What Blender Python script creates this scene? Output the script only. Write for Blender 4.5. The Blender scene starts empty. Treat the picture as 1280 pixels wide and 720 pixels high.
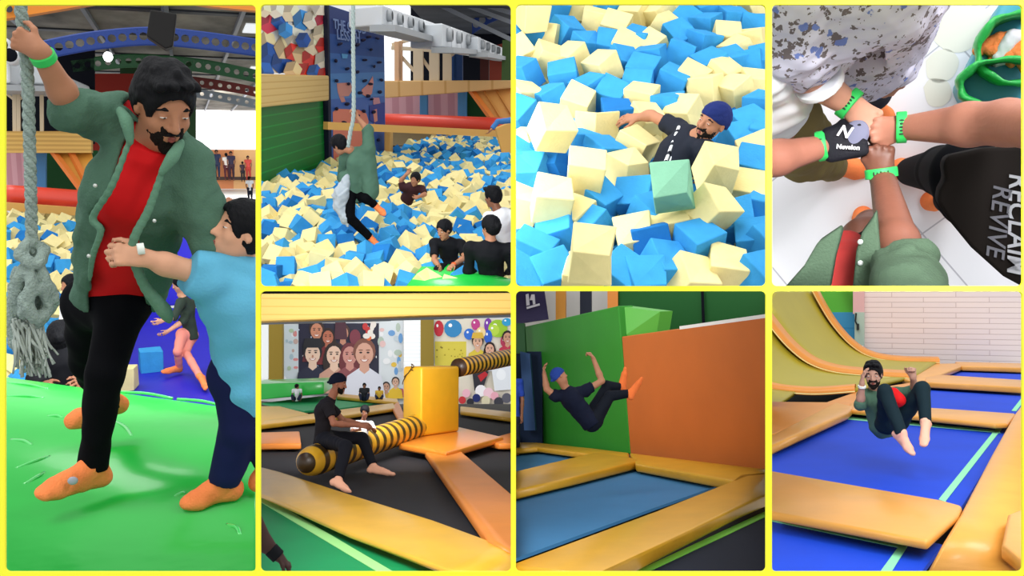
import bpy, bmesh, math, random
import numpy as np
from mathutils import Vector, Matrix, noise
random.seed(7)
SC = bpy.context.scene
COL = SC.collection
F, W, H = 1100.0, 1280.0, 720.0          # focal length in pixels of the 1280x720 frame
CAM = Vector((0.0, 0.0, 1.5))

# ------------------------------------------------------------------ small maths
def A(*v):
    return np.array(v if len(v) > 1 else v[0], dtype=float)
def nrm(v):
    v = np.asarray(v, float); l = np.linalg.norm(v)
    return v / l if l > 1e-9 else v
def lerp(a, b, t):
    return np.asarray(a, float) * (1 - t) + np.asarray(b, float) * t
def rotm(axis, deg):
    return np.array(Matrix.Rotation(math.radians(deg), 3, Vector(axis)))
def frame_from(fwd, up):
    """rows: right, forward, up"""
    f = nrm(fwd); r = nrm(np.cross(f, up)); u = np.cross(r, f)
    return np.array([r, f, u])
def srgb(h):
    if isinstance(h, str):
        h = h.lstrip('#'); c = [int(h[i:i + 2], 16) / 255 for i in (0, 2, 4)]
    else:
        c = [x / 255 for x in h]
    return tuple((x / 12.92 if x <= .04045 else ((x + .055) / 1.055) ** 2.4) for x in c)

# ------------------------------------------------------------------ materials (all procedural)
MATS = {}
def mat(name, col, rough=.6, spec=.3, bump=0, bscale=20, var=0, vscale=4, metal=0, emit=0, coat=0, stretch=None, sub=0):
    if name in MATS: return MATS[name]
    m = bpy.data.materials.new(name); m.use_nodes = True
    nt = m.node_tree; b = nt.nodes['Principled BSDF']
    c = srgb(col)
    b.inputs['Base Color'].default_value = (*c, 1)
    b.inputs['Roughness'].default_value = rough
    b.inputs['Specular IOR Level'].default_value = spec
    b.inputs['Metallic'].default_value = metal
    b.inputs['Coat Weight'].default_value = coat
    b.inputs['Coat Roughness'].default_value = .12
    if emit:
        b.inputs['Emission Color'].default_value = (*c, 1)
        b.inputs['Emission Strength'].default_value = emit
    if bump or var:
        tc = nt.nodes.new('ShaderNodeTexCoord'); mp = nt.nodes.new('ShaderNodeMapping')
        nt.links.new(tc.outputs['Object'], mp.inputs[0])
        if stretch: mp.inputs['Scale'].default_value = stretch
    if bump:
        nz = nt.nodes.new('ShaderNodeTexNoise'); nz.inputs['Scale'].default_value = bscale; nz.inputs['Detail'].default_value = 3
        nt.links.new(mp.outputs[0], nz.inputs['Vector'])
        bp = nt.nodes.new('ShaderNodeBump'); bp.inputs['Strength'].default_value = bump; bp.inputs['Distance'].default_value = .02
        nt.links.new(nz.outputs[0], bp.inputs['Height']); nt.links.new(bp.outputs[0], b.inputs['Normal'])
        if coat: nt.links.new(bp.outputs[0], b.inputs['Coat Normal'])
    if var:
        nz2 = nt.nodes.new('ShaderNodeTexNoise'); nz2.inputs['Scale'].default_value = vscale; nz2.inputs['Detail'].default_value = 4
        nt.links.new(mp.outputs[0], nz2.inputs['Vector'])
        rp = nt.nodes.new('ShaderNodeValToRGB')
        e = rp.color_ramp.elements
        e[0].position = .3; e[1].position = .7
        e[0].color = (*[max(0, x * (1 - var)) for x in c], 1); e[1].color = (*[min(1, x * (1 + var)) for x in c], 1)
        nt.links.new(nz2.outputs[0], rp.inputs[0]); nt.links.new(rp.outputs[0], b.inputs['Base Color'])
    MATS[name] = m
    return m

def stripe_mat(name, c1, c2, scale, axis='X', rough=.6, duty=.5, bump=0, spec=.3, soft=.02, offset=0.):
    """bands across an object axis (object coordinates)"""
    if name in MATS: return MATS[name]
    m = bpy.data.materials.new(name); m.use_nodes = True
    nt = m.node_tree; b = nt.nodes['Principled BSDF']
    tc = nt.nodes.new('ShaderNodeTexCoord'); sx = nt.nodes.new('ShaderNodeSeparateXYZ')
    nt.links.new(tc.outputs['Object'], sx.inputs[0])
    mu = nt.nodes.new('ShaderNodeMath'); mu.operation = 'MULTIPLY_ADD'; mu.inputs[1].default_value = scale; mu.inputs[2].default_value = offset + 1000
    nt.links.new(sx.outputs[axis], mu.inputs[0])
    fr = nt.nodes.new('ShaderNodeMath'); fr.operation = 'FRACT'; nt.links.new(mu.outputs[0], fr.inputs[0])
    rp = nt.nodes.new('ShaderNodeValToRGB'); e = rp.color_ramp.elements
    e[0].position = duty - soft; e[0].color = (*srgb(c1), 1); e[1].position = duty + soft; e[1].color = (*srgb(c2), 1)
    nt.links.new(fr.outputs[0], rp.inputs[0]); nt.links.new(rp.outputs[0], b.inputs['Base Color'])
    b.inputs['Roughness'].default_value = rough; b.inputs['Specular IOR Level'].default_value = spec
    if bump:
        bp = nt.nodes.new('ShaderNodeBump'); bp.inputs['Strength'].default_value = bump; bp.inputs['Distance'].default_value = .02
        nt.links.new(rp.outputs[0], bp.inputs['Height']); nt.links.new(bp.outputs[0], b.inputs['Normal'])
    MATS[name] = m
    return m

def attr_mat(name, rough=.5, spec=.3, coat=0):
    """colours of a print, stored on the mesh"""
    if name in MATS: return MATS[name]
    m = bpy.data.materials.new(name); m.use_nodes = True
    nt = m.node_tree; b = nt.nodes['Principled BSDF']
    at = nt.nodes.new('ShaderNodeAttribute'); at.attribute_name = 'print'
    nt.links.new(at.outputs['Color'], b.inputs['Base Color'])
    b.inputs['Roughness'].default_value = rough; b.inputs['Specular IOR Level'].default_value = spec; b.inputs['Coat Weight'].default_value = coat
    MATS[name] = m
    return m

# ------------------------------------------------------------------ panels: one real set each, in its own metric frame
class Panel:
    """local x right, y forward, z up; the lens stands at local (0,0,h)."""
    def __init__(s, rect, hl=None, hr=None, vx=None, h=1.5, basis=None):
        s.rect = rect; s.h = h
        if basis is None:
            n = s.ray(*hr).cross(s.ray(*hl)).normalized()
            if n.z < 0: n = -n
            t = (vx - hl[0]) / (hr[0] - hl[0])
            fwd = s.ray(vx, hl[1] + t * (hr[1] - hl[1])).normalized()
            right = fwd.cross(n).normalized()
        else:
            right, fwd, n = basis
        R = Matrix((right, fwd, n)).transposed()
        s.R3 = R
        s.M = Matrix.Translation(CAM) @ R.to_4x4() @ Matrix.Translation((0, 0, -h))
        s.Rn = np.array(R); s.eye = A(0, 0, h)
        x0, y0, x1, y1 = rect
        e = 2.6
        x0 -= e; y0 -= e; x1 += e; y1 += e
        c = [s.lray(x0, y0), s.lray(x1, y0), s.lray(x1, y1), s.lray(x0, y1)]
        mid = s.lray((x0 + x1) / 2, (y0 + y1) / 2)
        s.planes = []
        for i in range(4):
            n = nrm(np.cross(c[i], c[(i + 1) % 4]))
            if n @ mid > 0: n = -n
            s.planes.append(n)                    # outward normals through the eye
    @staticmethod
    def ray(px, py):
        return Vector(((px - W / 2) / F, 1.0, (H / 2 - py) / F))
    def lray(s, px, py):
        return np.array(s.R3.transposed() @ s.ray(px, py))
    def g(s, px, py, z=0.0):
        r = s.lray(px, py); t = (z - s.h) / r[2]
        return s.eye + r * t
    def at(s, px, py, d):
        r = s.lray(px, py)
        return s.eye + r * (d / r[1])
    def on(s, px, py, p0, n):
        """pixel -> plane through p0 with normal n"""
        r = s.lray(px, py); n = np.asarray(n, float)
        return s.eye + r * ((np.asarray(p0) - s.eye) @ n / (r @ n))
    def zd(s, px, py, Z):
        """point at distance Z along the lens axis"""
        return s.eye + s.lray(px, py) * Z
    def pix(s, p):
        w = s.R3 @ (Vector(p) - Vector(s.eye))
        return (W / 2 + F * w.x / w.y, H / 2 - F * w.z / w.y)

def to_mesh(name, V, Fc, mats, smooth=False, fmat=None, fcol=None):
    me = bpy.data.meshes.new(name)
    me.from_pydata([tuple(map(float, v)) for v in V], [], [tuple(int(i) for i in f) for f in Fc])
    for m in (mats if isinstance(mats, (list, tuple)) else [mats]): me.materials.append(m)
    if fmat is not None: me.polygons.foreach_set('material_index', list(fmat))
    if smooth: me.polygons.foreach_set('use_smooth', [True] * len(me.polygons))
    if fcol is not None:
        at = me.attributes.new('print', 'FLOAT_COLOR', 'FACE')
        at.data.foreach_set('color', np.array([(*c, 1) for c in fcol], dtype=np.float32).ravel())
    me.update()
    return me

def clip_mesh(P, me, off):
    """cut what runs past the side of its bay (off: where the mesh origin sits in bay space)"""
    n = len(me.vertices)
    co = np.empty(n * 3, np.float64); me.vertices.foreach_get('co', co); co = co.reshape(-1, 3) + off - P.eye
    bad = [pl for pl in P.planes if (co @ pl).max() > 1e-5]
    if not bad: return True
    if any((co @ pl).min() > -1e-6 for pl in bad): return False
    bm = bmesh.new(); bm.from_mesh(me)
    for pl in bad:
        geom = bm.verts[:] + bm.edges[:] + bm.faces[:]
        r = bmesh.ops.bisect_plane(bm, geom=geom, dist=1e-6, plane_co=Vector(P.eye - off), plane_no=Vector(pl), clear_outer=True)
        ed = [e for e in r['geom_cut'] if isinstance(e, bmesh.types.BMEdge) and e.is_valid and e.is_boundary]
        if ed:
            try: bmesh.ops.holes_fill(bm, edges=ed, sides=0)
            except Exception: pass
    if not bm.verts: bm.free(); return False
    bm.to_mesh(me); bm.free(); me.update()
    return len(me.polygons) > 0

def tag(o, label=None, cat=None, group=None, kind=None):
    if label: o['label'] = label
    if cat: o['category'] = cat
    if group: o['group'] = group
    if kind: o['kind'] = kind
    return o

def empty(P, name, base, label, cat, group=None):
    o = bpy.data.objects.new(name, None); COL.objects.link(o)
    o.empty_display_size = .05
    o.matrix_world = P.M @ Matrix.Translation(Vector(base))
    o['base'] = [float(x) for x in base]
    return tag(o, label, cat, group)

def base_of(o):
    return np.array(o['base'][:]) if 'base' in o else np.zeros(3)

def add(P, name, geo, m, parent=None, smooth=False, base=None, label=None, cat=None, group=None, kind=None, fmat=None, fcol=None, clip=True):
    """geo = (verts in bay space, faces); top-level when parent is None"""
    V, Fc = geo
    V = np.asarray(V, float)
    if parent is not None: b = base_of(parent)
    elif base is not None: b = np.asarray(base, float)
    else: b = A((V.min(0) + V.max(0)) / 2); b[2] = V[:, 2].min()
    me = to_mesh(name, V - b, Fc, m, smooth, fmat, fcol)
    if clip and not clip_mesh(P, me, b):
        bpy.data.meshes.remove(me); return None
    o = bpy.data.objects.new(name, me); COL.objects.link(o)
    o['base'] = [float(x) for x in b]
    if parent is not None:
        o.parent = parent
    else:
        o.matrix_world = P.M @ Matrix.Translation(Vector(b))
    return tag(o, label, cat, group, kind)

# ------------------------------------------------------------------ geometry makers: (verts, faces)
def join(*gs):
    V, Fc, n = [], [], 0
    for v, f in gs:
        V.extend(np.asarray(v).tolist()); Fc.extend([[i + n for i in q] for q in f]); n += len(v)
    return np.array(V), Fc

def box(c, size, R=None, bevel=.0, seg=2):
    """R rows are the box axes"""
    bm = bmesh.new(); bmesh.ops.create_cube(bm, size=1.0)
    for v in bm.verts: v.co = Vector((v.co.x * size[0], v.co.y * size[1], v.co.z * size[2]))
    if bevel:
        bmesh.ops.bevel(bm, geom=bm.edges[:], offset=min(bevel, min(size) * .45), segments=seg, affect='EDGES', profile=.5)
    V = np.array([v.co[:] for v in bm.verts]); bm.verts.index_update()
    Fc = [[v.index for v in f.verts] for f in bm.faces]; bm.free()
    if R is not None: V = V @ np.asarray(R)
    return V + np.asarray(c), Fc

def beam(a, b, w, t, up=(0, 0, 1), bevel=0.0):
    """bar of width w (sideways) and thickness t (along up) from a to b"""
    a = np.asarray(a, float); b = np.asarray(b, float)
    y = nrm(b - a); x = nrm(np.cross(y, up)); z = np.cross(x, y)
    return box((a + b) / 2, (w, np.linalg.norm(b - a), t), np.array([x, y, z]), bevel)

def tube(path, r, n=10, caps=True, flat=None):
    path = np.asarray(path, float); m = len(path)
    r = np.full(m, r) if np.isscalar(r) else np.asarray(r, float)
    T = np.gradient(path, axis=0) if m > 2 else np.array([path[-1] - path[0]] * m)
    T = np.array([nrm(t) for t in T])
    up = A(0, 0, 1.) if abs(T[0][2]) < .9 else A(1., 0, 0)
    x = nrm(np.cross(T[0], up)); V = []
    for i in range(m):
        x = nrm(x - T[i] * (x @ T[i])); y = np.cross(T[i], x)
        for k in range(n):
            a = 2 * math.pi * k / n
            V.append(path[i] + r[i] * (math.cos(a) * x + math.sin(a) * y))
    Fc = [[i * n + k, i * n + (k + 1) % n, (i + 1) * n + (k + 1) % n, (i + 1) * n + k] for i in range(m - 1) for k in range(n)]
    if caps:
        Fc.append(list(range(n))[::-1]); Fc.append([(m - 1) * n + k for k in range(n)])
    return np.array(V), Fc

def spline(pts, n=8):
    """Catmull-Rom through the points"""
    p = np.asarray(pts, float); p = np.vstack([2 * p[0] - p[1], p, 2 * p[-1] - p[-2]]); out = []
    for i in range(1, len(p) - 2):
        for j in range(n):
            t = j / n
            out.append(.5 * ((2 * p[i]) + (-p[i - 1] + p[i + 1]) * t + (2 * p[i - 1] - 5 * p[i] + 4 * p[i + 1] - p[i + 2]) * t * t + (-p[i - 1] + 3 * p[i] - 3 * p[i + 1] + p[i + 2]) * t ** 3))
    out.append(p[-2])
    return np.array(out)

def prism(poly, vec):
    """polygon (3D points in order) extruded along vec"""
    p = np.asarray(poly, float); n = len(p); vec = np.asarray(vec, float)
    nn = np.zeros(3)
    for i in range(n): nn += np.cross(p[i] - p[0], p[(i + 1) % n] - p[0])
    if nn @ vec > 0: p = p[::-1]
    V = np.vstack([p, p + vec])
    Fc = [list(range(n)), [n + i for i in range(n)][::-1]] + [[(i + 1) % n, i, n + i, n + (i + 1) % n] for i in range(n)]
    return V, Fc

def bevelled(geo, w, seg=2):
    V, Fc = geo
    bm = bmesh.new(); vs = [bm.verts.new(v) for v in V]
    for f in Fc:
        try: bm.faces.new([vs[i] for i in f])
        except ValueError: pass
    bmesh.ops.recalc_face_normals(bm, faces=bm.faces[:])
    es = [e for e in bm.edges if len(e.link_faces) == 2 and e.calc_face_angle(0) > .35]
    bmesh.ops.bevel(bm, geom=es, offset=w, segments=seg, affect='EDGES', profile=.5, clamp_overlap=True)
    bm.verts.index_update()
    r = np.array([v.co[:] for v in bm.verts]), [[v.index for v in f.verts] for f in bm.faces]
    bm.free(); return r

def ellipsoid(c, r, R=None, n=16):
    V, Fc = [], []
    for i in range(n // 2 + 1):
        th = math.pi * i / (n // 2)
        for k in range(n):
            ph = 2 * math.pi * k / n
            V.append((r[0] * math.sin(th) * math.cos(ph), r[1] * math.sin(th) * math.sin(ph), r[2] * math.cos(th)))
    for i in range(n // 2):
        for k in range(n):
            Fc.append([i * n + k, (i + 1) * n + k, (i + 1) * n + (k + 1) % n, i * n + (k + 1) % n])
    V = np.array(V)
    if R is not None: V = V @ np.asarray(R)
    return V + np.asarray(c), Fc

def sheet(fn, nu, nv, thick=0.):
    """grid surface fn(u,v) in 0..1"""
    V = [fn(i / nu, j / nv) for i in range(nu + 1) for j in range(nv + 1)]
    Fc = [[i * (nv + 1) + j, (i + 1) * (nv + 1) + j, (i + 1) * (nv + 1) + j + 1, i * (nv + 1) + j + 1] for i in range(nu) for j in range(nv)]
    V = np.array(V)
    if thick:
        n = len(V); N = np.zeros_like(V)
        for f in Fc:
            k = np.cross(V[f[1]] - V[f[0]], V[f[3]] - V[f[0]])
            for i in f: N[i] += k
        N = np.array([nrm(x) for x in N])
        V2 = V - N * thick
        side = []
        ring = [i * (nv + 1) for i in range(nu + 1)] + [nu * (nv + 1) + j for j in range(1, nv + 1)] + [i * (nv + 1) + nv for i in range(nu - 1, -1, -1)] + [j for j in range(nv - 1, 0, -1)]
        for a, b in zip(ring, ring[1:] + ring[:1]): side.append([b, a, a + n, b + n])
        return np.vstack([V, V2]), Fc + [[i + n for i in f[::-1]] for f in Fc] + side
    return V, Fc

def text_geo(s, size, o, xdir, ydir, depth=.004, bold=0., shear=0.):
    cu = bpy.data.curves.new('t', 'FONT'); cu.body = s; cu.size = size; cu.extrude = depth; cu.offset = bold; cu.shear = shear; cu.align_x = 'CENTER'; cu.align_y = 'CENTER'; cu.resolution_u = 3
    ob = bpy.data.objects.new('t', cu); COL.objects.link(ob)
    dg = bpy.context.evaluated_depsgraph_get(); me = bpy.data.meshes.new_from_object(ob.evaluated_get(dg))
    V = np.array([v.co[:] for v in me.vertices]).reshape(-1, 3); Fc = [list(p.vertices) for p in me.polygons]
    bpy.data.objects.remove(ob); bpy.data.curves.remove(cu); bpy.data.meshes.remove(me)
    x = nrm(xdir); y = nrm(ydir); z = np.cross(x, y)
    return V @ np.array([x, y, z]) + np.asarray(o), Fc

def rounded_rect(x0, y0, x1, y1, r, n=5):
    out = []
    for cx, cy, a0 in ((x1 - r, y1 - r, 0), (x0 + r, y1 - r, 90), (x0 + r, y0 + r, 180), (x1 - r, y0 + r, 270)):
        for k in range(n + 1):
            a = math.radians(a0 + 90 * k / n); out.append((cx + r * math.cos(a), cy + r * math.sin(a)))
    return out

def printed(P, shapes, p0, n, step=.0012):
    """flat print: list of (pixel polygon, colour) laid in thin layers on the plane through p0; n faces the viewer"""
    V, Fc, col = [], [], []
    n = nrm(n)
    for i, (poly, c) in enumerate(shapes):
        b = len(V)
        off = n * step * (i + 1)
        for q in poly: V.append(P.on(q[0], q[1], np.asarray(p0) + off, n))
        Fc.append(list(range(b, b + len(poly)))); col.append(srgb(c))
    return (np.array(V), Fc), col

def oval(cx, cy, rx, ry, n=14, rot=0.):
    a = math.radians(rot); o = []
    for k in range(n):
        t = 2 * math.pi * k / n; x = rx * math.cos(t); y = ry * math.sin(t)
        o.append((cx + x * math.cos(a) - y * math.sin(a), cy + x * math.sin(a) + y * math.cos(a)))
    return o

# ------------------------------------------------------------------ soft solids (blended distance fields) for bodies and cloth
class Soft:
    def __init__(s, h): s.h = h; s.ops = []; s.dis = []; s.lo = np.full(3, 1e9); s.hi = np.full(3, -1e9)
    def _grow(s, lo, hi): s.lo = np.minimum(s.lo, lo); s.hi = np.maximum(s.hi, hi)
    def cone(s, a, b, ra, rb=None, k=.02, flat=None, op='+', capa=False, capb=False):
        a = np.asarray(a, float); b = np.asarray(b, float); rb = ra if rb is None else rb; R = max(ra, rb)
        lo = np.minimum(a, b) - R; hi = np.maximum(a, b) + R
        if op == '+': s._grow(lo, hi)
        s.ops.append(('cone', op, k, lo, hi, (a, b, ra, rb, flat, capa, capb))); return s
    def chain(s, pts, rs, **kw):
        for i in range(len(pts) - 1): s.cone(pts[i], pts[i + 1], rs[i], rs[i + 1], **kw)
        return s
    def ell(s, c, r, R=None, k=.02, op='+'):
        c = np.asarray(c, float); R = np.eye(3) if R is None else np.asarray(R); m = max(r)
        if op == '+': s._grow(c - m, c + m)
        s.ops.append(('ell', op, k, c - m, c + m, (c, np.asarray(r, float), R))); return s
    def box(s, c, hs, R=None, rad=.01, k=.01, op='+'):
        c = np.asarray(c, float); R = np.eye(3) if R is None else np.asarray(R); m = float(np.linalg.norm(hs))
        if op == '+': s._grow(c - m, c + m)
        s.ops.append(('box', op, k, c - m, c + m, (c, np.asarray(hs, float), R, rad))); return s
    def poly(s, pts, y0, y1, k=.005, op='-'):
        """prism with an x,z outline between two depths"""
        p = np.asarray(pts, float); lo = A(p[:, 0].min(), y0, p[:, 1].min()); hi = A(p[:, 0].max(), y1, p[:, 1].max())
        if op == '+': s._grow(lo, hi)
        s.ops.append(('poly', op, k, lo, hi, (p, y0, y1))); return s
    def cut(s, p, n, c=None, rad=9.):
        """drop what lies beyond p along n (only within rad of c)"""
        c = np.asarray(p if c is None else c, float)
        s.ops.append(('cut', 'x', 0, c - rad, c + rad, (np.asarray(p, float), nrm(n)))); return s
    def wrinkle(s, amp, freq, seed=0, stretch=(1, 1, 1)): s.dis.append((amp, freq, seed, stretch)); return s
    @staticmethod
    def _d(kind, X, Y, Z, q):
        if kind == 'cone':
            a, b, ra, rb, flat, ca, cb = q
            ab = b - a; L2 = ab @ ab + 1e-12
            x = X - a[0]; y = Y - a[1]; z = Z - a[2]
            t = (x * ab[0] + y * ab[1] + z * ab[2]) / L2
            tc = np.clip(t, 0, 1)
            dx = x - tc * ab[0]; dy = y - tc * ab[1]; dz = z - tc * ab[2]
            if flat is not None:
                n, sc = flat; dn = dx * n[0] + dy * n[1] + dz * n[2]; g = 1 / sc - 1
                dx = dx + n[0] * dn * g; dy = dy + n[1] * dn * g; dz = dz + n[2] * dn * g
            d = np.sqrt(dx * dx + dy * dy + dz * dz) - (ra + (rb - ra) * tc)
            L = math.sqrt(L2)
            if ca: d = np.maximum(d, -t * L)
            if cb: d = np.maximum(d, (t - 1) * L)
            return d
        if kind == 'ell':
            c, r, R = q
            x = X - c[0]; y = Y - c[1]; z = Z - c[2]
            u = (x * R[0, 0] + y * R[0, 1] + z * R[0, 2]) / r[0]; v = (x * R[1, 0] + y * R[1, 1] + z * R[1, 2]) / r[1]; w = (x * R[2, 0] + y * R[2, 1] + z * R[2, 2]) / r[2]
            k0 = np.sqrt(u * u + v * v + w * w); k1 = np.sqrt((u / r[0]) ** 2 + (v / r[1]) ** 2 + (w / r[2]) ** 2) + 1e-9
            return np.where(k0 < .05, -min(r), k0 * (k0 - 1) / k1)
        if kind == 'box':
            c, hs, R, rad = q
            x = X - c[0]; y = Y - c[1]; z = Z - c[2]
            e = [np.abs(x * R[i, 0] + y * R[i, 1] + z * R[i, 2]) - (hs[i] - rad) for i in range(3)]
            o = np.sqrt(sum(np.maximum(v, 0) ** 2 for v in e))
            return o + np.minimum(np.maximum(np.maximum(e[0], e[1]), e[2]), 0) - rad
        if kind == 'poly':
            p, y0, y1 = q
            x = X + 0 * Z; z = Z + 0 * X
            d = np.full(np.broadcast(x, z).shape, 1e9); sg = np.ones_like(d); n = len(p)
            for i in range(n):
                a = p[i]; b = p[i - 1]; e = b - a; wx = x - a[0]; wz = z - a[1]
                t = np.clip((wx * e[0] + wz * e[1]) / (e @ e), 0, 1)
                d = np.minimum(d, (wx - e[0] * t) ** 2 + (wz - e[1] * t) ** 2)
                c1 = z >= a[1]; c2 = z < b[1]; c3 = e[0] * wz > e[1] * wx
                fl = (c1 & c2 & c3) | (~c1 & ~c2 & ~c3)
                sg = np.where(fl, -sg, sg)
            d2 = sg * np.sqrt(d)
            return np.maximum(d2, np.maximum(y0 - Y, Y - y1))
        p, n = q
        return (X - p[0]) * n[0] + (Y - p[1]) * n[1] + (Z - p[2]) * n[2]
    def build(s):
        h = s.h; m = 3 * h + .01
        lo = s.lo - m; hi = s.hi + m
        n = np.ceil((hi - lo) / h).astype(int) + 1
        f = np.full(n, 1.0, np.float32)
        ax = [(lo[i] + h * np.arange(n[i])).astype(np.float32) for i in range(3)]
        for kind, op, k, a, b, q in s.ops:
            mg = k + 3 * h
            i0 = np.maximum(np.floor((a - mg - lo) / h).astype(int), 0); i1 = np.minimum(np.ceil((b + mg - lo) / h).astype(int) + 1, n)
            if (i1 <= i0).any(): continue
            sl = tuple(slice(i0[i], i1[i]) for i in range(3))
            X = ax[0][sl[0]][:, None, None]; Y = ax[1][sl[1]][None, :, None]; Z = ax[2][sl[2]][None, None, :]
            d = s._d(kind, X, Y, Z, q); g = f[sl]
            if op == '+':
                r = np.minimum(g, d)
                if k: e = np.maximum(k - np.abs(g - d), 0); r = r - e * e / (4 * k)
            elif op == '-':
                d = -d; r = np.maximum(g, d)
                if k: e = np.maximum(k - np.abs(g - d), 0); r = r + e * e / (4 * k)
            else:
                r = np.maximum(g, d)
            f[sl] = r
        for amp, fr, seed, st in s.dis:
            rg = np.random.RandomState(seed); w = 0
            X = ax[0][:, None, None]; Y = ax[1][None, :, None]; Z = ax[2][None, None, :]
            for j in range(4):
                v = nrm(rg.randn(3)) * fr * (1 + .7 * j) / np.asarray(st)
                w = w + np.sin(v[0] * X + v[1] * Y + v[2] * Z + rg.rand() * 6.28 + 1.3 * np.sin(v[1] * X * .6 + v[2] * Y * .5 + v[0] * Z * .7)) / (1 + .5 * j)
            near = np.abs(f) < 4 * h + amp * 3
            f = np.where(near, f + amp * w, f).astype(np.float32)
        return nets(f, lo, h)

def nets(f, lo, h):
    s = f < 0
    c = np.zeros(tuple(np.array(f.shape) - 1), np.int8)
    sl = lambda d: tuple(slice(d[i], f.shape[i] - 1 + d[i]) for i in range(3))
    cor = [(i, j, k) for i in (0, 1) for j in (0, 1) for k in (0, 1)]
    for d in cor: c += s[sl(d)]
    idx = np.argwhere((c > 0) & (c < 8))
    acc = np.zeros((len(idx), 3)); cnt = np.zeros(len(idx))
    for a in cor:
        for ax in range(3):
            if a[ax]: continue
            b = list(a); b[ax] = 1
            ia = idx + a; ib = idx + b
            va = f[ia[:, 0], ia[:, 1], ia[:, 2]].astype(float); vb = f[ib[:, 0], ib[:, 1], ib[:, 2]].astype(float)
            x = (va < 0) != (vb < 0)
            t = np.where(x, va / np.where(x, va - vb, 1), 0)
            p = np.tile(np.array(a, float), (len(idx), 1)); p[:, ax] = t
            acc += p * x[:, None]; cnt += x
    V = (idx + acc / cnt[:, None]) * h + lo
    ids = np.full(c.shape, -1, np.int64); ids[idx[:, 0], idx[:, 1], idx[:, 2]] = np.arange(len(idx))
    Q = []
    for ax in range(3):
        u, v = (ax + 1) % 3, (ax + 2) % 3
        d = [slice(None)] * 3; e = [slice(None)] * 3
        d[ax] = slice(0, -1); e[ax] = slice(1, None)
        sa = s[tuple(d)]; sb = s[tuple(e)]
        w = np.argwhere(sa != sb)
        ok = (w[:, u] > 0) & (w[:, v] > 0) & (w[:, u] < f.shape[u] - 1) & (w[:, v] < f.shape[v] - 1)
        w = w[ok]
        if not len(w): continue
        def cell(du, dv):
            q = w.copy(); q[:, u] -= du; q[:, v] -= dv
            return ids[q[:, 0], q[:, 1], q[:, 2]]
        q = np.stack([cell(1, 1), cell(0, 1), cell(0, 0), cell(1, 0)], 1)
        inside = sa[w[:, 0], w[:, 1], w[:, 2]]
        q[~inside] = q[~inside][:, ::-1]
        Q.append(q)
    Q = np.vstack(Q)
    Q = Q[(Q >= 0).all(1)]
    return V, Q.tolist()
# ------------------------------------------------------------------ people
SKIN = lambda: mat('skin_tan', '#b07a5c', .55, .3, bump=.06, bscale=60, var=.06, vscale=12)
SKIN_D = lambda: mat('skin_brown', '#8a5a42', .5, .35, bump=.06, bscale=60, var=.08, vscale=12)
SKIN_L = lambda: mat('skin_light', '#d9a283', .55, .3, bump=.05, bscale=60, var=.05, vscale=12)
HAIR = lambda: mat('hair_black', '#0b0c11', .7, .18, bump=.4, bscale=90, stretch=(1, 1, .25))
SOCK = lambda: mat('sock_orange', '#ff8a50', .85, .15, bump=.25, bscale=140, var=.12, vscale=14)

def hand(S, w, d, palm, side, curl=20, s=1.0, thumb=35, thumbcurl=20, spread=4, k=.006, rad=1.0):
    """w wrist, d direction of the fingers, palm: way the palm faces (fingers bend to it), side: direction of the thumb"""
    d = nrm(d); palm = nrm(np.asarray(palm, float) - d * (np.asarray(palm) @ d)); ac = nrm(np.cross(d, palm))
    if ac @ np.asarray(side, float) < 0: ac = -ac
    R = np.array([ac, d, palm])
    S.cone(w - d * .01 * s, w + d * .03 * s, .027 * s * rad, .03 * s * rad, k=.02 * s, flat=(palm, .72))
    S.box(w + d * .045 * s, (.03 * s, .04 * s, .013 * s * rad), R, .011 * s, k=.02 * s)
    for i, (o, l) in enumerate(((.031, .92), (.0105, 1.0), (-.0105, .95), (-.03, .76))):
        p = w + d * (.09 - .006 * abs(i - 1)) * s + ac * o * s
        fd = nrm(d + ac * math.tan(math.radians(spread * (1.5 - i)))); r = (.0098, .0100, .0096, .0086)[i] * s * rad
        S.cone(w + ac * o * .5 * s + d * .012 * s, p, .0155 * s * rad, .0118 * s * rad, k=.006 * s)
        S.ell(p - palm * .005 * s, (.0105 * s, .014 * s, .0125 * s), R, k=.003 * s)
        ang = 0
        for j, (ln, c) in enumerate(((.044, curl), (.027, curl * 1.15), (.022, curl * .8))):
            ang += c
            dd = fd * math.cos(math.radians(ang)) + palm * math.sin(math.radians(ang))
            q = p + dd * ln * l * s
            S.cone(p, q, r, r * .93, k=k * s if j else .006 * s); p = q; r *= .93
    p = w + d * .022 * s + ac * .028 * s
    ang = thumb; r = .0125 * s * rad
    for j, (ln, c) in enumerate(((.042, 0), (.032, thumbcurl), (.026, thumbcurl))):
        ang -= c
        dd = nrm(d * math.cos(math.radians(ang)) + ac * math.sin(math.radians(ang)) + palm * (.25 + .3 * j * thumbcurl / 30))
        q = p + dd * ln * s
        S.cone(p, q, r, r * .88, k=.012 * s if j == 0 else k * s); p = q; r *= .88

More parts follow.
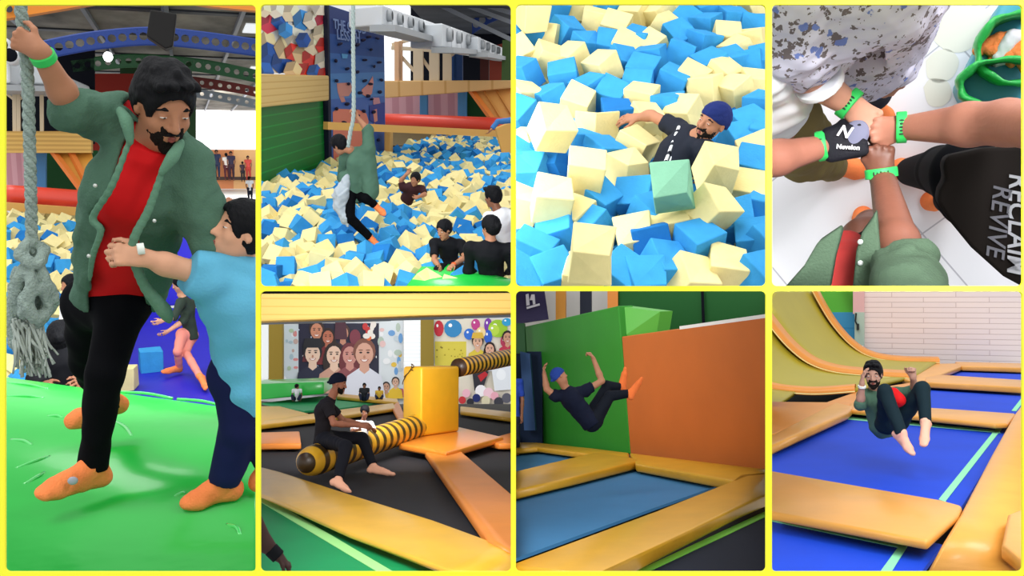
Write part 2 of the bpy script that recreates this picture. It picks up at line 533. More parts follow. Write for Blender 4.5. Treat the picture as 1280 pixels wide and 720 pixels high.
def head_soft(S, c, R, s=1.0, k=.012, ears=True, inflate=0., features=True):
    """R rows: right, forward, up of the head"""
    T = lambda x, y, z: np.asarray(c) + (A(x, y, z) * s) @ R
    i = inflate
    S.ell(T(0, -.012, .03), ((.077 + i) * s, (.098 + i) * s, (.088 + i) * s), R, k=.03 * s)
    S.ell(T(0, .022, -.035), ((.06 + i) * s, (.068 + i) * s, (.088 + i) * s), R, k=.03 * s)
    S.ell(T(0, .03, -.078), ((.046 + i) * s, (.05 + i) * s, (.04 + i) * s), R, k=.025 * s)
    if not features: return
    S.cone(T(0, .062, -.108), T(0, .066, -.112), .019 * s, k=.02 * s)
    S.cone(T(-.036, .068, .022), T(.036, .068, .022), .013 * s, k=.018 * s)
    for x in (-1, 1):
        S.ell(T(.033 * x, .093, .0), (.017 * s, .014 * s, .011 * s), R, k=.012 * s, op='-')
        S.ell(T(.033 * x, .076, .0), (.0145 * s, .0125 * s, .0115 * s), R, k=.003 * s)
        S.ell(T(.042 * x, .055, -.035), (.02 * s, .022 * s, .022 * s), R, k=.02 * s)
        if ears:
            S.ell(T(.078 * x, -.008, -.008), (.009 * s, .019 * s, .031 * s), R, k=.006 * s)
            S.ell(T(.086 * x, -.002, -.006), (.006 * s, .010 * s, .016 * s), R, k=.004 * s, op='-')
    S.cone(T(0, .088, .008), T(0, .108, -.033), .0085 * s, .0125 * s, k=.012 * s)
    for x in (-1, 1): S.cone(T(.012 * x, .092, -.037), T(.012 * x, .098, -.036), .0085 * s, k=.006 * s)
    S.cone(T(-.018, .083, -.064), T(.018, .083, -.064), .0085 * s, k=.008 * s)
    S.cone(T(-.015, .082, -.076), T(.015, .082, -.076), .0085 * s, k=.006 * s)

def face_parts(P, body, c, R, s=1.0, beard=True, lids=.5, skin=None, lipcol='#8e4a42', hair=None, stubble=False):
    """brows, eyes, lips and beard as parts of a big face"""
    hair = hair or HAIR()
    T = lambda x, y, z: np.asarray(c) + (A(x, y, z) * s) @ R
    for x in (-1, 1):
        S = Soft(.0022 * s)
        S.chain([T(.014 * x, .083, .020), T(.034 * x, .0835, .027), T(.054 * x, .071, .018)], [.0042 * s, .005 * s, .003 * s], k=.004)
        add(P, 'eyebrow', S.build(), hair, body, True)
        e = add(P, 'eye', ellipsoid(T(.033 * x, .0785, 0), (.0125 * s, .0105 * s, .0095 * s * lids), R, 14), mat('eye_white', '#d8d2cc', .25, .5), body, True)
        if e is not None:
            add(P, 'iris', ellipsoid(T(.032 * x, .087, -.001), (.0052 * s, .0028 * s, .0052 * s * min(1, lids * 1.2)), R, 12), mat('iris_dark', '#1c100c', .2, .6), e, True)
    S = Soft(.0022 * s)
    S.chain([T(-.022, .084, -.069), T(0, .0925, -.066), T(.022, .084, -.069)], [.003 * s, .0055 * s, .003 * s], k=.004)
    S.chain([T(-.019, .084, -.073), T(0, .092, -.0765), T(.019, .084, -.073)], [.003 * s, .006 * s, .003 * s], k=.002)
    add(P, 'lips', S.build(), mat('lips_' + lipcol.strip('#'), lipcol, .45, .3), body, True)
    if beard:
        b = Soft(.003 * s)
        b.ell(T(0, .024, -.036), (.0635 * s, .07 * s, .089 * s), R, k=.02 * s)
        b.ell(T(0, .032, -.08), (.0495 * s, .053 * s, .043 * s), R, k=.02 * s)
        b.cone(T(0, .062, -.11), T(0, .066, -.114), .0225 * s, k=.02 * s)
        b.ell(T(0, .088, .012), (.05 * s, .07 * s, .054 * s), R, k=.006, op='-')      # cheeks bare
        b.ell(T(0, .10, -.069), (.022 * s, .03 * s, .013 * s), R, k=.004, op='-')        # mouth
        b.cut(T(0, -.022, 0), -R[1]); b.cut(T(0, 0, -.005), R[2])
        b.wrinkle(.0009 * s, 300 / s, 3)
        add(P, 'beard', b.build(), mat('beard_black', '#1b1613', .8, .15, bump=.5, bscale=220), body, True)
        m = Soft(.0022 * s)
        m.chain([T(-.028, .078, -.066), T(-.012, .095, -.053), T(0, .098, -.051), T(.012, .095, -.053), T(.028, .078, -.066)], [.0035 * s, .0055 * s, .0045 * s, .0055 * s, .0035 * s], k=.004)
        add(P, 'moustache', m.build(), hair, body, True)

def hair_geo(c, R, s=1.0, h=.004, style='short', vol=.014, seed=1):
    T = lambda x, y, z: np.asarray(c) + (A(x, y, z) * s) @ R
    S = Soft(h)
    v = vol
    S.ell(T(0, -.014, .034), ((.08 + v) * s, (.102 + v) * s, (.09 + v * 1.2) * s), R, k=.03 * s)
    if style in ('short', 'quiff'):
        S.ell(T(0, -.05, -.01), ((.07 + v * .6) * s, (.06 + v * .5) * s, (.075) * s), R, k=.03 * s)
    if style == 'quiff':
        for x, y, z in ((-.05, .05, .1), (-.02, .07, .112), (.02, .075, .112), (.05, .055, .1), (0, .02, .13), (.04, -.02, .12), (-.04, -.02, .12)):
            S.cone(T(x * .8, y - .04, z - .02), T(x * 1.15, y + .03, z), .028 * s, .014 * s, k=.02 * s)
    if style == 'long':
        S.chain([T(0, -.06, .05), T(0, -.10, -.08), T(0, -.10, -.24)], [.085 * s, .085 * s, .05 * s], k=.04 * s, flat=(R[1], .6))
    if style == 'bun':
        S.ell(T(0, -.05, -.01), (.078 * s, .065 * s, .08 * s), R, k=.03 * s)
        S.ell(T(0, -.115, .02), (.045 * s, .04 * s, .045 * s), R, k=.015 * s)
    S.ell(T(0, .1, -.035), (.066 * s, .088 * s, .098 * s), R, k=.012 * s, op='-')
    S.ell(T(.095, .02, -.03), (.03 * s, .035 * s, .05 * s), R, k=.008 * s, op='-')
    S.ell(T(-.095, .02, -.03), (.03 * s, .035 * s, .05 * s), R, k=.008 * s, op='-')
    if style in ('short', 'quiff', 'bun'):
        S.cut(T(0, 0, -.085), -R[2])
    S.wrinkle(.0014 * s, 90 / s, seed)
    return S.build()

def beanie_geo(c, R, s=1.0, h=.004, knot=True):
    T = lambda x, y, z: np.asarray(c) + (A(x, y, z) * s) @ R
    S = Soft(h)
    S.ell(T(0, -.014, .036), (.087 * s, .110 * s, .097 * s), R, k=.02)
    S.ell(T(0, -.05, -.002), (.079 * s, .072 * s, .075 * s), R, k=.03)
    S.cut(T(0, .09, .042), -nrm(R[2] * .92 - R[1] * .40))
    if knot: S.cone(T(0, -.1, -.005), T(0, -.135, -.02), .022 * s, .016 * s, k=.012)
    S.wrinkle(.0014 * s, 70 / s, 5)
    return S.build()

def foot_soft(S, ank, toe, up, s=1.0, g=0., k=.02, barefoot=True):
    """ank ankle joint, toe: tip of the toes; up: away from the sole"""
    d = nrm(np.asarray(toe) - ank); up = nrm(np.asarray(up, float) - d * (np.asarray(up) @ d)); L = np.linalg.norm(np.asarray(toe) - ank)
    heel = np.asarray(ank) - d * .035 * s - up * .045 * s
    ball = np.asarray(ank) + d * (L * .68) - up * .055 * s
    tip = np.asarray(toe) - d * .022 * s - up * .058 * s
    S.cone(ank + up * .02 * s, heel, .037 * s + g, .034 * s + g, k=k)
    S.cone(ank - up * .005 * s, ball + up * .012 * s, .038 * s + g, .030 * s + g, k=k)
    S.cone(heel, ball, .034 * s + g, .03 * s + g, k=k)
    S.cone(ball, tip, .041 * s + g, .033 * s + g, k=k, flat=(up, .68))
    return S

def figure(P, J, label, fwd, skin, h=.008, s=1.0, face=None, hup=None, hs=1.0, top=None, sleeve=.55, bottom=None, leg=1.0,
           socks=True, hairstyle='short', cap=None, hands=None, feet=True, beard=False, bigface=False, name='person', cat='person',
           group=None, topgrow=.014, botgrow=.012, sockm=None, hairm=None, lids=.6, torso_r=(.125, .15), hairvol=.014, wr=None, topfn=None, botfn=None,
           bodyfn=None, cuffs=None, bwr=(.003, 22), toplong=.06, limb=1.0, hairh=None, flat=.72):
    """J: joints in bay space. keys pel che nec hed shL elL wrL shR elR wrR hiL knL anL toL hiR knR anR toR.
    top/bottom: materials; hands: {'L': dict(d=, palm=, side=, curl=)}"""
    J = {k_: np.asarray(v, float) for k_, v in J.items()}
    fwd = nrm(fwd); face = nrm(face if face is not None else fwd)
    spine = nrm(J['nec'] - J['pel'])
    ff = nrm(fwd - spine * (fwd @ spine))
    hup = nrm(hup if hup is not None else J['hed'] - J['nec'])
    HR = frame_from(face, hup)
    base = J['pel'].copy()
    lowest = min([v for v in J.values()], key=lambda v: v[2]); base[2] = lowest[2]
    B = Soft(h)
    t0, t1 = torso_r
    fl = (ff, flat)
    def torso(S, g, lo=0.):
        S.cone(J['pel'] - spine * lo, lerp(J['pel'], J['che'], .5), t0 * s + g, t0 * s * .94 + g, k=.04 * s, flat=fl)
        S.cone(lerp(J['pel'], J['che'], .5), J['che'], t0 * s * .94 + g, t1 * s + g, k=.04 * s, flat=fl)
        S.cone(J['shL'], J['shR'], .06 * s + g, k=.05 * s)
        S.cone(J['che'], lerp(J['shL'], J['shR'], .5), t1 * s * .9 + g, .075 * s + g, k=.05 * s, flat=fl)
    torso(B, 0)
    B.cone(lerp(J['shL'], J['shR'], .5), J['nec'], .062 * s, .052 * s, k=.03 * s)
    B.cone(J['nec'], J['hed'] - HR[2] * .05 * s * hs - HR[1] * .01, .052 * s, .05 * s, k=.02 * s)
    head_soft(B, J['hed'], HR, s * hs)
    lm = limb * s
    for q in 'LR':
        if 'el' + q in J:
            B.chain([J['sh' + q], J['el' + q]], [.05 * lm, .038 * lm], k=.03 * s)
            B.chain([J['el' + q], lerp(J['el' + q], J['wr' + q], .3), J['wr' + q]], [.038 * lm, .04 * lm, .027 * lm], k=.02 * s)
            hd = (hands or {}).get(q)
            if hd is None: hd = dict(d=J['wr' + q] - J['el' + q], palm=ff, side=spine)
            hd = dict(hd); hsz = hd.pop('s', 1.0)
            hand(B, J['wr' + q], s=s * hsz, **hd)
        if 'kn' + q in J:
            B.chain([J['hi' + q], J['kn' + q]], [.075 * lm, .052 * lm], k=.03 * s)
            B.chain([J['kn' + q], lerp(J['kn' + q], J['an' + q], .3), J['an' + q]], [.05 * lm, .052 * lm, .034 * lm], k=.02 * s)
            if feet: foot_soft(B, J['an' + q], J['to' + q], J['kn' + q] - J['an' + q], s)
    if bodyfn: bodyfn(B, J, HR)
    body = add(P, name, B.build(), skin, None, True, base=base, label=label, cat=cat, group=group)
    if body is None: return None
    if top is not None:
        S = Soft(h); g = topgrow * s
        torso(S, g, toplong * s)
        S.cut(J['pel'] - spine * (toplong + .05) * s, -spine, rad=.4 * s)
        S.cone(lerp(J['shL'], J['shR'], .5), lerp(lerp(J['shL'], J['shR'], .5), J['nec'], .6), .07 * s, .062 * s, k=.03 * s, capb=True)
        for q in 'LR':
            if 'el' + q not in J: continue
            sl = sleeve[q] if isinstance(sleeve, dict) else sleeve
            if sl <= 1:
                e = lerp(J['sh' + q], J['el' + q], sl); S.cone(J['sh' + q], e, .054 * lm + g, (.054 - .008 * sl) * lm + g, k=.03 * s, capb=True)
            else:
                e = lerp(J['el' + q], J['wr' + q], sl - 1)
                S.cone(J['sh' + q], J['el' + q], .054 * lm + g, .044 * lm + g, k=.03 * s)
                S.cone(J['el' + q], e, .044 * lm + g, (.044 - .012 * (sl - 1)) * lm + g, k=.02 * s, capb=True)
        if topfn: topfn(S, J, HR)
        S.wrinkle(*(wr or (.0032 * s, 26 / s, 2)))
        add(P, 'shirt', S.build(), top, body, True)
    if bottom is not None:
        S = Soft(h); g = botgrow * s
        S.cone(J['pel'] + spine * .04 * s, J['pel'], t0 * s * .93 + g * .5, t0 * s + g * .6, k=.04 * s, flat=fl, capa=True)
        if 'hiL' in J and 'hiR' in J: S.cone(J['hiL'], J['hiR'], .088 * lm + g, k=.06 * s)
        for q in 'LR':
            if 'kn' + q not in J: continue
            S.cone(J['hi' + q], J['kn' + q], .082 * lm + g, .056 * lm + g, k=.035 * s)
            if leg > 0:
                e = lerp(J['kn' + q], J['an' + q], leg)
                S.cone(J['kn' + q], e, .056 * lm + g, (.056 - .014 * leg) * lm + g, k=.02 * s, capb=True)
        if botfn: botfn(S, J, HR)
        S.wrinkle(bwr[0] * s, bwr[1] / s, 4)
        add(P, 'trousers', S.build(), bottom, body, True)
    if socks and feet:
        for q in 'LR':
            if 'an' + q not in J: continue
            S = Soft(min(h, .007)); foot_soft(S, J['an' + q], J['to' + q], J['kn' + q] - J['an' + q], s, .004)
            u = nrm(J['kn' + q] - J['an' + q])
            S.cone(J['an' + q], J['an' + q] + u * .05 * s, .042 * s, .041 * s, k=.015 * s, capb=True)
            S.wrinkle(.0012 * s, 60 / s, 7)
            add(P, 'sock', S.build(), sockm or SOCK(), body, True)
    hh = hairh or min(h, .006)
    if cap is not None:
        add(P, 'beanie', beanie_geo(J['hed'], HR, s * hs, hh), cap, body, True)
    if hairstyle and cap is None:
        add(P, 'hair', hair_geo(J['hed'], HR, s * hs, hh, hairstyle, hairvol), hairm or HAIR(), body, True)
    if bigface:
        face_parts(P, body, J['hed'], HR, s * hs, beard, lids)
    return body

def wristband(P, body, w, axis, r, width=.022, m=None, flatdir=None, fl=1.0):
    axis = nrm(axis)
    S = Soft(.0025)
    S.cone(np.asarray(w) - axis * width / 2, np.asarray(w) + axis * width / 2, r, k=0, capa=True, capb=True, flat=(nrm(flatdir), fl) if flatdir is not None else None)
    return add(P, 'wristband', S.build(), m or mat('band_green', '#2fc35a', .5, .4), body, True)
# ------------------------------------------------------------------ camera, light, and the yellow collage border with its seven openings
cam = bpy.data.objects.new('camera', bpy.data.cameras.new('camera')); COL.objects.link(cam)
cam.location = CAM; cam.rotation_euler = (math.radians(90), 0, 0)
cam.data.sensor_width = 36; cam.data.lens = 36 * F / W; cam.data.clip_start = .05; cam.data.clip_end = 400
SC.camera = cam
SC.view_settings.view_transform = 'Standard'; SC.view_settings.look = 'None'
SC.view_settings.exposure = 0.0; SC.view_settings.gamma = 1; SC.view_settings.use_curve_mapping = False
SC.cycles.max_bounces = 6; SC.cycles.diffuse_bounces = 3; SC.cycles.glossy_bounces = 3
SC.cycles.caustics_reflective = False; SC.cycles.caustics_refractive = False
wd = bpy.data.worlds.new('hall_daylight'); SC.world = wd; wd.use_nodes = True
nt = wd.node_tree; bg = nt.nodes['Background']
tc = nt.nodes.new('ShaderNodeTexCoord'); sx = nt.nodes.new('ShaderNodeSeparateXYZ'); nt.links.new(tc.outputs['Generated'], sx.inputs[0])
rp = nt.nodes.new('ShaderNodeValToRGB'); e = rp.color_ramp.elements
mr = nt.nodes.new('ShaderNodeMapRange'); mr.inputs[1].default_value = -1; mr.inputs[2].default_value = 1
nt.links.new(sx.outputs['Z'], mr.inputs[0]); nt.links.new(mr.outputs[0], rp.inputs[0])
e[0].position = .2; e[0].color = (.50, .51, .53, 1); e[1].position = .8; e[1].color = (1., 1., 1., 1)
nt.links.new(rp.outputs[0], bg.inputs[0]); bg.inputs[1].default_value = .95

def sun(name, d, strength, angle, col=(1, 1, 1)):
    l = bpy.data.lights.new(name, 'SUN'); l.energy = strength; l.angle = math.radians(angle); l.color = col
    o = bpy.data.objects.new(name, l); COL.objects.link(o)
    o.rotation_euler = Vector(d).to_track_quat('-Z', 'Y').to_euler(); return o
sun('roof_light', (.36, .25, -.9), 1.2, 30)

sun('front_fill', (.1, .93, -.3), .55, 60)  # soft fill from the camera side, added to brighten front faces

def lamp(name, loc, aim, size, power):
    l = bpy.data.lights.new(name, 'AREA'); l.shape = 'DISK'; l.size = size; l.energy = power
    o = bpy.data.objects.new(name, l); COL.objects.link(o); o.location = loc
    o.rotation_euler = (Vector(aim) - Vector(loc)).to_track_quat('-Z', 'Y').to_euler(); return o
def spot(name, loc, aim, cone, power, radius):
    l = bpy.data.lights.new(name, 'SPOT'); l.spot_size = math.radians(cone); l.spot_blend = .5; l.energy = power; l.shadow_soft_size = radius
    o = bpy.data.objects.new(name, l); COL.objects.link(o); o.location = loc
    o.rotation_euler = (Vector(aim) - Vector(loc)).to_track_quat('-Z', 'Y').to_euler(); return o
lamp('fill_sweeper', (-1.2, 4.6, 2.5), (-1.6, 11, -.1), 2.0, 150)  # unseen fill light added to brighten the sweeper bay
spot('fill_flip', (.7, .6, 2.0), (1.55, 9, .2), 24, 620, .35)  # added spot fill aimed at the flipping man, source unseen
lamp('fill_bounce', (3.6, 4.2, 2.6), (4.2, 9, 0.), 1.8, 85)  # added fill that brightens the bounce bay
lamp('fill_pit', (.7, 3.0, 5.2), (.9, 5.6, 2.4), 1.2, 30)  # unseen fill added above the cubes to whiten their tops
lamp('fill_murals', (-1.9, 11.6, 1.15), (-2.4, 24, 1.0), 1.3, 210)  # added fill for the ribbed beam and the back of the sweeper bay
lamp('fill_fists', (1.6, 1.2, 3.2), (1.85, 4.0, 2.2), .8, 38)  # unseen fill added to lift the fists and the white floor

def collage_border():  # yellow collage border, added as a thin plate in front of the sets
    rects = [(6, 6, 319.5, 715), (325.5, 5.5, 638.5, 357.5), (645, 5.5, 957.5, 357.5), (965, 5.5, 1278.5, 357.5),
             (325.5, 364, 638.5, 715), (645, 364, 957.5, 715), (965, 364, 1278.5, 715)]
    Y, T = 1.75, .006
    pt = lambda x, y, d: ((x - W / 2) / F * d, d, (H / 2 - y) / F * d + CAM.z)
    bm = bmesh.new()
    outer = [(-60, -60), (1340, -60), (1340, 780), (-60, 780)]
    loops = [outer] + [rounded_rect(*r, 6, 5) for r in rects]
    for lp in loops:
        vs = [bm.verts.new(pt(x, y, Y)) for x, y in lp]
        for a, b in zip(vs, vs[1:] + vs[:1]): bm.edges.new((a, b))
    bmesh.ops.triangle_fill(bm, use_beauty=True, use_dissolve=False, edges=bm.edges[:])
    ex = bmesh.ops.extrude_face_region(bm, geom=bm.faces[:])
    for v in ex['geom']:
        if isinstance(v, bmesh.types.BMVert): v.co.y += T
    bmesh.ops.recalc_face_normals(bm, faces=bm.faces[:])
    me = bpy.data.meshes.new('collage_border'); bm.to_mesh(me); bm.free()
    me.materials.append(mat('yellow_paint', '#fffc3c', .6, .2))
    o = bpy.data.objects.new('collage_border', me); COL.objects.link(o)
    tag(o, 'bright yellow collage border plate with seven openings onto the play areas', None, None, 'structure')
collage_border()

# ------------------------------------------------------------------ foam cubes
def cube_variants(size=1.0):
    out = []
    for k in range(5):
        rg = random.Random(40 + k)
        V, Fc = box((0, 0, 0), (size, size, size), None, .035 * size, 2)
        off = {}
        for i, v in enumerate(V):
            key = tuple(np.sign(v).astype(int))
            if key not in off: off[key] = A(*[rg.uniform(-.045, .045) * size for _ in range(3)])
            V[i] = v + off[key]
        if k in (1, 3):                                   # a torn corner
            c = np.sign(A(rg.uniform(-1, 1), rg.uniform(-1, 1), 1)) * .5 * size
            for i, v in enumerate(V):
                if np.linalg.norm(v - c) < .22 * size: V[i] = v * .84
        out.append((V, Fc))
    return out
CUBES = cube_variants()
def foam(c): return {'c': mat('foam_cream', '#eadb9c', .9, .12, bump=.12, bscale=60, var=.05, vscale=9),
                     'b': mat('foam_blue', '#3b97d3', .9, .12, bump=.12, bscale=60, var=.07, vscale=9),
                     'd': mat('foam_deep_blue', '#2473b8', .9, .12, bump=.12, bscale=60, var=.07, vscale=9),
                     'g': mat('foam_sage', '#86bfa0', .9, .12, bump=.12, bscale=60, var=.05, vscale=9)}[c]
CUBE_MESH = {}
def rot_rand(rg, tilt=1.0):
    e = (rg.uniform(-1, 1) * tilt, rg.uniform(-1, 1) * tilt, rg.uniform(0, 6.28))
    return np.array(Matrix.Rotation(e[2], 3, 'Z') @ Matrix.Rotation(e[0], 3, 'X') @ Matrix.Rotation(e[1], 3, 'Y'))
def foam_cube(P, c, size, R, col, label, group, k=0, name='foam_cube'):
    """R columns are the cube axes"""
    c = np.asarray(c, float); V, Fc = CUBES[k % 5]
    ext = (V * size) @ R.T + c - P.eye
    if any((ext @ pl).max() > 0 for pl in P.planes):
        return add(P, name, ((V * size) @ R.T + c, Fc), foam(col), None, False, base=c, label=label, cat='foam cube', group=group)
    key = (k % 5, col, round(size, 4))
    me = CUBE_MESH.get(key)
    if me is None:
        me = CUBE_MESH[key] = to_mesh('foam_cube', V * size, Fc, foam(col))
    o = bpy.data.objects.new(name, me); COL.objects.link(o)
    o.matrix_world = P.M @ Matrix.Translation(Vector(c)) @ Matrix(R.tolist()).to_4x4()
    return tag(o, label, 'foam cube', group)
CN = {'c': 'cream', 'b': 'blue', 'd': 'deep blue', 'g': 'sage green'}

def cube_mass(P, items, size, label, cat):
    """the far cubes nobody could count: one object"""
    gs, fm = [], []
    order = {'c': 0, 'b': 1, 'd': 2}
    rg = random.Random(5)
    for c, R, col in items:
        V, Fc = box((0, 0, 0), (size, size, size))
        V = V + np.array([[rg.uniform(-.04, .04) * size for _ in range(3)] for _ in V])
        gs.append((V @ R.T + c, Fc)); fm += [order[col]] * 6
    V, Fc = join(*gs)
    add(P, 'foam_cubes', (V, Fc), [foam('c'), foam('b'), foam('d')], None, False, label=label, cat=cat, kind='stuff', fmat=fm)
NTH = ['zeroth', 'first', 'second', 'third', 'fourth', 'fifth', 'sixth', 'seventh', 'eighth', 'ninth', 'tenth', 'eleventh', 'twelfth', 'thirteenth', 'fourteenth', 'fifteenth', 'sixteenth', 'seventeenth', 'eighteenth', 'nineteenth', 'twentieth']

def cube_rows(P, items, size, place, group):
    """items: (row key, centre, rotation, colour, variant); labelled by row counted from the front and place counted from one side"""
    x0, y0, x1, y1 = P.rect
    seen = []
    for it in items:
        u, v = P.pix(it[1]); m = F * size * .8 / max(1, (it[1] - P.eye)[1])
        if x0 - m < u < x1 + m and y0 - m < v < y1 + m: seen.append((u, it))
    rows = sorted({it[0] for _, it in seen})
    for ri, r in enumerate(rows):
        for col in 'cbd':
            row = sorted([q for q in seen if q[1][0] == r and q[1][3] == col], key=lambda q: q[0])
            for k, (_, it) in enumerate(row):
                lab = '%s %s foam cube from the left, %s row from front %s' % (NTH[k + 1], CN[col], NTH[min(ri + 1, 20)], place)
                foam_cube(P, it[1], size, it[2], col, lab, group, it[4])
# ================================================================== bay 1: man on the rope above the green mat
def bay_rope():
    P = Panel((6, 6, 319.5, 715), (0, 205), (640, 205), 230, 1.15)
    rg = random.Random(11)
    a = P.at
    X, Y, Z = A(1, 0, 0), A(0, 1, 0), A(0, 0, 1)
    # --- green mat
    q = [P.g(-2, 468), P.g(328, 513), P.g(330, 740), P.g(-4, 740)]
    mt = add(P, 'landing_mat', bevelled(prism(q, (0, 0, -.35)), .03, 3), mat('vinyl_green', '#22bd43', .28, .5, bump=.18, bscale=3.5, var=.05, vscale=1.2, coat=.25), None, True,
             label='big glossy green vinyl mat under the man holding the rope', cat='mat')
    # wrinkles: raised creases in the vinyl
    cr = []
    for (x0, y0, x1, y1) in ((10, 478, 60, 486), (8, 495, 55, 497), (14, 549, 40, 556), (20, 585, 62, 570), (60, 520, 78, 522), (142, 525, 165, 545), (150, 489, 215, 497), (222, 498, 280, 507), (218, 620, 230, 616), (284, 655, 300, 668), (30, 605, 55, 590)):
        p0, p1 = P.g(x0, y0), P.g(x1, y1)
        add(P, 'crease', tube(spline([p0 - Z * .004, lerp(p0, p1, .5) + Z * .003 + X * .01, p1 - Z * .004], 6), .0075, 8), mat('vinyl_green_crease', '#3ccf5c', .12, .8, coat=.8), mt, True)
    # --- lower level
    zl = -1.0
    q = [P.g(112, 385, zl), P.g(340, 385, zl), P.g(340, 640, zl), P.g(112, 640, zl)]
    add(P, 'landing_mat', prism(q, (0, 0, -.1)), mat('vinyl_blue', '#2420b4', .45, .3, bump=.05, bscale=8, var=.04), None,
        label='flat royal blue mat on the lower level beside the foam pit', cat='mat')
    d = P.g(200, 385, zl)[1]
    add(P, 'wall_blue', box(((P.at(112, 0, d)[0] + P.at(340, 0, d)[0]) / 2, d + .24, (zl + P.at(0, 256, d)[2]) / 2), (P.at(340, 0, d)[0] - P.at(112, 0, d)[0], .2, P.at(0, 256, d)[2] - zl), None, .03), mat('vinyl_blue', ''), None, kind='structure')
    # --- far hall: floor, peach wall, bright window
    D = 58.
    fl = [a(225, 236, D + 2), a(340, 236, D + 2), a(340, 268, 30), a(225, 268, 30)]
    add(P, 'floor', prism(fl, (0, 0, -.1)), mat('floor_white', '#f1efe8', .3, .4), None, kind='structure')
    pw = lambda x0, x1, y0, y1, dd, m, nm, t=.2, **k: add(P, nm, prism([a(x0, y0, dd), a(x1, y0, dd), a(x1, y1, dd), a(x0, y1, dd)], (0, t, 0)), m, None, **k)
    pw(236, 292, 187, 236, D + .5, mat('paint_terracotta', '#e0905f', .7), 'wall_far', kind='structure')
    pw(292, 330, 187, 236, D + .5, mat('paint_peach', '#f2bd82', .7), 'wall_far', kind='structure')
    pw(225, 330, 116, 188, D + 3, mat('window_glare', '#fdfdff', .5, emit=1.3), 'window_1', kind='structure')
    pw(240, 330, 221, 225, D, mat('rail_dark', '#4a3a34', .6), 'bench_ledge', label='low dark ledge along the far peach wall', cat='ledge')
    cols = ['#27304f', '#27304f', '#efe7e0', '#302a44', '#42303c', '#c9483f', '#3a4666']
    low = ['#1d1f2c', '#2a3350', '#5b2630', '#3b2230', '#20202a', '#b4392f', '#1c2030']
    spot = [(260, 207, 30), (272, 206, 34), (284, 209, 32), (290, 208, 34), (304, 215, 24), (311, 211, 30)]
    what = ['dark top standing at the edge of the far wall', 'navy top standing apart by the far terracotta wall', 'white top in the far group of two', 'dark top in the far group of two', 'small child in grey sitting by the far peach wall', 'red top standing by the far peach wall']
    for i, (x, y, hp) in enumerate(spot):
        dd = D - .5 - .2 * i; s = hp * dd / F / 1.72
        b = a(x, y + hp * .52, dd); U = lambda dx, dz: b + A(dx, 0, dz) * s
        J = dict(pel=U(0, .92), che=U(0, 1.25), nec=U(0, 1.47), hed=U(0, 1.6), shL=U(-.17, 1.4), elL=U(-.21, 1.13), wrL=U(-.2, .9), shR=U(.17, 1.4), elR=U(.22, 1.13), wrR=U(.18, .9),
                 hiL=U(-.09, .9), knL=U(-.1, .48), anL=U(-.1, .09), toL=U(-.1, .07) - Y * .18 * s, hiR=U(.09, .9), knR=U(.1, .48), anR=U(.1, .09), toR=U(.1, .07) - Y * .18 * s)
        figure(P, J, 'tiny distant person, ' + what[i], -Y if i % 2 else Y, SKIN_D(), h=.03, s=s, top=mat('far_top_%d' % i, cols[i]), bottom=mat('far_low_%d' % i, low[i]), socks=False, group='people by the far wall', bodyfn=None)
    dd = 40.; s = .62; b = a(313, 252, dd); U = lambda dx, dz: b + A(dx, 0, dz) * s
    J = dict(pel=U(0, .9), che=U(0, 1.25), nec=U(0, 1.47), hed=U(0, 1.6), shL=U(-.19, 1.4), elL=U(-.24, 1.13), wrL=U(-.2, .9), shR=U(.19, 1.4), elR=U(.24, 1.13), wrR=U(.2, .9),
             hiL=U(-.09, .9), knL=U(-.1, .48), anL=U(-.1, .09), toL=U(-.1, .07) - Y * .1, hiR=U(.09, .9), knR=U(.1, .48), anR=U(.1, .09), toR=U(.1, .07) - Y * .1)
    figure(P, J, 'distant person in a white top crossing the bright far floor', X, SKIN_D(), h=.025, s=.62 * 1.15, top=mat('cotton_white', '#eef0f4', .8), bottom=mat('denim_dark', '#161a2e', .8), socks=False)
    # --- back wall on the left
    dB = 21.
    void = mat('void_dark', '#12141c', .9, .1)
    pw(-4, 118, 60, 180, dB + 4, void, 'wall_back', kind='structure')
    pw(103, 190, 92, 300, dB + 7, mat('paint_red', '#8f2418', .7), 'wall_red', kind='structure')
    pw(150, 240, 76, 130, dB + 9, mat('paint_dark_green', '#2c4a2b', .8), 'wall_green', kind='structure')
    pw(112, 245, 130, 300, dB + 7.3, mat('paint_dark_green', ''), 'wall_green', kind='structure')
    pw(-4, 47, 188, 245, dB + 1, stripe_mat('pink_boards', '#c98f97', '#d9a5ac', 5, 'X'), 'wall_pink', kind='structure')
    pw(45, 57, 188, 245, dB + .6, mat('post_blue', '#4b86ba', .6), 'post', label='blue post beside the pink wall behind the rope', cat='post')
    pw(55, 122, 188, 262, dB + 2, mat('paint_forest', '#12451f', .8), 'wall_green', kind='structure')
    pw(-4, 114, 164, 191, dB, stripe_mat('beam_corrugated', '#e0b765', '#caa056', 11, 'Z', bump=.4), 'padded_beam', t=.4, label='tan corrugated beam crossing behind the rope', cat='beam')
    sl = empty(P, 'slide', a(95, 235, dB), 'orange slide sloping down to the red bolster', 'slide')
    add(P, 'bed', prism([a(66, 189, dB + .3), a(114, 189, dB + .3), a(124, 236, dB - .5), a(101, 236, dB - .5)], (0, .15, -.05)), mat('slide_bed', '#e3a243', .5), sl)
    for x0, x1 in ((66, 101), (88, 112)):
        add(P, 'rail', beam(a(x0, 189, dB + .2), a(x1, 236, dB - .55), .1, .1), mat('slide_orange', '#e8853a', .5), sl)
    p0, p1 = a(-6, 243, dB - .6), a(120, 252, dB - .6)
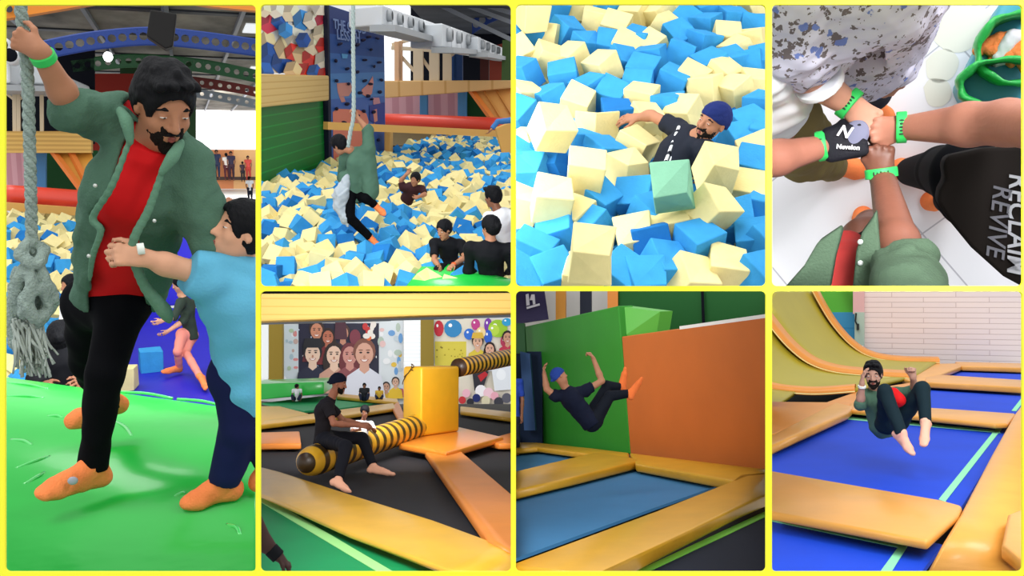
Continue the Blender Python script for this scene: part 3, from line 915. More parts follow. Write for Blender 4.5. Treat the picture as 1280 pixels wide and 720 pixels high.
    add(P, 'bolster', tube(np.array([lerp(p0, p1, t) for t in np.linspace(0, 1, 6)]), .215, 20), mat('vinyl_red', '#e2442f', .35, .5, bump=.05), None, True, label='long red round bolster edging the far side of the foam pit', cat='bolster')
    add(P, 'edge_board', beam(a(-6, 257, dB - 1.1), a(122, 266, dB - 1.1), .2, .16), mat('board_tan', '#dca95c', .6), None, label='tan edge board along the foot of the red bolster', cat='board')
    # --- white duct boxes and their posts
    dk = empty(P, 'air_duct', a(28, 110, dB), 'white air duct with round outlets behind the rope', 'air duct')
    wht = mat('duct_white', '#eef1f4', .5, .4)
    add(P, 'duct_box', bevelled(prism([a(12, 66, dB), a(58, 68, dB), a(58, 105, dB), a(12, 104, dB)], (0, 1.2, 0)), .04), wht, dk)
    add(P, 'duct_box', bevelled(prism([a(-4, 45, dB - 1), a(13, 50, dB - 1), a(13, 104, dB - 1), a(-4, 104, dB - 1)], (0, 1.2, 0)), .04), wht, dk)
    add(P, 'duct_box', bevelled(prism([a(58, 84, dB + 1), a(112, 108, dB + 4), a(112, 122, dB + 4), a(58, 108, dB + 1)], (0, .8, 0)), .04), wht, dk)
    for x, y in ((4, 58), (16, 71)):
        o = a(x, y, dB - 1.05)
        add(P, 'outlet', tube([o + Y * .1, o - Y * .25, o - Y * .3], [.17, .17, .12], 14), wht, dk, True)
        add(P, 'outlet_mouth', ellipsoid(o - Y * .3, (.13, .02, .13)), void, dk, True)
    add(P, 'tray', prism([a(-4, 105, dB - 1), a(62, 108, dB - 1), a(62, 114, dB - 1), a(-4, 113, dB - 1)], (0, 1.5, 0)), mat('duct_grey', '#a9adb0', .5), dk)
    fr = empty(P, 'steel_frame', a(22, 165, dB), 'cream steel support frame under the white air duct', 'frame')
    for x in (18, 23, 52):
        add(P, 'post', beam(a(x, 112, dB + .1), a(x + .5, 165, dB + .1), .07, .07), mat('steel_cream', '#d9c7a8', .5), fr)
    add(P, 'brace', beam(a(23, 125, dB + .1), a(40, 113, dB + .1), .05, .05), mat('steel_cream', ''), fr)
    add(P, 'brace', beam(a(3, 113, dB + .1), a(18, 125, dB + .1), .05, .05), mat('steel_cream', ''), fr)
    # --- roof
    zc = 4.6
    rm = mat('roof_sheets', '#8a8479', .7, .2, bump=.2, bscale=2, var=.7, vscale=.7, stretch=(1, .45, 1))
    add(P, 'ceiling', prism([A(-11, 12, zc), A(10, 12, zc), A(14, 62, zc), A(-16, 62, zc)], (0, 0, .1)), rm, None, kind='structure')
    steel = mat('steel_grey', '#7d828a', .4, .5)
    dark = mat('steel_dark', '#2c3038', .5, .4)
    for i, x in enumerate((-7.2, -5.4, -3.6, -1.9, -.2, 1.4, 3.0, 4.6)):
        add(P, 'roof_purlin', beam(A(x, 13, zc - .08), A(x, 60, zc - .08), .09, .12), steel, None, label='grey steel purlin under the rope hall roof, %s from the left' % NTH[i + 1], cat='purlin', group='roof purlins')
    for i, y in enumerate((19, 22, 26, 31, 37, 44)):
        add(P, 'roof_batten', beam(A(-12, y, zc - .02), A(10, y, zc - .02), .35, .05), dark, None, label='dark cross batten under the rope hall roof, %s from the front' % NTH[i + 1], cat='batten', group='roof battens')
    for i, (x, y) in enumerate(((1.4, 17.6), (3.2, 20.5), (2.2, 24), (4.2, 29), (-.6, 20.2), (3., 34), (4.5, 38))):
        add(P, 'roof_light_sheet', box((x, y, zc - .03), (1.2, 1.5, .03)), mat('skylight', '#e9edf0', .5, emit=.75), None, label='pale translucent roof sheet, %s' % ('nearest the black loudspeaker', 'beside the blue truss at the window side', 'between the blue and green trusses', 'beyond the green truss at the window side', 'above the blue truss, left of the others', 'between the green and maroon trusses', 'farthest in, above the bright window')[i], cat='skylight', group='skylights')
    def truss(pts, dd, th, n, colr, nm, lab):
        pts = spline([a(x, y, dd) for x, y in pts], 10)
        L = np.concatenate([[0], np.cumsum(np.linalg.norm(np.diff(pts, axis=0), axis=1))])
        at_ = lambda s: A(*[np.interp(s, L, pts[:, i]) for i in range(3)])
        V, Fc = [], []
        for i in range(n):
            s0, s1 = L[-1] * i / n, L[-1] * (i + 1) / n; w = (s1 - s0) / 2
            c = at_((s0 + s1) / 2); tx = nrm(at_(s1) - at_(s0)); up = nrm(A(-tx[2], 0, tx[0]))
            r = th * .27; b = len(V)
            sq = [(-w, -th / 2), (0, -th / 2), (w, -th / 2), (w, 0), (w, th / 2), (0, th / 2), (-w, th / 2), (-w, 0)]
            for dy in (0, .06):
                for k, (u, v) in enumerate(sq):
                    e0 = at_(s0) if u < 0 else (at_(s1) if u > 0 else c)
                    V.append(e0 + up * v + Y * dy)
                for k in range(8):
                    an = math.radians(225 + 45 * k); V.append(c + tx * r * math.cos(an) + up * r * math.sin(an) + Y * dy)
            for k in range(8):
                m = (k + 1) % 8
                Fc += [[b + k, b + m, b + 8 + m, b + 8 + k], [b + 16 + m, b + 16 + k, b + 24 + k, b + 24 + m], [b + 8 + k, b + 8 + m, b + 24 + m, b + 24 + k]]
                if k in (0, 1, 4, 5): Fc.append([b + m, b + k, b + 16 + k, b + 16 + m])
        tr = add(P, 'roof_truss', (np.array(V), Fc), mat(nm, colr, .5, .4), None, label=lab, cat='roof truss')
        ed = [tube(pts + nrm(A(0, 0, 1)) * sg * th * .52 + Y * .03, .03, 6) for sg in (-1, 1)]
        add(P, 'flange', join(*ed), mat(nm + '_flange', colr, .4, .5), tr)
    truss([(40, 66), (80, 57), (130, 49), (190, 45), (250, 50), (325, 60)], 19.5, .30, 22, '#1d3f8f', 'truss_blue', 'blue arched roof truss with round holes, nearest of the arches')
    truss([(90, 83), (160, 76), (225, 79), (270, 85), (325, 96)], 25, .28, 19, '#245c34', 'truss_green', 'green arched roof truss with round holes behind the blue one')
    truss([(200, 98), (250, 103), (290, 109), (325, 116)], 31, .26, 11, '#7a2c26', 'truss_red', 'maroon arched roof truss with round holes')
    truss([(200, 110), (250, 117), (290, 124), (325, 131)], 36, .28, 11, '#8d98a2', 'truss_grey', 'grey arched roof truss farthest in, above the bright window')
    ob = add(P, 'roof_beam', prism([a(-2, 2, 12), a(120, -6, 12), a(122, 4, 12), a(-2, 25, 12)], (0, .15, 0)), mat('beam_orange', '#e58a2c', .5), None, label='orange roof beam in the top corner above the rope', cat='beam')
    add(P, 'bolt_hole', tube([a(11, 11, 11.99) , a(11, 11, 11.9)], .04, 12), dark, ob)
    add(P, 'roof_beam', prism([a(215, 0, 12), a(325, -2, 12), a(325, 14, 12), a(262, 8, 12)], (0, .15, 0)), mat('beam_orange', ''), None, label='orange roof beam above the window side of the rope hall', cat='beam')
    sp = empty(P, 'loudspeaker', a(205, 60, 15), 'black loudspeaker hanging under the roof above the man', 'loudspeaker')
    add(P, 'cabinet', bevelled(prism([a(188, 12, 15), a(221, 17, 15), a(216, 58, 15), a(207, 61, 15), a(183, 45, 15)], (0, .35, 0)), .02), mat('speaker_black', '#151311', .6), sp)
    add(P, 'bracket', beam(a(203, -2, 15.1), a(203, 20, 15.1), .04, .04), dark, sp)
    lb = empty(P, 'ceiling_lamp', a(135, 76, 22), 'round white lamp glowing under the blue roof truss', 'lamp')
    add(P, 'bulb', ellipsoid(a(135, 71, 22), (.1, .1, .11)), mat('lamp_glow', '#ffffff', .5, emit=6), lb, True)
    add(P, 'lamp_cap', tube([a(135, 68, 22), a(135, 60, 22)], [.05, .02], 10), dark, lb, True)
    # --- foam pit heap
    def heap(px, py):
        t = (470 - py) / 200.; dd = 1 / ((1 - t) / 8.2 + t / 20)
        return a(px, py, dd)
    hp = [heap(-4, 266), heap(112, 272), heap(135, 480), heap(-6, 480)]
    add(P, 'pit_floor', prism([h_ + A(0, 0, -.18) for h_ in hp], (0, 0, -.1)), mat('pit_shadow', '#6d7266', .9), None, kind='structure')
    n = 0; far = []; near = []
    y = 268.
    while y < 478:
        t = (470 - y) / 200.; dd = 1 / ((1 - t) / 8.2 + t / 20); w = F * .215 / dd
        x = -4 + rg.uniform(0, w)
        while x < 116 + (y - 268) * .1:
            c = heap(x + rg.uniform(-2, 2), y + rg.uniform(-2, 2)) + A(0, 0, rg.uniform(-.06, .04))
            col = 'c' if rg.random() < .58 else ('b' if rg.random() < .75 else 'd')
            if y > 300 or rg.random() < .8:
                if y > 318: near.append((-y, c, rot_rand(rg), col, n))
                else: far.append((c, rot_rand(rg), col))
            x += w * 1.02; n += 1
        y += w * .62
    cube_rows(P, near, .215, 'behind the knotted rope', 'foam cubes behind the rope')
    cube_mass(P, far, .215, 'foam cubes heaped far off below the red bolster', 'foam cubes')
    # cubes on the blue mat
    foam_cube(P, P.g(190, 463, zl) + Z * .11, .225, np.array(Matrix.Rotation(.12, 3, 'Z')), 'b', 'blue foam cube lying alone on the royal blue mat', None, 0)
    foam_cube(P, P.g(156, 486, zl) + Z * .11, .22, np.array(Matrix.Rotation(-.1, 3, 'Z')), 'c', 'cream foam cube on the royal blue mat behind the green mat edge', None, 2)
    # --- rope
    d0 = 2.82
    rp_ = empty(P, 'climbing_rope', a(36, 470, d0), 'thick grey hemp rope ending in a knot with a frayed tail', 'rope')
    rmat = stripe_mat('rope_hemp', '#7f9490', '#a9bbb4', 26, 'Z', .9, .5, bump=.6, soft=.3)
    path = spline([a(24, -6, d0), a(28, 30, d0), a(34, 90, d0), a(37, 180, d0), a(39, 260, d0), a(40, 318, d0)], 12)
    geos = []
    ln = np.concatenate([[0], np.cumsum(np.linalg.norm(np.diff(path, axis=0), axis=1))])
    for k in range(3):
        ph = ln * 75 + k * 2.094
        off = np.stack([np.cos(ph), np.sin(ph), 0 * ph], 1) * .0078
        fine = np.array([[np.interp(t, ln, (path + 0)[:, i]) for i in range(3)] for t in np.linspace(0, ln[-1], 160)])
        pf = np.linspace(0, ln[-1], 160) * 75 + k * 2.094
        geos.append(tube(fine + np.stack([np.cos(pf), np.sin(pf), 0 * pf], 1) * .0078, .0098, 7))
    add(P, 'rope_strands', join(*geos), mat('rope_grey', '#93a49d', .9, .1, bump=.7, bscale=120, var=.15, vscale=30), rp_, True)
    K = Soft(.004)
    kp = lambda x, y, dz=0.: a(x, y, d0 + dz)
    for pts in ([(40, 300, 0), (26, 318, -.03), (46, 330, -.04), (54, 312, .0), (36, 306, .03)], [(38, 330, 0), (24, 350, -.03), (22, 385, 0), (34, 410, .01), (52, 398, -.02), (60, 380, -.02), (50, 362, -.045), (32, 372, -.045), (30, 392, -.04)],
                [(45, 325, -.01), (56, 350, -.03), (66, 372, -.01), (62, 388, 0.01)], [(30, 335, -.02), (40, 352, -.05), (34, 380, -.06), (44, 398, -.05), (56, 392, -.03)], [(22, 340, 0), (17, 370, 0), (15, 405, 0), (19, 430, 0)],
                [(48, 340, .02), (44, 370, .02), (48, 405, .01)]):
        c = spline([kp(*p) for p in pts], 5)
        K.chain(list(c), [.0165] * len(c), k=.004)
    K.wrinkle(.0014, 190, 3)
    add(P, 'knot', K.build(), mat('rope_grey', ''), rp_, True)
    fz = []
    for i in range(110):
        x = rg.uniform(12, 54); y0 = rg.uniform(395, 420)
        x1 = 20 + (x - 12) * .75 + rg.uniform(-8, 26); y1 = rg.uniform(436, 472)
        fz.append(tube(spline([kp(x, y0, rg.uniform(-.03, .03)), kp((x + x1) / 2 + rg.uniform(-4, 4), (y0 + y1) / 2, rg.uniform(-.04, .04)), kp(x1, y1, rg.uniform(-.05, .05))], 4), [.0045] * 5 + [.003] * 4, 5))
    add(P, 'frayed_tail', join(*fz), mat('rope_fray', '#a9b3ac', .95, .05), rp_, True, kind='stuff')
    # --- person in black sitting behind the mat, child in white behind
    dw = 6.0
    blk = mat('cloth_black', '#0d0e14', .8, .2)
    J = dict(pel=a(78, 478, dw), che=a(76, 452, dw), nec=a(74, 435, dw + .02), hed=a(75, 422, dw), shL=a(50, 450, dw), elL=a(44, 474, dw - .1), wrL=a(56, 482, dw - .25),
             shR=a(98, 450, dw), elR=a(108, 470, dw - .1), wrR=a(100, 478, dw - .35))
    figure(P, J, 'person in black seen from behind, sitting between the rope tail and the mat', Y, SKIN_D(), h=.01, s=.92, top=blk, sleeve=2, hairstyle='bun', hs=.9)
    dw = 9.0
    J = dict(pel=a(90, 410, dw), che=a(92, 390, dw), nec=a(90, 375, dw), hed=a(88, 357, dw), shL=a(82, 384, dw), elL=a(80, 402, dw), wrL=a(84, 415, dw), shR=a(100, 384, dw), elR=a(104, 402, dw), wrR=a(104, 415, dw))
    figure(P, J, 'child in a white shirt in the foam pit behind the man', A(-.8, -.5, 0), SKIN(), h=.012, s=.72, top=mat('cotton_white', ''), sleeve=1.5, hs=1.1)
    # --- girl on the blue mat
    dg = 9.6
    G = lambda x, y, o=0.: a(x, y, dg + o)
    J = dict(pel=G(238, 415), che=G(233, 385), nec=G(226, 368), hed=G(224, 354, -.05), shL=G(226, 378, -.12), elL=G(218, 396, -.25), wrL=G(203, 401, -.3), shR=G(240, 380, .1), elR=G(228, 402, -.2), wrR=G(210, 414, -.3),
             hiL=G(228, 418, -.05), knL=G(222, 440, -.25), anL=G(224, 459, -.1), toL=G(205, 461, -.25), hiR=G(240, 420, .05), knR=G(232, 440, -.15), anR=P.g(250, 471, -.9), toR=P.g(253, 483, -.93))
    figure(P, J, 'child in peach leggings bending forward on the royal blue mat', A(-.9, -.3, -.35), SKIN_L(), h=.011, s=.68, top=mat('knit_dark_green', '#2c3a30', .8), sleeve=1.1,
           bottom=mat('leggings_peach', '#e88f7f', .8), hs=1.05, botgrow=.006, bodyfn=None)
    # --- the man
    m = lambda x, y, o=0.: a(x, y, 3.0 + o)
    jk = mat('denim_olive', '#4e6f5d', .85, .15, bump=.25, bscale=160, var=.07, vscale=9)
    J = dict(pel=m(150, 372, .30), che=m(172, 245, .02), nec=m(190, 185, -.02), hed=m(205, 131, -.10),
             shL=m(148, 150, .02), elL=m(89, 134, -.10), wrL=m(50, 64, -.235), shR=m(232, 205, -.02), elR=m(266, 316, -.05), wrR=m(273, 290, .14),
             hiL=m(152, 380, .25), knL=m(131, 468, .12), anL=m(116, 583, .17), toL=m(52, 598, .06), hiR=m(112, 378, .4), knR=m(108, 455, .55), anR=m(138, 503, .85), toR=m(84, 521, .8))
    face = nrm(A(.34, -.78, -.50)); up = A(.12, -.30, .9)
    nf = A(.25, -.97, -.1)
    def bd(S, J, HR):
        S.cone(J['nec'], J['hed'] - HR[2] * .06, .058, .055, k=.03)
    band = mat('band_green', '#2fc35a', .5, .4)
    man = figure(P, J, 'man in an open olive shirt over a red top, hanging on to the rope', nf, SKIN(), h=.0065, s=.95, face=face, hup=up, hs=1.02, top=mat('jersey_red', '#d01318', .75, .2, var=.06, vscale=6), sleeve=.2,
                 bottom=mat('trousers_black', '#07080c', .85, .08), hairstyle='quiff', hairvol=.012, beard=True, bigface=True, lids=.45, hands=dict(L=dict(d=A(-.85, .12, .5), palm=A(.1, .97, .1), side=A(.1, 0, 1), curl=72, thumb=45, thumbcurl=30, s=.82), R=dict(d=A(.35, .1, .9), palm=A(.3, .9, 0), side=A(-1, 0, .2), curl=40)),
                 bodyfn=bd, topfn=lambda S, J, HR: S.cone(m(184, 196, -.05), m(187, 182, -.06), .075, .058, k=.03, capb=True), topgrow=.010, toplong=-.022, hairh=.005, botgrow=.006, wr=(.003, 22, 2))
    HRm = frame_from(face, up)
    # open shirt
    fl_ = bpy.data.lights.new('fill_far', 'AREA'); fl_.shape = 'DISK'; fl_.size = 6; fl_.energy = 900  # unseen fill light added to brighten the far peach wall and people
    fo = bpy.data.objects.new('fill_far', fl_); COL.objects.link(fo); fo.matrix_world = P.M @ Matrix.Translation(Vector(a(282, 185, 44))) @ Matrix.Rotation(math.radians(80), 4, 'X')
    S = Soft(.0065); s = .95; g = .022
    sp_ = nrm(J['nec'] - J['pel']); ff = nrm(nf - sp_ * (nf @ sp_)); fl = (ff, .74)
    lowp = lerp(J['pel'], J['che'], .02)
    S.cone(lowp, lerp(J['pel'], J['che'], .5), .135 + g, .128 + g, k=.04, flat=fl, capa=True)
    S.cone(lerp(J['pel'], J['che'], .5), J['che'], .128 + g, .145 + g, k=.04, flat=fl)
    S.cone(J['shL'], J['shR'], .06 + g, k=.05)
    S.cone(J['che'], lerp(J['shL'], J['shR'], .5), .13 + g, .08 + g, k=.05, flat=fl)
    q = lerp(J['elL'], J['wrL'], .12)
    S.chain([J['shL'], J['elL']], [.072, .062], k=.04)
    S.cone(J['elL'] + (J['elL'] - J['wrL']) * .02, q, .066, .06, k=.01, capb=True)
    S.chain([J['shR'], lerp(J['shR'], J['elR'], .55), J['elR']], [.078, .072, .062], k=.04)
    S.cone(J['elR'], lerp(J['elR'], J['wrR'], .55), .06, .05, k=.02, capb=True)
    # shirt tails hanging past the hips
    S.cone(m(104, 300, .1), m(112, 352, .12), .034, .02, k=.04)
    # opening
    xz = lambda x, y: (lambda p: (p[0], p[2]))(m(x, y, -.12))
    op = [xz(168, 150), xz(186, 178), xz(206, 206), xz(200, 225), xz(186, 262), xz(166, 306), xz(160, 330), xz(172, 368), xz(188, 420), xz(100, 420), xz(108, 345), xz(112, 330), xz(124, 285), xz(112, 270), xz(137, 235), xz(158, 168)]
    S.poly(op, 2.0, 3.06, k=.008)
    S.poly([xz(168, 300), xz(172, 368), xz(188, 440), xz(96, 440), xz(104, 345), xz(120, 300)], 2.0, 3.28, k=.008)
    S.poly([xz(150, 130), xz(176, 150), xz(206, 206), xz(225, 180), xz(225, 120), xz(170, 100)], 2.0, 3.0, k=.01)
    S.wrinkle(.0045, 24, 8); S.wrinkle(.0016, 70, 2)
    add(P, 'open_shirt', S.build(), jk, man, True)
    C = Soft(.005)
    def strip(pts, rs, k):
        n_ = 5; sp2 = spline(pts, n_); rr = np.interp(np.arange(len(sp2)) / n_, range(len(rs)), rs); C.chain(list(sp2), list(rr), k=.008)
    for pts in ([m(150, 138, -.08), m(158, 152, -.16), m(163, 178, -.17)], [m(226, 178, -.1), m(216, 196, -.17), m(202, 216, -.18)]):
        strip(pts, [.012, .017, .009], k=.02)
    strip([m(203, 214, -.17), m(186, 262, -.17), m(166, 306, -.16), m(178, 352, -.1), m(205, 388, -.06), m(212, 402, -.04)], [.008, .011, .012, .014, .022, .006], k=.02)
    strip([m(162, 176, -.16), m(140, 232, -.17), m(116, 272, -.12), m(126, 288, -.13), m(116, 320, -.1), m(112, 350, -.07)], [.007, .009, .009, .008, .008, .005], k=.015)
    add(P, 'collar_and_placket', C.build(), mat('denim_olive_light', '#5f8770', .85, .15, bump=.25, bscale=160), man, True)
    for x, y in ((193, 276), (119, 232), (111, 320)):
        add(P, 'button', ellipsoid(m(x, y, -.19), (.006, .005, .006), n=10), mat('button_metal', '#c9d0cc', .3, .6, metal=.6), man, True)
    wristband(P, man, J['wrL'] + nrm(J['elL'] - J['wrL']) * .02, J['elL'] - J['wrL'], .034, .024, band)
    wristband(P, man, m(176, 311, -.2), A(1, .1, .1), .017, .02, mat('band_white', '#e8efe8', .5))
    # sock badge
    for x, y in ((91, 601),):
        add(P, 'sock_badge', ellipsoid(m(x, y, .055), (.016, .006, .014), n=12), mat('badge_grey', '#a4a6b4', .7), man, True)
    # --- the boy at the edge
    b = lambda x, y, o=0.: a(x, y, 2.95 + o)
    J = dict(pel=b(306, 465, .12), che=b(292, 368, .05), nec=b(302, 322, .04), hed=b(299, 289, -.02), shL=b(262, 345, -.05), elL=b(216, 333, -.08), wrL=b(180, 322, -.12), shR=b(322, 340, .15), elR=b(300, 330, .38), wrR=b(276, 312, .42),
             hiL=b(296, 470, .1), knL=b(298, 540, .06), anL=b(280, 602, .08), toL=b(230, 614, .04), hiR=b(326, 470, .15), knR=b(326, 540, .1), anR=b(336, 580, .12), toR=b(312, 592, .1))
    boy = figure(P, J, 'boy in a sky blue shirt reaching for the man from the side', A(-.95, -.15, .1), SKIN_L(), h=.007, s=.86, face=A(-.84, -.42, .32), hup=A(.32, .0, .95), hs=.92,
                 top=mat('shirt_sky', '#63b4d6', .8, .15, bump=.15, bscale=120, var=.06, vscale=6), sleeve=.55, bottom=mat('trousers_navy', '#121a44', .8, .15, var=.1), toplong=.1, topgrow=.035, botgrow=.018, wr=(.006, 24, 5), bigface=True, beard=False, lids=.5,
                 hands=dict(L=dict(d=A(-.9, 0, .15), palm=A(0, .9, -.3), side=A(0, 0, 1), curl=45), R=dict(d=A(0, -.2, 1), palm=A(1, .2, 0), side=A(0, -1, 0), curl=35)))
    return P
P1 = bay_rope()
# ================================================================== bay 2: man swinging over the foam pit
def bay_swing():
    P = Panel((325.5, 5.5, 638.5, 357.5), (0, 85), (1280, 85), 750, 2.05)
    rg = random.Random(22); a = P.at
    X, Y, Z = A(1, 0, 0), A(0, 1, 0), A(0, 0, 1)
    quad = lambda pts, d: [a(x, y, d) for x, y in pts]
    void = mat('void_dark', '#12141c', .9, .1)
    # --- left wall: green boards, tan beam, printed cubes
    p0 = P.g(325, 237); p1 = P.g(411, 203); u = nrm(p1 - p0); nl = A(u[1], -u[0], 0.)
    if nl @ (P.eye - p0) < 0: nl = -nl
    W_ = lambda x, y, o=0.: P.on(x, y, p0 + nl * o, nl)
    add(P, 'wall_left', prism([W_(318, 128), W_(414, 122), W_(414, 215), W_(318, 262)], -nl * .15), stripe_mat('boards_green', '#0f7a2c', '#17963a', 5.2, 'Z', .45, .86, bump=.35), None, kind='structure')
    add(P, 'padded_beam', bevelled(prism([W_(318, 92, .25), W_(411.5, 94.5, .25), W_(411.5, 125.5, .25), W_(318, 135.5, .25)], -nl * .4), .03), stripe_mat('beam_cream', '#e0bd78', '#d2aa62', 9, 'Z', .6, .8, bump=.4), None, label='cream ribbed beam on top of the green board wall by the foam pit', cat='beam')
    mb = add(P, 'mural', prism([W_(318, 0), W_(407, 0), W_(407, 92), W_(318, 91)], -nl * .06), mat('print_white', '#f3efe6', .6), None, label='large print of red, blue and cream foam cubes above the cream beam', cat='mural')
    sh = []
    R_ = random.Random(3)
    pal = ['#e8392c', '#f2d3a0', '#1f62b8', '#f6e2bd', '#2f8fd6', '#e23a55', '#f2cf97', '#f7ead2', '#174f9f', '#e8392c']
    fixed = [(333, 52, 13, 1), (336, 28, 14, 5), (335, 68, 15, 8), (350, 25, 12, 2), (352, 78, 14, 8), (357, 60, 15, 1), (368, 45, 15, 7), (363, 15, 13, 3), (378, 25, 13, 4), (366, 65, 11, 0), (378, 68, 13, 6), (388, 72, 12, 0), (380, 92, 14, 0), (392, 55, 14, 3), (390, 25, 12, 7), (404, 25, 11, 5), (402, 42, 12, 3), (406, 58, 12, 0), (405, 76, 13, 7), (393, 90, 10, 2), (405, 93, 9, 0), (330, 90, 13, 2), (366, 88, 12, 6), (345, 12, 11, 7), (330, 12, 10, 3), (400, 8, 12, 7), (379, 50, 10, 8), (357, 38, 10, 4)]
    for x, y, r, c in fixed:
        a0 = R_.uniform(0, 1.2); col = A(*[int(pal[c][i:i + 2], 16) for i in (1, 3, 5)])
        hx = [(x + r * math.cos(a0 + k * 1.047), y + r * 1.05 * math.sin(a0 + k * 1.047)) for k in range(6)]
        for k, f in ((0, 1.0), (2, .8), (4, 1.12)):
            sh.append(([(x, y), hx[k], hx[(k + 1) % 6], hx[(k + 2) % 6]], tuple(np.clip(col * f, 0, 255))))
    g, c = printed(P, sh, W_(360, 50), nl)
    add(P, 'print', g, attr_mat('print_ink'), mb, fcol=c)
    # --- climbing wall
    q0 = P.g(411, 205); q1 = P.g(483, 191); u = nrm(q1 - q0); nc = A(u[1], -u[0], 0.)
    if nc @ (P.eye - q0) < 0: nc = -nc
    C_ = lambda x, y, o=0.: P.on(x, y, q0 + nc * o, nc)
    cw = add(P, 'climbing_wall', prism([C_(409.5, 6), C_(480, 29), C_(482, 193), C_(413, 207)], -nc * .25), mat('climb_blue', '#3c6fae', .5, .3), None, label='tall blue climbing wall with dark holds and a peach printed map', cat='climbing wall')
    # dark side cheek
    add(P, 'side_panel', prism([C_(409.5, 6, .02), C_(411.5, 7, .02), C_(415, 206, .02), C_(411, 207, .02)], -nc * .25), mat('climb_side', '#151a30', .6), cw)
    sh = [([(411, 7), (480, 29), (480, 50), (411, 42)], '#27386f'), ([(411, 42), (480, 50), (480, 72), (411, 66)], '#2f4f8e'), ([(411, 66), (480, 72), (480, 90), (411, 92)], '#3a66a8'),
          ([(412, 92), (480, 90), (480, 120), (413, 124)], '#4a80bd'), ([(413, 124), (480, 120), (481, 193), (414, 206)], '#3f63ad'),
          ([(421, 104), (438, 103), (441, 112), (436, 120), (424, 121), (422, 114)], '#d08a7c'), ([(424, 121), (430, 121), (432, 127), (427, 128)], '#d08a7c'),
          ([(416, 140), (422, 136), (448, 137), (458, 142), (461, 152), (456, 168), (452, 196), (417, 203)], '#ea8468'),
          ([(452, 112), (460, 105), (466, 95), (467, 103), (465, 117), (460, 122), (453, 118)], '#d98a7e'), ([(466, 122), (474, 122), (476, 132), (471, 138), (467, 132)], '#cf8c94'),
          ([(465, 136), (472, 134), (473, 152), (468, 156), (465, 148)], '#dd8a78'), ([(427, 67), (435, 68), (434, 73), (428, 73)], '#5b9fd0'), ([(462, 132), (481, 128), (481, 156), (474, 158), (462, 150)], '#26348c'), ([(466, 138), (471, 136), (472, 151), (468, 153)], '#dd8a78')]
    g, c = printed(P, sh, C_(445, 100), nc, .002)
    add(P, 'print', g, attr_mat('print_ink'), cw, fcol=c)
    xd = nrm(C_(470, 100) - C_(420, 100)); sc = np.linalg.norm(C_(470, 40) - C_(420, 40)) / 50
    for t, x, y, sz in (('THE GOOD', 438, 34, 7.5), ('LESS TH', 436, 46, 8.)):
        add(P, 'lettering', text_geo(t, sz * sc, C_(x, y, .04), nrm(C_(x + 10, y + 1.9) - C_(x, y)), Z, .003, .006), mat('letter_pale', '#7488b4', .6), cw)
    hs = [(425, 55), (454, 50), (461, 46), (447, 56), (464, 62), (439, 65), (420, 76), (456, 75), (468, 83), (434, 86), (447, 90), (421, 101), (436, 105), (456, 101), (463, 105), (450, 116), (465, 124), (475, 115), (434, 130), (421, 136), (430, 153), (477, 100), (472, 48), (474, 78), (455, 139), (444, 138), (460, 120), (447, 145), (467, 140), (430, 195), (425, 178), (458, 185), (473, 175), (470, 160)]
    for x, y in hs:
        add(P, 'climbing_hold', ellipsoid(C_(x, y, .05), (.045 * rg.uniform(.7, 1.3), .07, .038 * rg.uniform(.7, 1.2)), rot_rand(rg, .3), 8), mat('hold_dark', '#23203a', .6), cw, True)
    # --- back side, right of the climbing wall
    dB = 27.
    pw = lambda pts, d, m, nm, t=.2, **k: add(P, nm, prism(quad(pts, d), (0, t, 0)), m, None, **k)
    pw([(470, -2), (645, -2), (645, 190), (470, 190)], dB + 14, void, 'wall_back', kind='structure')
    pw([(470, 0), (512, 0), (512, 106), (470, 106)], dB + 10, mat('window_glare2', '#f6f8fb', .5, emit=.85), 'window_2', kind='structure')
    pw([(478, 118), (608, 112), (608, 156), (478, 156)], dB + 1.5, stripe_mat('pink_boards2', '#c58f9c', '#d7a6b2', 2.2, 'X'), 'wall_pink', kind='structure')
    for x0, x1 in ((524.5, 534), (572, 583)):
        add(P, 'post', bevelled(prism(quad([(x0, 112), (x1, 112), (x1, 152), (x0, 152)], dB + 1), (0, .2, 0)), .02), mat('post_blue', '#4b86ba', .6), None, label='blue post against the pink wall, %s' % ('nearest the climbing wall' if x0 < 550 else 'nearest the slide'), cat='post')
    pw([(583, 111), (645, 111), (645, 156), (583, 156)], dB + 1.3, mat('paint_forest', '#12451f', .8), 'wall_green', kind='structure')
    pw([(606, 60), (645, 50), (645, 115), (606, 115)], dB + 6, mat('paint_brick', '#8c3a2a', .7), 'wall_red', kind='structure')
    pw([(628, 50), (645, 50), (645, 128), (626, 128)], dB + 3, mat('paint_moss', '#4f6b3c', .7), 'wall_green', kind='structure')
    add(P, 'padded_beam', bevelled(prism(quad([(476, 101), (642, 100.5), (642, 110), (560, 117), (476, 123)], dB), (0, .35, 0)), .03), stripe_mat('beam_tan2', '#dcb377', '#c99c5c', 1.4, 'X', .6, .9), None, label='tan beam under the white air ducts above the pink wall', cat='beam')
    sl = empty(P, 'slide', a(612, 150, dB), 'tan slide coming down behind the red bolster at the pit end', 'slide')
    add(P, 'bed', prism([a(590, 113, dB + .4), a(642, 108, dB + .4), a(642, 152, dB - .6), a(618, 151, dB - .6)], (0, .15, -.05)), mat('slide_tan', '#e3a65c', .5), sl)
    add(P, 'rail', beam(a(589, 113, dB + .3), a(617, 151, dB - .7), .16, .12), mat('slide_orange', '#e8853a', .5), sl)
    for x in (604, 620): add(P, 'rib', beam(a(x, 112, dB + .3), a(x + 24, 151, dB - .7), .05, .05), mat('slide_seam', '#cf8f48', .5), sl)
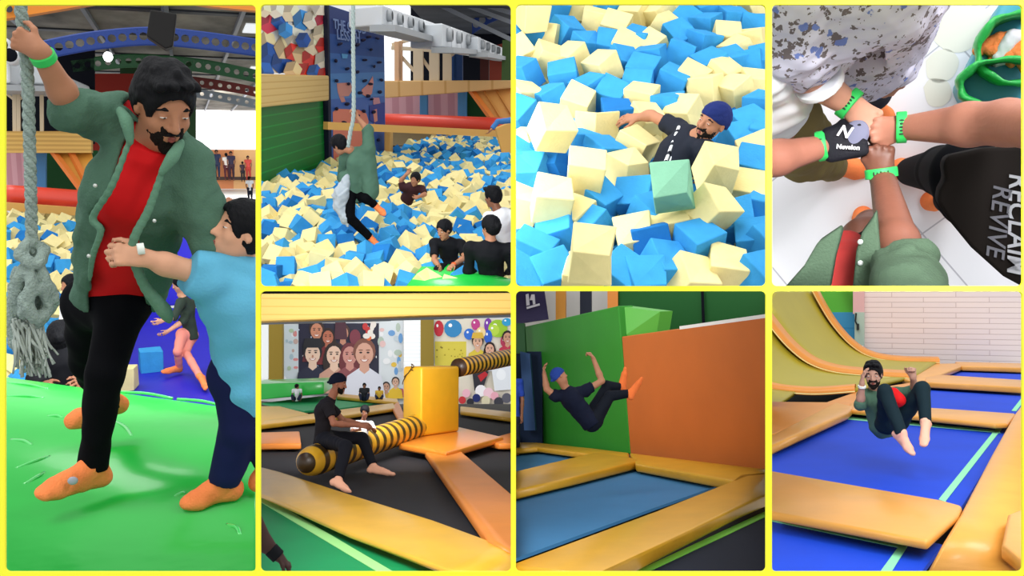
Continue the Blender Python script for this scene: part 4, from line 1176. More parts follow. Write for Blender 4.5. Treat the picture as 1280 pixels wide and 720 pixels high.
    # ducts: three groups of boxes with outlets
    wht = mat('duct_white', '#eef1f4', .5, .4); grey = mat('duct_grey', '#a9adb0', .5)
    for gi, (x0, y0, x1, y1, hh0, hh1, d0, d1, n) in enumerate(((478, 6, 558, 34, 26, 20, 17, 23, 6), (553, 29, 602, 47, 30, 17, 20, 27, 4), (598, 46, 632, 61, 20, 12, 24, 33, 5))):
        dk = empty(P, 'air_duct', a(x0, y0 + hh0, d0), 'white air duct with a row of round outlets, %s' % ('nearest the climbing wall' if gi == 0 else 'the middle one of three' if gi == 1 else 'the farthest and smallest of three'), 'air duct')
        for i in range(n):
            t0, t1 = i / n, (i + .93) / n
            P_ = lambda t, k: a(x0 + (x1 - x0) * t, y0 + (y1 - y0) * t + (hh0 + (hh1 - hh0) * t) * k, d0 + (d1 - d0) * t)
            q = [P_(t0, 0), P_(t1, 0), P_(t1, 1), P_(t0, 1)]
            add(P, 'duct_box', bevelled(prism(q, A(-.9, .9, 0)), .03), wht if i % 3 else mat('duct_offwhite', '#d9dee2', .5), dk)
            o = P_((t0 + t1) / 2, .45); nn = nrm(np.cross(q[1] - q[0], Z)); nn = nn if nn @ (P.eye - o) > 0 else -nn
            r = .3 * np.linalg.norm(q[3] - q[0])
            add(P, 'outlet', tube([o, o + nn * r * .7, o + nn * r * .9], [r, r, r * .85], 14), grey, dk, True)
            add(P, 'outlet_mouth', tube([o + nn * r * .9, o + nn * r * .93], [r * .75, r * .7], 14), mat('outlet_dark', '#33383d', .6), dk, True)
        add(P, 'tray', beam(P_(0, 1.12), P_(1, 1.12), .5, .12), grey, dk)
    fr = empty(P, 'steel_frame', a(530, 104, dB - .4), 'cream steel frame of posts and braces under the white air ducts', 'frame')
    st = mat('steel_cream', '#ece3d2', .5)
    for x, y, w in ((498, 52, .22), (523, 50, .3), (543, 60, .3), (559, 64, .26), (501, 52, .1)):
        add(P, 'post', beam(a(x, y, dB + .2), a(x, 101, dB + .2), w, .12, up=Y), st if x > 510 else mat('steel_peach', '#e0b48c', .5), fr)
    for x0, y0, x1, y1 in ((499, 68, 527, 99), (545, 68, 553, 60), (560, 72, 570, 64), (527, 72, 541, 92), (490, 56, 512, 50)):
        add(P, 'brace', beam(a(x0, y0, dB + .3), a(x1, y1, dB + .3), .1, .08, up=Y), st, fr)
    add(P, 'crossbar', beam(a(490, 60, dB + .25), a(572, 64, dB + .25), .2, .12), st, fr)
    for x, cl in ((566, '#1f4a86'), (573, '#1a3d70'), (606, '#4a1c18')):
        add(P, 'post', beam(a(x, 66, dB + 2), a(x, 101 if x < 600 else 106, dB + 2), .28, .2, up=Y), mat('post_' + cl[1:], cl, .6), None, label='%s post standing in the dark gap under the ducts' % ({'#1f4a86': 'mid blue', '#1a3d70': 'dark blue', '#4a1c18': 'dark red'}[cl]), cat='post')
    # roof
    zc = 2.05 + 85 * 24 / F
    add(P, 'ceiling', prism([a(500, -6, 22), a(650, -6, 22), a(650, 60, 60), a(560, 60, 60)], (0, 0, .1)), mat('roof_night', '#3c4048', .7, .2, var=.4, vscale=.6), None, kind='structure')
    for i, (x0, y0, x1, y1) in enumerate(((545, 4, 640, 50), (565, 0, 645, 30), (592, 2, 645, 18))):
        add(P, 'roof_purlin', beam(a(x0, y0, 26), a(x1, y1, 26), .12, .12), mat('steel_grey', '#7d828a', .4, .5), None, label='steel purlin under the dark roof above the air ducts, %s' % ('lowest of three', 'middle of three', 'topmost of three')[i], cat='purlin', group='purlins over the foam pit')
    tp = spline([a(590, 34, 30), a(612, 20, 30), a(645, 8, 30)], 8)
    tr = add(P, 'roof_truss', sheet(lambda u, v: tp[min(len(tp) - 1, int(u * (len(tp) - 1) + .5))] + Z * (v - .5) * .45, 16, 1, .08), mat('truss_blue', '#1d3f8f', .5, .4), None, label='blue arched roof truss in the top corner above the foam pit', cat='roof truss')
    for k in range(2, 16, 3):
        add(P, 'truss_hole', tube([tp[k] - Y * .02, tp[k] - Y * .03], .11, 12), mat('steel_grey', ''), tr)
    # bolster and pit edges
    b0, b1 = a(478, 150.5, dB - .8), a(645, 157, dB - 1.6)
    add(P, 'bolster', tube([lerp(b0, b1, t) for t in np.linspace(0, 1, 6)], .21, 20), mat('vinyl_red', '#e2442f', .35, .5, bump=.05), None, True, label='long red round bolster at the far end of the foam pit', cat='bolster')
    e0, e1 = a(407, 157, 17.2), a(622, 167, 21.)
    add(P, 'edge_board', beam(e0, e1, .16, .15), mat('board_tan', '#dca95c', .6), None, label='thin tan edge board across the far end of the foam pit', cat='board')
    add(P, 'edge_post', bevelled(prism(quad([(618, 160), (645, 150), (645, 205), (628, 196)], 20.), (0, .3, 0)), .03), mat('board_tan', ''), None, label='tan padded post at the right end of the edge board', cat='post')
    add(P, 'edge_post', bevelled(prism(quad([(480, 163), (488, 163), (488, 192), (480, 192)], 21.2), (0, .3, 0)), .03), mat('board_tan', ''), None, label='short tan post under the edge board beside the climbing wall', cat='post')
    add(P, 'wall_far', prism(quad([(470, 156), (650, 156), (650, 182), (470, 182)], dB + .8), (0, .2, 0)), mat('board_dusk', '#8a7a5a', .8), None, kind='structure')
    # --- pit
    c4 = [P.g(300, 372, -.14), P.g(660, 372, -.14), P.g(700, 168, -.14), P.g(404, 190, -.14)]
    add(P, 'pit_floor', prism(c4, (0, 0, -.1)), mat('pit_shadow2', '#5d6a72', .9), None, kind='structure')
    far = []; near = []; n = 0
    d = 7.9
    while d < 26.5:
        w = .235
        py = 85 + F * 2.05 / d
        # left limit: wall line, right limit: frame side
        x = P.g(318, py)[0] + rg.uniform(0, w); xr = P.g(648, py)[0]
        while x < xr:
            p = A(x + rg.uniform(-.04, .04), d + rg.uniform(-.05, .05), rg.uniform(-.1, .1) + .05 * math.sin(x * 2.1 + d * 1.3))
            x += w * rg.uniform(.92, 1.15)
            if (p - p0) @ nl < .2: continue
            if (p - q0) @ nc < .26 and p[0] < q1[0] + .35: continue
            px, py2 = P.pix(p)
            r = rg.random(); cl = .5 + .12 * math.sin(p[0] * 1.7 + p[1] * .9) 
            col = 'c' if r < cl + .06 else ('b' if r < .88 else 'd')
            if d < 10.6:
                near.append((d, p, rot_rand(rg), col, n))
            else: far.append((p, rot_rand(rg), col))
            n += 1
        d += .215 if d < 14 else .25
    cube_rows(P, near, .2, 'under the swinging man', 'foam cubes in the near part of the big pit')
    cube_mass(P, far, .2, 'cream and blue foam cubes filling the far reach of the pit', 'foam cubes')
    # --- green mat corner
    add(P, 'landing_mat', bevelled(prism([P.g(502, 362, .16), P.g(533, 322, .16), P.g(650, 350, .16), P.g(660, 380, .16)], (0, 0, -.4)), .03, 3), mat('vinyl_green', ''), None, True, label='corner of a glossy green mat in front of the sitting women', cat='mat')
    # --- rope
    dr = 9.75
    rp_ = empty(P, 'climbing_rope', a(436, 180, dr), 'pale grey rope hanging down the climbing wall that the swinging man grips', 'rope')
    gs = []
    pth = spline([a(441.5, -4, dr), a(441.5, 60, dr), a(442, 140, dr), a(438, 165, dr), a(435, 184, dr)], 30)
    ln = np.concatenate([[0], np.cumsum(np.linalg.norm(np.diff(pth, axis=0), axis=1))])
    for k in range(3):
        ph = ln * 40 + k * 2.094
        gs.append(tube(pth + np.stack([np.cos(ph), np.sin(ph), 0 * ph], 1) * .011, .014, 6))
    add(P, 'rope_strands', join(*gs), mat('rope_pale', '#a9b8b4', .9, .1, bump=.5, bscale=90), rp_, True)
    # --- swinging man
    m = lambda x, y, o=0.: a(x, y, 9.8 + o)
    jk = mat('denim_olive', '#4e6f5d', .85, .15)
    J = dict(pel=m(441, 240, .0), che=m(449, 205, .0), nec=m(437, 187, -.02), hed=m(424, 181, -.02), shL=m(461, 187, -.02), elL=m(460, 163, .02), wrL=m(446, 146, .0), shR=m(432, 200, .1), elR=m(428, 222, .2), wrR=m(436, 205, .3),
             hiL=m(436, 245, -.06), knL=m(437, 272, -.2), anL=m(462, 296, -.05), toL=m(474, 309, -.15), hiR=m(446, 244, .08), knR=m(458, 248, -.1), anR=m(468, 256, .0), toR=m(478, 266, -.1))
    def tf(S, J, HR): S.cone(m(460, 200), m(463, 240, -.03), .09, .1, k=.05); S.cone(m(430, 220, -.05), m(430, 240, -.08), .06, .05, k=.05)
    man = figure(P, J, 'man in an olive shirt swinging on the rope over the foam pit, seen from behind', A(-.75, .6, .1), SKIN(), h=.009, s=.86, face=A(-.85, .35, -.35), hup=A(-.5, 0, .86), top=jk, sleeve=1.25, topfn=tf, toplong=.08, bottom=mat('trousers_black', ''),
                 hairstyle='short', hands=dict(L=dict(d=A(-.5, 0, 1), palm=A(-.6, -.7, .2), side=A(-.5, -.3, .8), curl=60)), topgrow=.03)
    tl = Soft(.008)
    tl.chain([m(434, 222, -.12), m(426, 245, -.16), m(424, 258, -.18), m(432, 272, -.2), m(434, 282, -.2)], [.04, .085, .06, .05, .02], k=.05)
    tl.wrinkle(.006, 40, 3)
    add(P, 'grey_shirt_tail', tl.build(), mat('cotton_grey', '#aab4bc', .9), man, True, label='pale grey shirt tail hanging out')
    # --- the others
    blk = mat('cloth_black', '#0d0e14', .8, .2)
    w = lambda x, y, o=0.: a(x, y, 8.5 + o)
    J = dict(pel=w(563, 331, .1), che=w(560, 309, .05), nec=w(556, 297), hed=w(555, 287, -.05), shL=w(543, 304, -.02), elL=w(543, 325, -.15), wrL=w(549, 333, -.3), shR=w(576, 305, .05), elR=w(581, 322, -.08), wrR=w(567, 331, -.28),
             hiL=w(556, 334, 0), knL=w(548, 338, -.3), anL=w(555, 350, -.35), toL=w(552, 354, -.5), hiR=w(572, 334, 0), knR=w(575, 338, -.3), anR=w(575, 352, -.3), toR=w(573, 356, -.45))
    wm = figure(P, J, 'woman in a black top with tied hair sitting in the cubes facing the camera', A(-.35, -.9, -.1), SKIN(), h=.008, s=.72, face=A(-.5, -.8, -.25), hup=A(-.1, -.15, .98), top=blk, sleeve=.75, bottom=blk, hairstyle='bun', hs=1.05, bigface=True)
    if wm: wristband(P, wm, J['wrR'], J['wrR'] - J['elR'], .026, .02, mat('band_orange', '#e8622e', .5))
    w = lambda x, y, o=0.: a(x, y, 8.0 + o)
    J = dict(pel=w(615, 345, .1), che=w(612, 318, .0), nec=w(613, 300), hed=w(613, 284, .02), shL=w(588, 310), elL=w(586, 338, .05), wrL=w(596, 346, .25), shR=w(637, 312), elR=w(641, 335, .05), wrR=w(634, 345, .25))
    wb = figure(P, J, 'woman in black with dark hair sitting with her back to the camera', A(-.15, 1, 0), SKIN(), h=.008, s=.88, face=A(-.75, .6, -.05), hup=Z, top=blk, sleeve=2, hairstyle='bun', hs=.98)
    w = lambda x, y, o=0.: a(x, y, 9.2 + o)
    J = dict(pel=w(631, 300, .1), che=w(629, 275, .0), nec=w(621, 261), hed=w(616, 246, .02), shL=w(611, 272), elL=w(610, 290, -.1), wrL=w(618, 300, -.2), shR=w(646, 270), elR=w(650, 290), wrR=w(646, 300))
    figure(P, J, 'person in a white shirt with short dark hair behind the woman in black', A(-.8, .5, 0), SKIN_D(), h=.009, s=.86, face=A(-.85, .4, -.1), hup=Z, top=mat('cotton_white', '#eef0f4', .8), sleeve=1.4, hairstyle='quiff')
    w = lambda x, y, o=0.: a(x, y, 12.6 + o)
    J = dict(pel=w(510, 246, .1), che=w(514, 238, .05), nec=w(518, 231), hed=w(519, 224, -.05), shL=w(504, 235), elL=w(501, 226, .0), wrL=w(507, 219, .05), shR=w(527, 236), elR=w(531, 243, -.1), wrR=w(523, 246, -.2))
    figure(P, J, 'person in a dark maroon top sunk in the cubes with an arm up', A(-.3, -.9, .2), SKIN(), h=.011, s=.78, face=A(-.2, -.95, -.1), hup=A(.1, -.2, 1), top=mat('top_maroon', '#3a1a1e', .8), sleeve=.8, hairstyle='short')
    w = lambda x, y, o=0.: a(x, y, 17.5 + o)
    J = dict(pel=w(652, 180), che=w(652, 160), nec=w(654, 148), hed=w(655, 138), shL=w(644, 150), elL=w(622, 152, -.2), wrL=w(614, 162, -.3), shR=w(662, 150), elR=w(666, 170), wrR=w(664, 182))
    figure(P, J, 'blue sleeved arm reaching in over the pit edge post', A(-1, -.2, 0), SKIN(), h=.014, s=.9, top=mat('sleeve_blue', '#3d78b8', .8), sleeve=1.9)
    return P
P2 = bay_swing()
# ================================================================== bay 3: man in a beanie sunk in the foam cubes
def bay_pit():
    P = Panel((645, 5.5, 957.5, 357.5), (0, -500), (1280, -500), 801, 2.8)
    rg = random.Random(33); X, Y, Z = A(1, 0, 0), A(0, 1, 0), A(0, 0, 1)
    raw = '''50 35 85 c,110 25 70 b,165 20 40 c,205 55 75 c,258 70 60 c,250 25 50 b,300 35 65 c,365 38 65 c,430 55 60 b,430 18 50 c,485 35 65 b,480 70 45 b,545 55 60 b,605 25 50 c,605 65 60 b,632 20 40 c,
40 95 70 b,85 90 45 c,132 82 78 b,185 122 68 b,237 118 58 b,280 120 45 c,310 105 55 b,348 120 68 c,380 75 50 c,410 95 50 b,418 138 70 b,470 112 75 b,530 98 75 c,595 105 60 c,560 130 50 c,
18 135 40 c,87 150 80 c,150 150 64 c,225 172 88 c,130 195 74 b,195 225 66 b,270 160 60 b,325 180 72 b,345 150 50 b,398 208 84 b,440 200 50 c,492 165 70 b,540 160 50 b,585 160 72 b,625 155 44 b,605 215 68 c,480 225 78 c,550 228 80 c,520 190 54 c,
30 185 78 b,30 245 64 c,95 250 74 b,165 258 74 c,250 240 68 b,310 222 56 b,320 252 70 c,385 270 46 b,425 285 50 c,20 290 50 b,100 318 108 c,210 315 94 c,262 290 55 d,330 302 84 c,303 368 92 c,288 425 84 c,40 362 90 c,160 362 62 b,88 405 62 d,183 424 112 c,222 385 50 b,45 432 74 b,590 315 84 b,560 352 60 b,620 270 46 b,605 385 74 c,595 415 62 b,625 345 50 b,
18 512 96 c,100 497 116 c,215 502 104 b,310 492 80 b,152 540 52 c,395 460 120 g,508 418 112 c,496 518 118 c,597 477 96 c,345 535 60 b,115 578 84 b,195 565 62 b,306 592 108 c,392 568 68 c,462 602 120 b,560 552 84 b,622 530 54 b,50 628 100 b,197 628 132 c,272 684 84 b,378 662 92 b,530 668 122 c,602 602 86 b,617 690 64 b,178 696 74 c,104 684 70 b,442 690 60 c,22 695 64 b,330 700 54 b,425 545 60 d,625 615 50 b,345 600 60 d,20 395 60 b'''
    items = []
    for t in raw.replace('\n', '').split(','):
        x, y, s, c = t.split(); items.append((640 + float(x) / 1.978, float(y) / 1.978, float(s) / 1.978, c))
    E = .218
    # named by where each one lies: counted along bands of the heap, from one side to the other
    bands = [(0, 44, 'along the top edge around the beanie man'), (44, 90, 'in the second band above the beanie man'), (90, 138, 'level with the navy beanie'), (138, 200, 'level with the beanie man\'s chest'), (200, 262, 'just in front of the beanie man'), (262, 320, 'in the row beyond, before the beanie man'), (320, 400, 'along the bottom edge before the beanie man')]
    order = {}
    for bi, (b0, b1, nm) in enumerate(bands):
        for col in 'cbdg':
            row = sorted([i for i, it in enumerate(items) if b0 <= it[1] < b1 and it[3] == col], key=lambda i: items[i][0])
            for k, i in enumerate(row): order[i] = (k, len(row), nm)
    nth = ['first', 'second', 'third', 'fourth', 'fifth', 'sixth', 'seventh', 'eighth', 'ninth', 'tenth', 'eleventh', 'twelfth', 'thirteenth']
    spec = {(395, 460): (.75, -.35, .15), (496, 518): (.5, .45, .5), (183, 424): (.12, .1, .02), (100, 318): (.45, .3, .35), (197, 628): (.2, .05, .02), (530, 668): (.18, .1, -.05), (306, 592): (.3, -.35, .2), (508, 418): (.25, .3, .2), (330, 302): (.5, .2, .5), (100, 497): (.1, .2, .1)}
    for i, (x, y, s, c) in enumerate(items):
        r = P.lray(x, y); p = P.g(x, y, 0)
        Z0 = (p - P.eye) @ P.lray(801, 182) / np.linalg.norm(P.lray(801, 182))
        t0 = (p - P.eye)[1] / r[1]
        tw = F * E * 1.26 / s
        t = min(max(tw, t0 - .42), t0 + .22)
        c3 = P.eye + r * t
        e = None
        for k, v in spec.items():
            if abs(640 + k[0] / 1.978 - x) < .6 and abs(k[1] / 1.978 - y) < .6: e = v
        if e is None: e = (rg.uniform(-.55, .55), rg.uniform(-.5, .5), rg.uniform(-.8, .8))
        R = np.array(Matrix.Rotation(e[2], 3, 'Z') @ Matrix.Rotation(e[0] * .8, 3, 'X') @ Matrix.Rotation(e[1] * .8, 3, 'Y'))
        k, n, nm = order[i]
        foam_cube(P, c3, E, R, c, ('pale sage green foam cube in front of the man in the navy beanie' if c == 'g' else '%s %s foam cube%s, %s' % (nth[k] if n > 1 else 'only', CN[c], ' from the left' if n > 1 else '', nm)), 'foam cubes around the man in the beanie', rg.randrange(5))
    # the cubes beneath
    mass = []
    for gx in np.arange(640, 962, 15):
        for gy in np.arange(-4, 370, 13):
            p = P.g(gx + rg.uniform(-5, 5), gy + rg.uniform(-5, 5), -.36 + rg.uniform(-.08, .06))
            if np.linalg.norm(P.pix(p) - A(870, 182)) < 34: continue
            mass.append((p, rot_rand(rg), rg.choice('cbbd')))
    cube_mass(P, mass, E, 'cream and blue foam cubes lying deeper in the pit under the top ones', 'foam cubes')
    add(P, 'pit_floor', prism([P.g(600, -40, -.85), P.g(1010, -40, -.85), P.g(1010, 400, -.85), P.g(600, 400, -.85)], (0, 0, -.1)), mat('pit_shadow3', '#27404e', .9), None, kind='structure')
    # --- the man
    q = lambda x, y, z: P.g(640 + x / 1.978, y / 1.978, z)
    J = dict(pel=q(360, 470, -.22), che=q(415, 385, -.02), nec=q(462, 335, .14), hed=q(497, 300, .24), shL=q(408, 318, .06), elL=q(345, 285, .06), wrL=q(312, 290, .03), shR=q(478, 372, .1), elR=q(470, 450, -.2), wrR=q(430, 490, -.25),
             hiL=q(345, 470, -.25), knL=q(300, 520, -.3), anL=q(260, 560, -.45), toL=q(240, 560, -.45), hiR=q(380, 490, -.25), knR=q(340, 540, -.3), anR=q(300, 590, -.45), toR=q(280, 590, -.45))
    v = nrm(P.eye - J['hed']); right = A(1, 0, 0); upi = nrm(np.cross(right, v) * -1); upi = upi if upi[1] > 0 else -upi
    D = lambda r, u, t: nrm(right * r + upi * u + v * t)
    tee = mat('tee_charcoal', '#20242f', .8, .15)
    man = figure(P, J, 'man in a navy beanie and dark tee leaning back in the foam cubes', D(-.3, .1, .9), SKIN(), h=.006, s=.92, face=D(-.66, -.05, .75), hup=D(.45, .9, .1), top=tee, sleeve=.5, cap=mat('beanie_navy', '#1c2a66', .85, .2, bump=.2, bscale=120), bottom=mat('trousers_black', ''), socks=False, feet=True,
                 hands=dict(L=dict(d=D(-1, -.15, -.1), palm=D(0, -.6, -.7), side=D(0, -1, .2), curl=18)), bigface=True, beard=True, lids=.45, hs=1.08)
    # white printed band across the chest
    for k, (o, wd) in enumerate(((0, .011), (.026, .006), (.05, .011), (.076, .006), (.1, .011))):
        S = Soft(.003)
        aa = lerp(J['shL'], J['nec'], .3); bb = lerp(J['pel'], J['che'], .35)
        sh_ = D(.62, -.5, 0) * (o - .035)
        pts = [aa + sh_ + v * .085, lerp(aa, bb, .35) + sh_ + v * .125, lerp(aa, bb, .7) + sh_ + v * .125, bb + sh_ + v * .12]
        S.chain(pts, [wd] * 4, k=.004, flat=(v, .8))
        add(P, 'printed_band', S.build(), stripe_mat('band_print', '#e9edf2', '#20242f', 38 if k % 2 else 24, 'Y', .7, .62), man, True, label='white printed band on the chest')
    return P
P3 = bay_pit()
# ================================================================== bay 4: five fists over the white floor, seen from above
def bay_fists():
    v = Panel.ray(1122, 182).normalized(); n = -v
    r = (Vector((1, 0, 0)) - n * n.x).normalized(); f = n.cross(r).normalized()
    P = Panel((965, 5.5, 1278.5, 357.5), h=4.3, basis=(r, f, n))
    rg = random.Random(44); X, Y, Z = A(1, 0, 0), A(0, 1, 0), A(0, 0, 1)
    q = lambda x, y, z=0.: P.g(956 + x / 1.978, y / 1.978, z)
    # --- floor of white tiles
    m = bpy.data.materials.new('floor_tiles'); m.use_nodes = True; t = m.node_tree; b = t.nodes['Principled BSDF']
    tc = t.nodes.new('ShaderNodeTexCoord'); mp = t.nodes.new('ShaderNodeMapping'); mp.inputs['Rotation'].default_value = (0, 0, .85); mp.inputs['Location'].default_value = (.21, .13, 0)
    br = t.nodes.new('ShaderNodeTexBrick'); br.offset = 0; br.inputs['Scale'].default_value = 1.0; br.inputs['Brick Width'].default_value = .6; br.inputs['Row Height'].default_value = .6; br.inputs['Mortar Size'].default_value = .0035
    br.inputs['Color1'].default_value = (*srgb('#f0f0f6'), 1); br.inputs['Color2'].default_value = (*srgb('#e8e8f0'), 1); br.inputs['Mortar'].default_value = (*srgb('#b9b8c2'), 1)
    t.links.new(tc.outputs['Object'], mp.inputs[0]); t.links.new(mp.outputs[0], br.inputs['Vector']); t.links.new(br.outputs[0], b.inputs['Base Color']); b.inputs['Roughness'].default_value = .16
    fl = add(P, 'floor', prism([q(-20, -20), q(660, -20), q(660, 730), q(-20, 730)], (0, 0, -.1)), m, None, kind='structure')
    st = mat('patch_beige', '#e3e2d6', .25, .4)  # pale beige rounded patches laid on the tiles
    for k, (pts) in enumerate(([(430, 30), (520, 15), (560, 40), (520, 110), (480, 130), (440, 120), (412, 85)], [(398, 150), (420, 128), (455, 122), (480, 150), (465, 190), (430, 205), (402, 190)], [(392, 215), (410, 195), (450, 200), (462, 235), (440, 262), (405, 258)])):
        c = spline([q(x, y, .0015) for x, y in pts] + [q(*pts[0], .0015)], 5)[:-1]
        add(P, 'floor_patch', (c, [list(range(len(c)))[::-1]]), st, fl)
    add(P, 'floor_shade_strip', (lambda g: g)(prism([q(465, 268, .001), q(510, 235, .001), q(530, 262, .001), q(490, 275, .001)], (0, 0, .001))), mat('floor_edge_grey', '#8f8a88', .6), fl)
    HB = 1.75
    skins = {'A': mat('skin_pale_brown', '#c68f78', .5, .3, bump=.05, bscale=80, var=.06, vscale=14), 'B': mat('skin_ruddy', '#9a6453', .5, .3, bump=.05, bscale=80, var=.06, vscale=14), 'C': mat('skin_ruddy2', '#ad7460', .5, .3, bump=.05, bscale=80, var=.08, vscale=10), 'D': mat('skin_cocoa', '#6a4133', .45, .35, bump=.05, bscale=80, var=.1, vscale=14)}
    def arm(S, sh, el, wr, d, side, s=.86, curl=76, palm=(0, 0, -1), r=(.05, .047, .03)):
        S.cone(sh, el, r[0], r[1], k=.02)
        S.chain([el, lerp(el, wr, .35), wr], [r[1], r[1] * .98, r[2]], k=.02)
        hand(S, wr, nrm(d), palm, side, curl=curl, s=s, thumb=28, thumbcurl=38, spread=1, rad=1.05)
    band = mat('band_green', '#2fc35a', .5, .4); ink = mat('band_ink', '#10301c', .6)
    def bandon(body, w, ax, r_, tl):
        ax = nrm(ax)
        o = wristband(P, body, w, ax, r_, .026, band)
        if o is None: return
        sd = nrm(np.cross(ax, Z))
        for k in range(5):
            c = w + sd * (k - 2) * .0085 + Z * math.sqrt(max(r_ ** 2 - ((k - 2) * .0085) ** 2, 0)) * 1.0
            add(P, 'printed_mark', ellipsoid(c, (.0032, .005 if k % 2 else .0068, .0012), np.array([sd, ax, Z]), 8), ink, o)
    # ---------------- A: floral top
    fm = bpy.data.materials.new('cloth_floral'); fm.use_nodes = True; t = fm.node_tree; b = t.nodes['Principled BSDF']
    tc = t.nodes.new('ShaderNodeTexCoord')
    def spots(scale, lo, hi, rnd=1.0, off=0):
        mp = t.nodes.new('ShaderNodeMapping'); mp.inputs['Location'].default_value = (off, off * .7, off * .3); t.links.new(tc.outputs['Object'], mp.inputs[0])
        nz = t.nodes.new('ShaderNodeTexNoise'); nz.inputs['Scale'].default_value = scale * 2.2; t.links.new(mp.outputs[0], nz.inputs['Vector'])
        mx = t.nodes.new('ShaderNodeMixRGB'); mx.inputs[0].default_value = .03; t.links.new(mp.outputs[0], mx.inputs[1]); t.links.new(nz.outputs['Color'], mx.inputs[2])
        vo = t.nodes.new('ShaderNodeTexVoronoi'); vo.inputs['Scale'].default_value = scale; vo.inputs['Randomness'].default_value = rnd; t.links.new(mx.outputs[0], vo.inputs['Vector'])
        n2 = t.nodes.new('ShaderNodeTexNoise'); n2.inputs['Scale'].default_value = 7; t.links.new(mp.outputs[0], n2.inputs['Vector'])
        ad = t.nodes.new('ShaderNodeMath'); ad.operation = 'MULTIPLY_ADD'; ad.inputs[1].default_value = -.9; t.links.new(n2.outputs[0], ad.inputs[0]); t.links.new(vo.outputs['Distance'], ad.inputs[2])
        rp = t.nodes.new('ShaderNodeValToRGB'); e = rp.color_ramp.elements; e[0].position = lo; e[0].color = (1, 1, 1, 1); e[1].position = hi; e[1].color = (0, 0, 0, 1)
        a2 = t.nodes.new('ShaderNodeMath'); a2.operation = 'ADD'; a2.inputs[1].default_value = .5; t.links.new(ad.outputs[0], a2.inputs[0])
        t.links.new(a2.outputs[0], rp.inputs[0]); return rp
    s1 = spots(44, .36, .40); s2 = spots(24, .19, .23, 1., 3.3)
    m1 = t.nodes.new('ShaderNodeMixRGB'); m1.inputs[1].default_value = (*srgb('#d5d2e6'), 1); m1.inputs[2].default_value = (*srgb('#6f6468'), 1); t.links.new(s1.outputs[0], m1.inputs[0])
    m2 = t.nodes.new('ShaderNodeMixRGB'); m2.inputs[2].default_value = (*srgb('#6f82c8'), 1); t.links.new(m1.outputs[0], m2.inputs[1]); t.links.new(s2.outputs[0], m2.inputs[0])
    t.links.new(m2.outputs[0], b.inputs['Base Color']); b.inputs['Roughness'].default_value = .8
    S = Soft(.005)
    shR, shL = q(60, 10, 2.1), q(345, -50, 1.9)
    S.chain([q(200, -60, 1.9), q(225, 60, 1.5), q(265, 150, 1.1)], [.16, .13, .08], k=.05)
    S.cone(shR, shL, .07, k=.05)
    arm(S, shR, q(75, 165, 1.9), q(214, 262, HB + .0), A(1, -.75, -.05), A(-.7, -1, 0), curl=80)
    S.chain([shL, q(350, 60, 1.6), q(352, 95, 1.48), q(352, 140, 1.33)], [.05, .042, .04, .026], k=.02)
    hand(S, q(352, 142, 1.32), A(-.12, -.75, -.65), A(-.9, 0, -.2), A(0, .3, 1), curl=28, s=.95)
    S.chain([q(265, 150, 1.0), q(262, 225, .7), q(262, 250, .12)], [.07, .055, .04], k=.03)
    foot_soft(S, q(262, 252, .1), q(282, 268, .07) + A(.06, -.08, 0), Z)
    pa = add(P, 'person', S.build(), skins['A'], None, True, label='person in a white floral top holding out a bare fist, with a dark wrist thread', cat='person')
    D_ = Soft(.007)
    D_.chain([q(190, -90, 1.95), q(212, 30, 1.62), q(240, 105, 1.35), q(270, 150, 1.1)], [.25, .195, .165, .115], k=.06)
    D_.cone(q(300, 40, 1.7), q(300, 155, 1.3), .075, .06, k=.05)
    D_.chain([shR, q(72, 90, 2.05), q(134, 207, 1.86)], [.10, .085, .058], k=.03, capb=False); D_.cut(q(136, 209, 1.86), q(150, 222, 1.86) - q(130, 200, 1.86), q(136, 209, 1.86), .12)
    D_.chain([shL, q(350, 10, 1.85), q(353, 78, 1.55)], [.085, .08, .07], k=.03, capb=True)
    D_.wrinkle(.006, 24, 3); D_.wrinkle(.002, 70, 5)
    add(P, 'floral_top', D_.build(), fm, pa, True)
    cf = Soft(.004); cf.cone(q(131, 198, 1.87), q(140, 212, 1.855), .063, .062, k=0, capa=True, capb=True); add(P, 'cuff', cf.build(), mat('cotton_white', '#eef0f4', .8), pa, True)
    L_ = Soft(.008); L_.chain([q(266, 150, 1.0), q(262, 225, .7), q(262, 246, .22)], [.09, .07, .05], k=.03); add(P, 'trousers', L_.build(), mat('trousers_navy_dark', '#1a1f33', .8), pa, True)
    sk = Soft(.006); foot_soft(sk, q(262, 252, .1), q(282, 268, .07) + A(.06, -.08, 0), Z, 1.0, .005); add(P, 'sock', sk.build(), SOCK(), pa, True)
    th = Soft(.003); th.cone(q(352, 137, 1.34), q(352, 141, 1.33), .029, k=0, capa=True, capb=True); add(P, 'wrist_thread', th.build(), mat('thread_black', '#17120f', .7), pa, True)
    bandon(pa, q(208, 256, HB + .012), A(1, -.75, 0), .043, 1)
    # ---------------- B: white shirt, khaki trousers, dark glove
    S = Soft(.005)
    S.chain([q(-60, 150, 1.9), q(-10, 230, 1.7), q(55, 330, 1.15)], [.07, .06, .06], k=.04)
    arm(S, q(-150, 330, 2.2), q(-30, 405, 1.9), q(146, 362, HB), A(1, .22, -.02), A(0, 1, 0), curl=74)
    S.chain([q(60, 330, 1.1), q(85, 385, .75), q(165, 412, .14)], [.09, .07, .05], k=.03)
    foot_soft(S, q(176, 412, .1), q(258, 424, .07), Z)
    pb = add(P, 'person', S.build(), skins['B'], None, True, label='person in a white shirt and khaki trousers holding out a fist in a dark glove', cat='person')
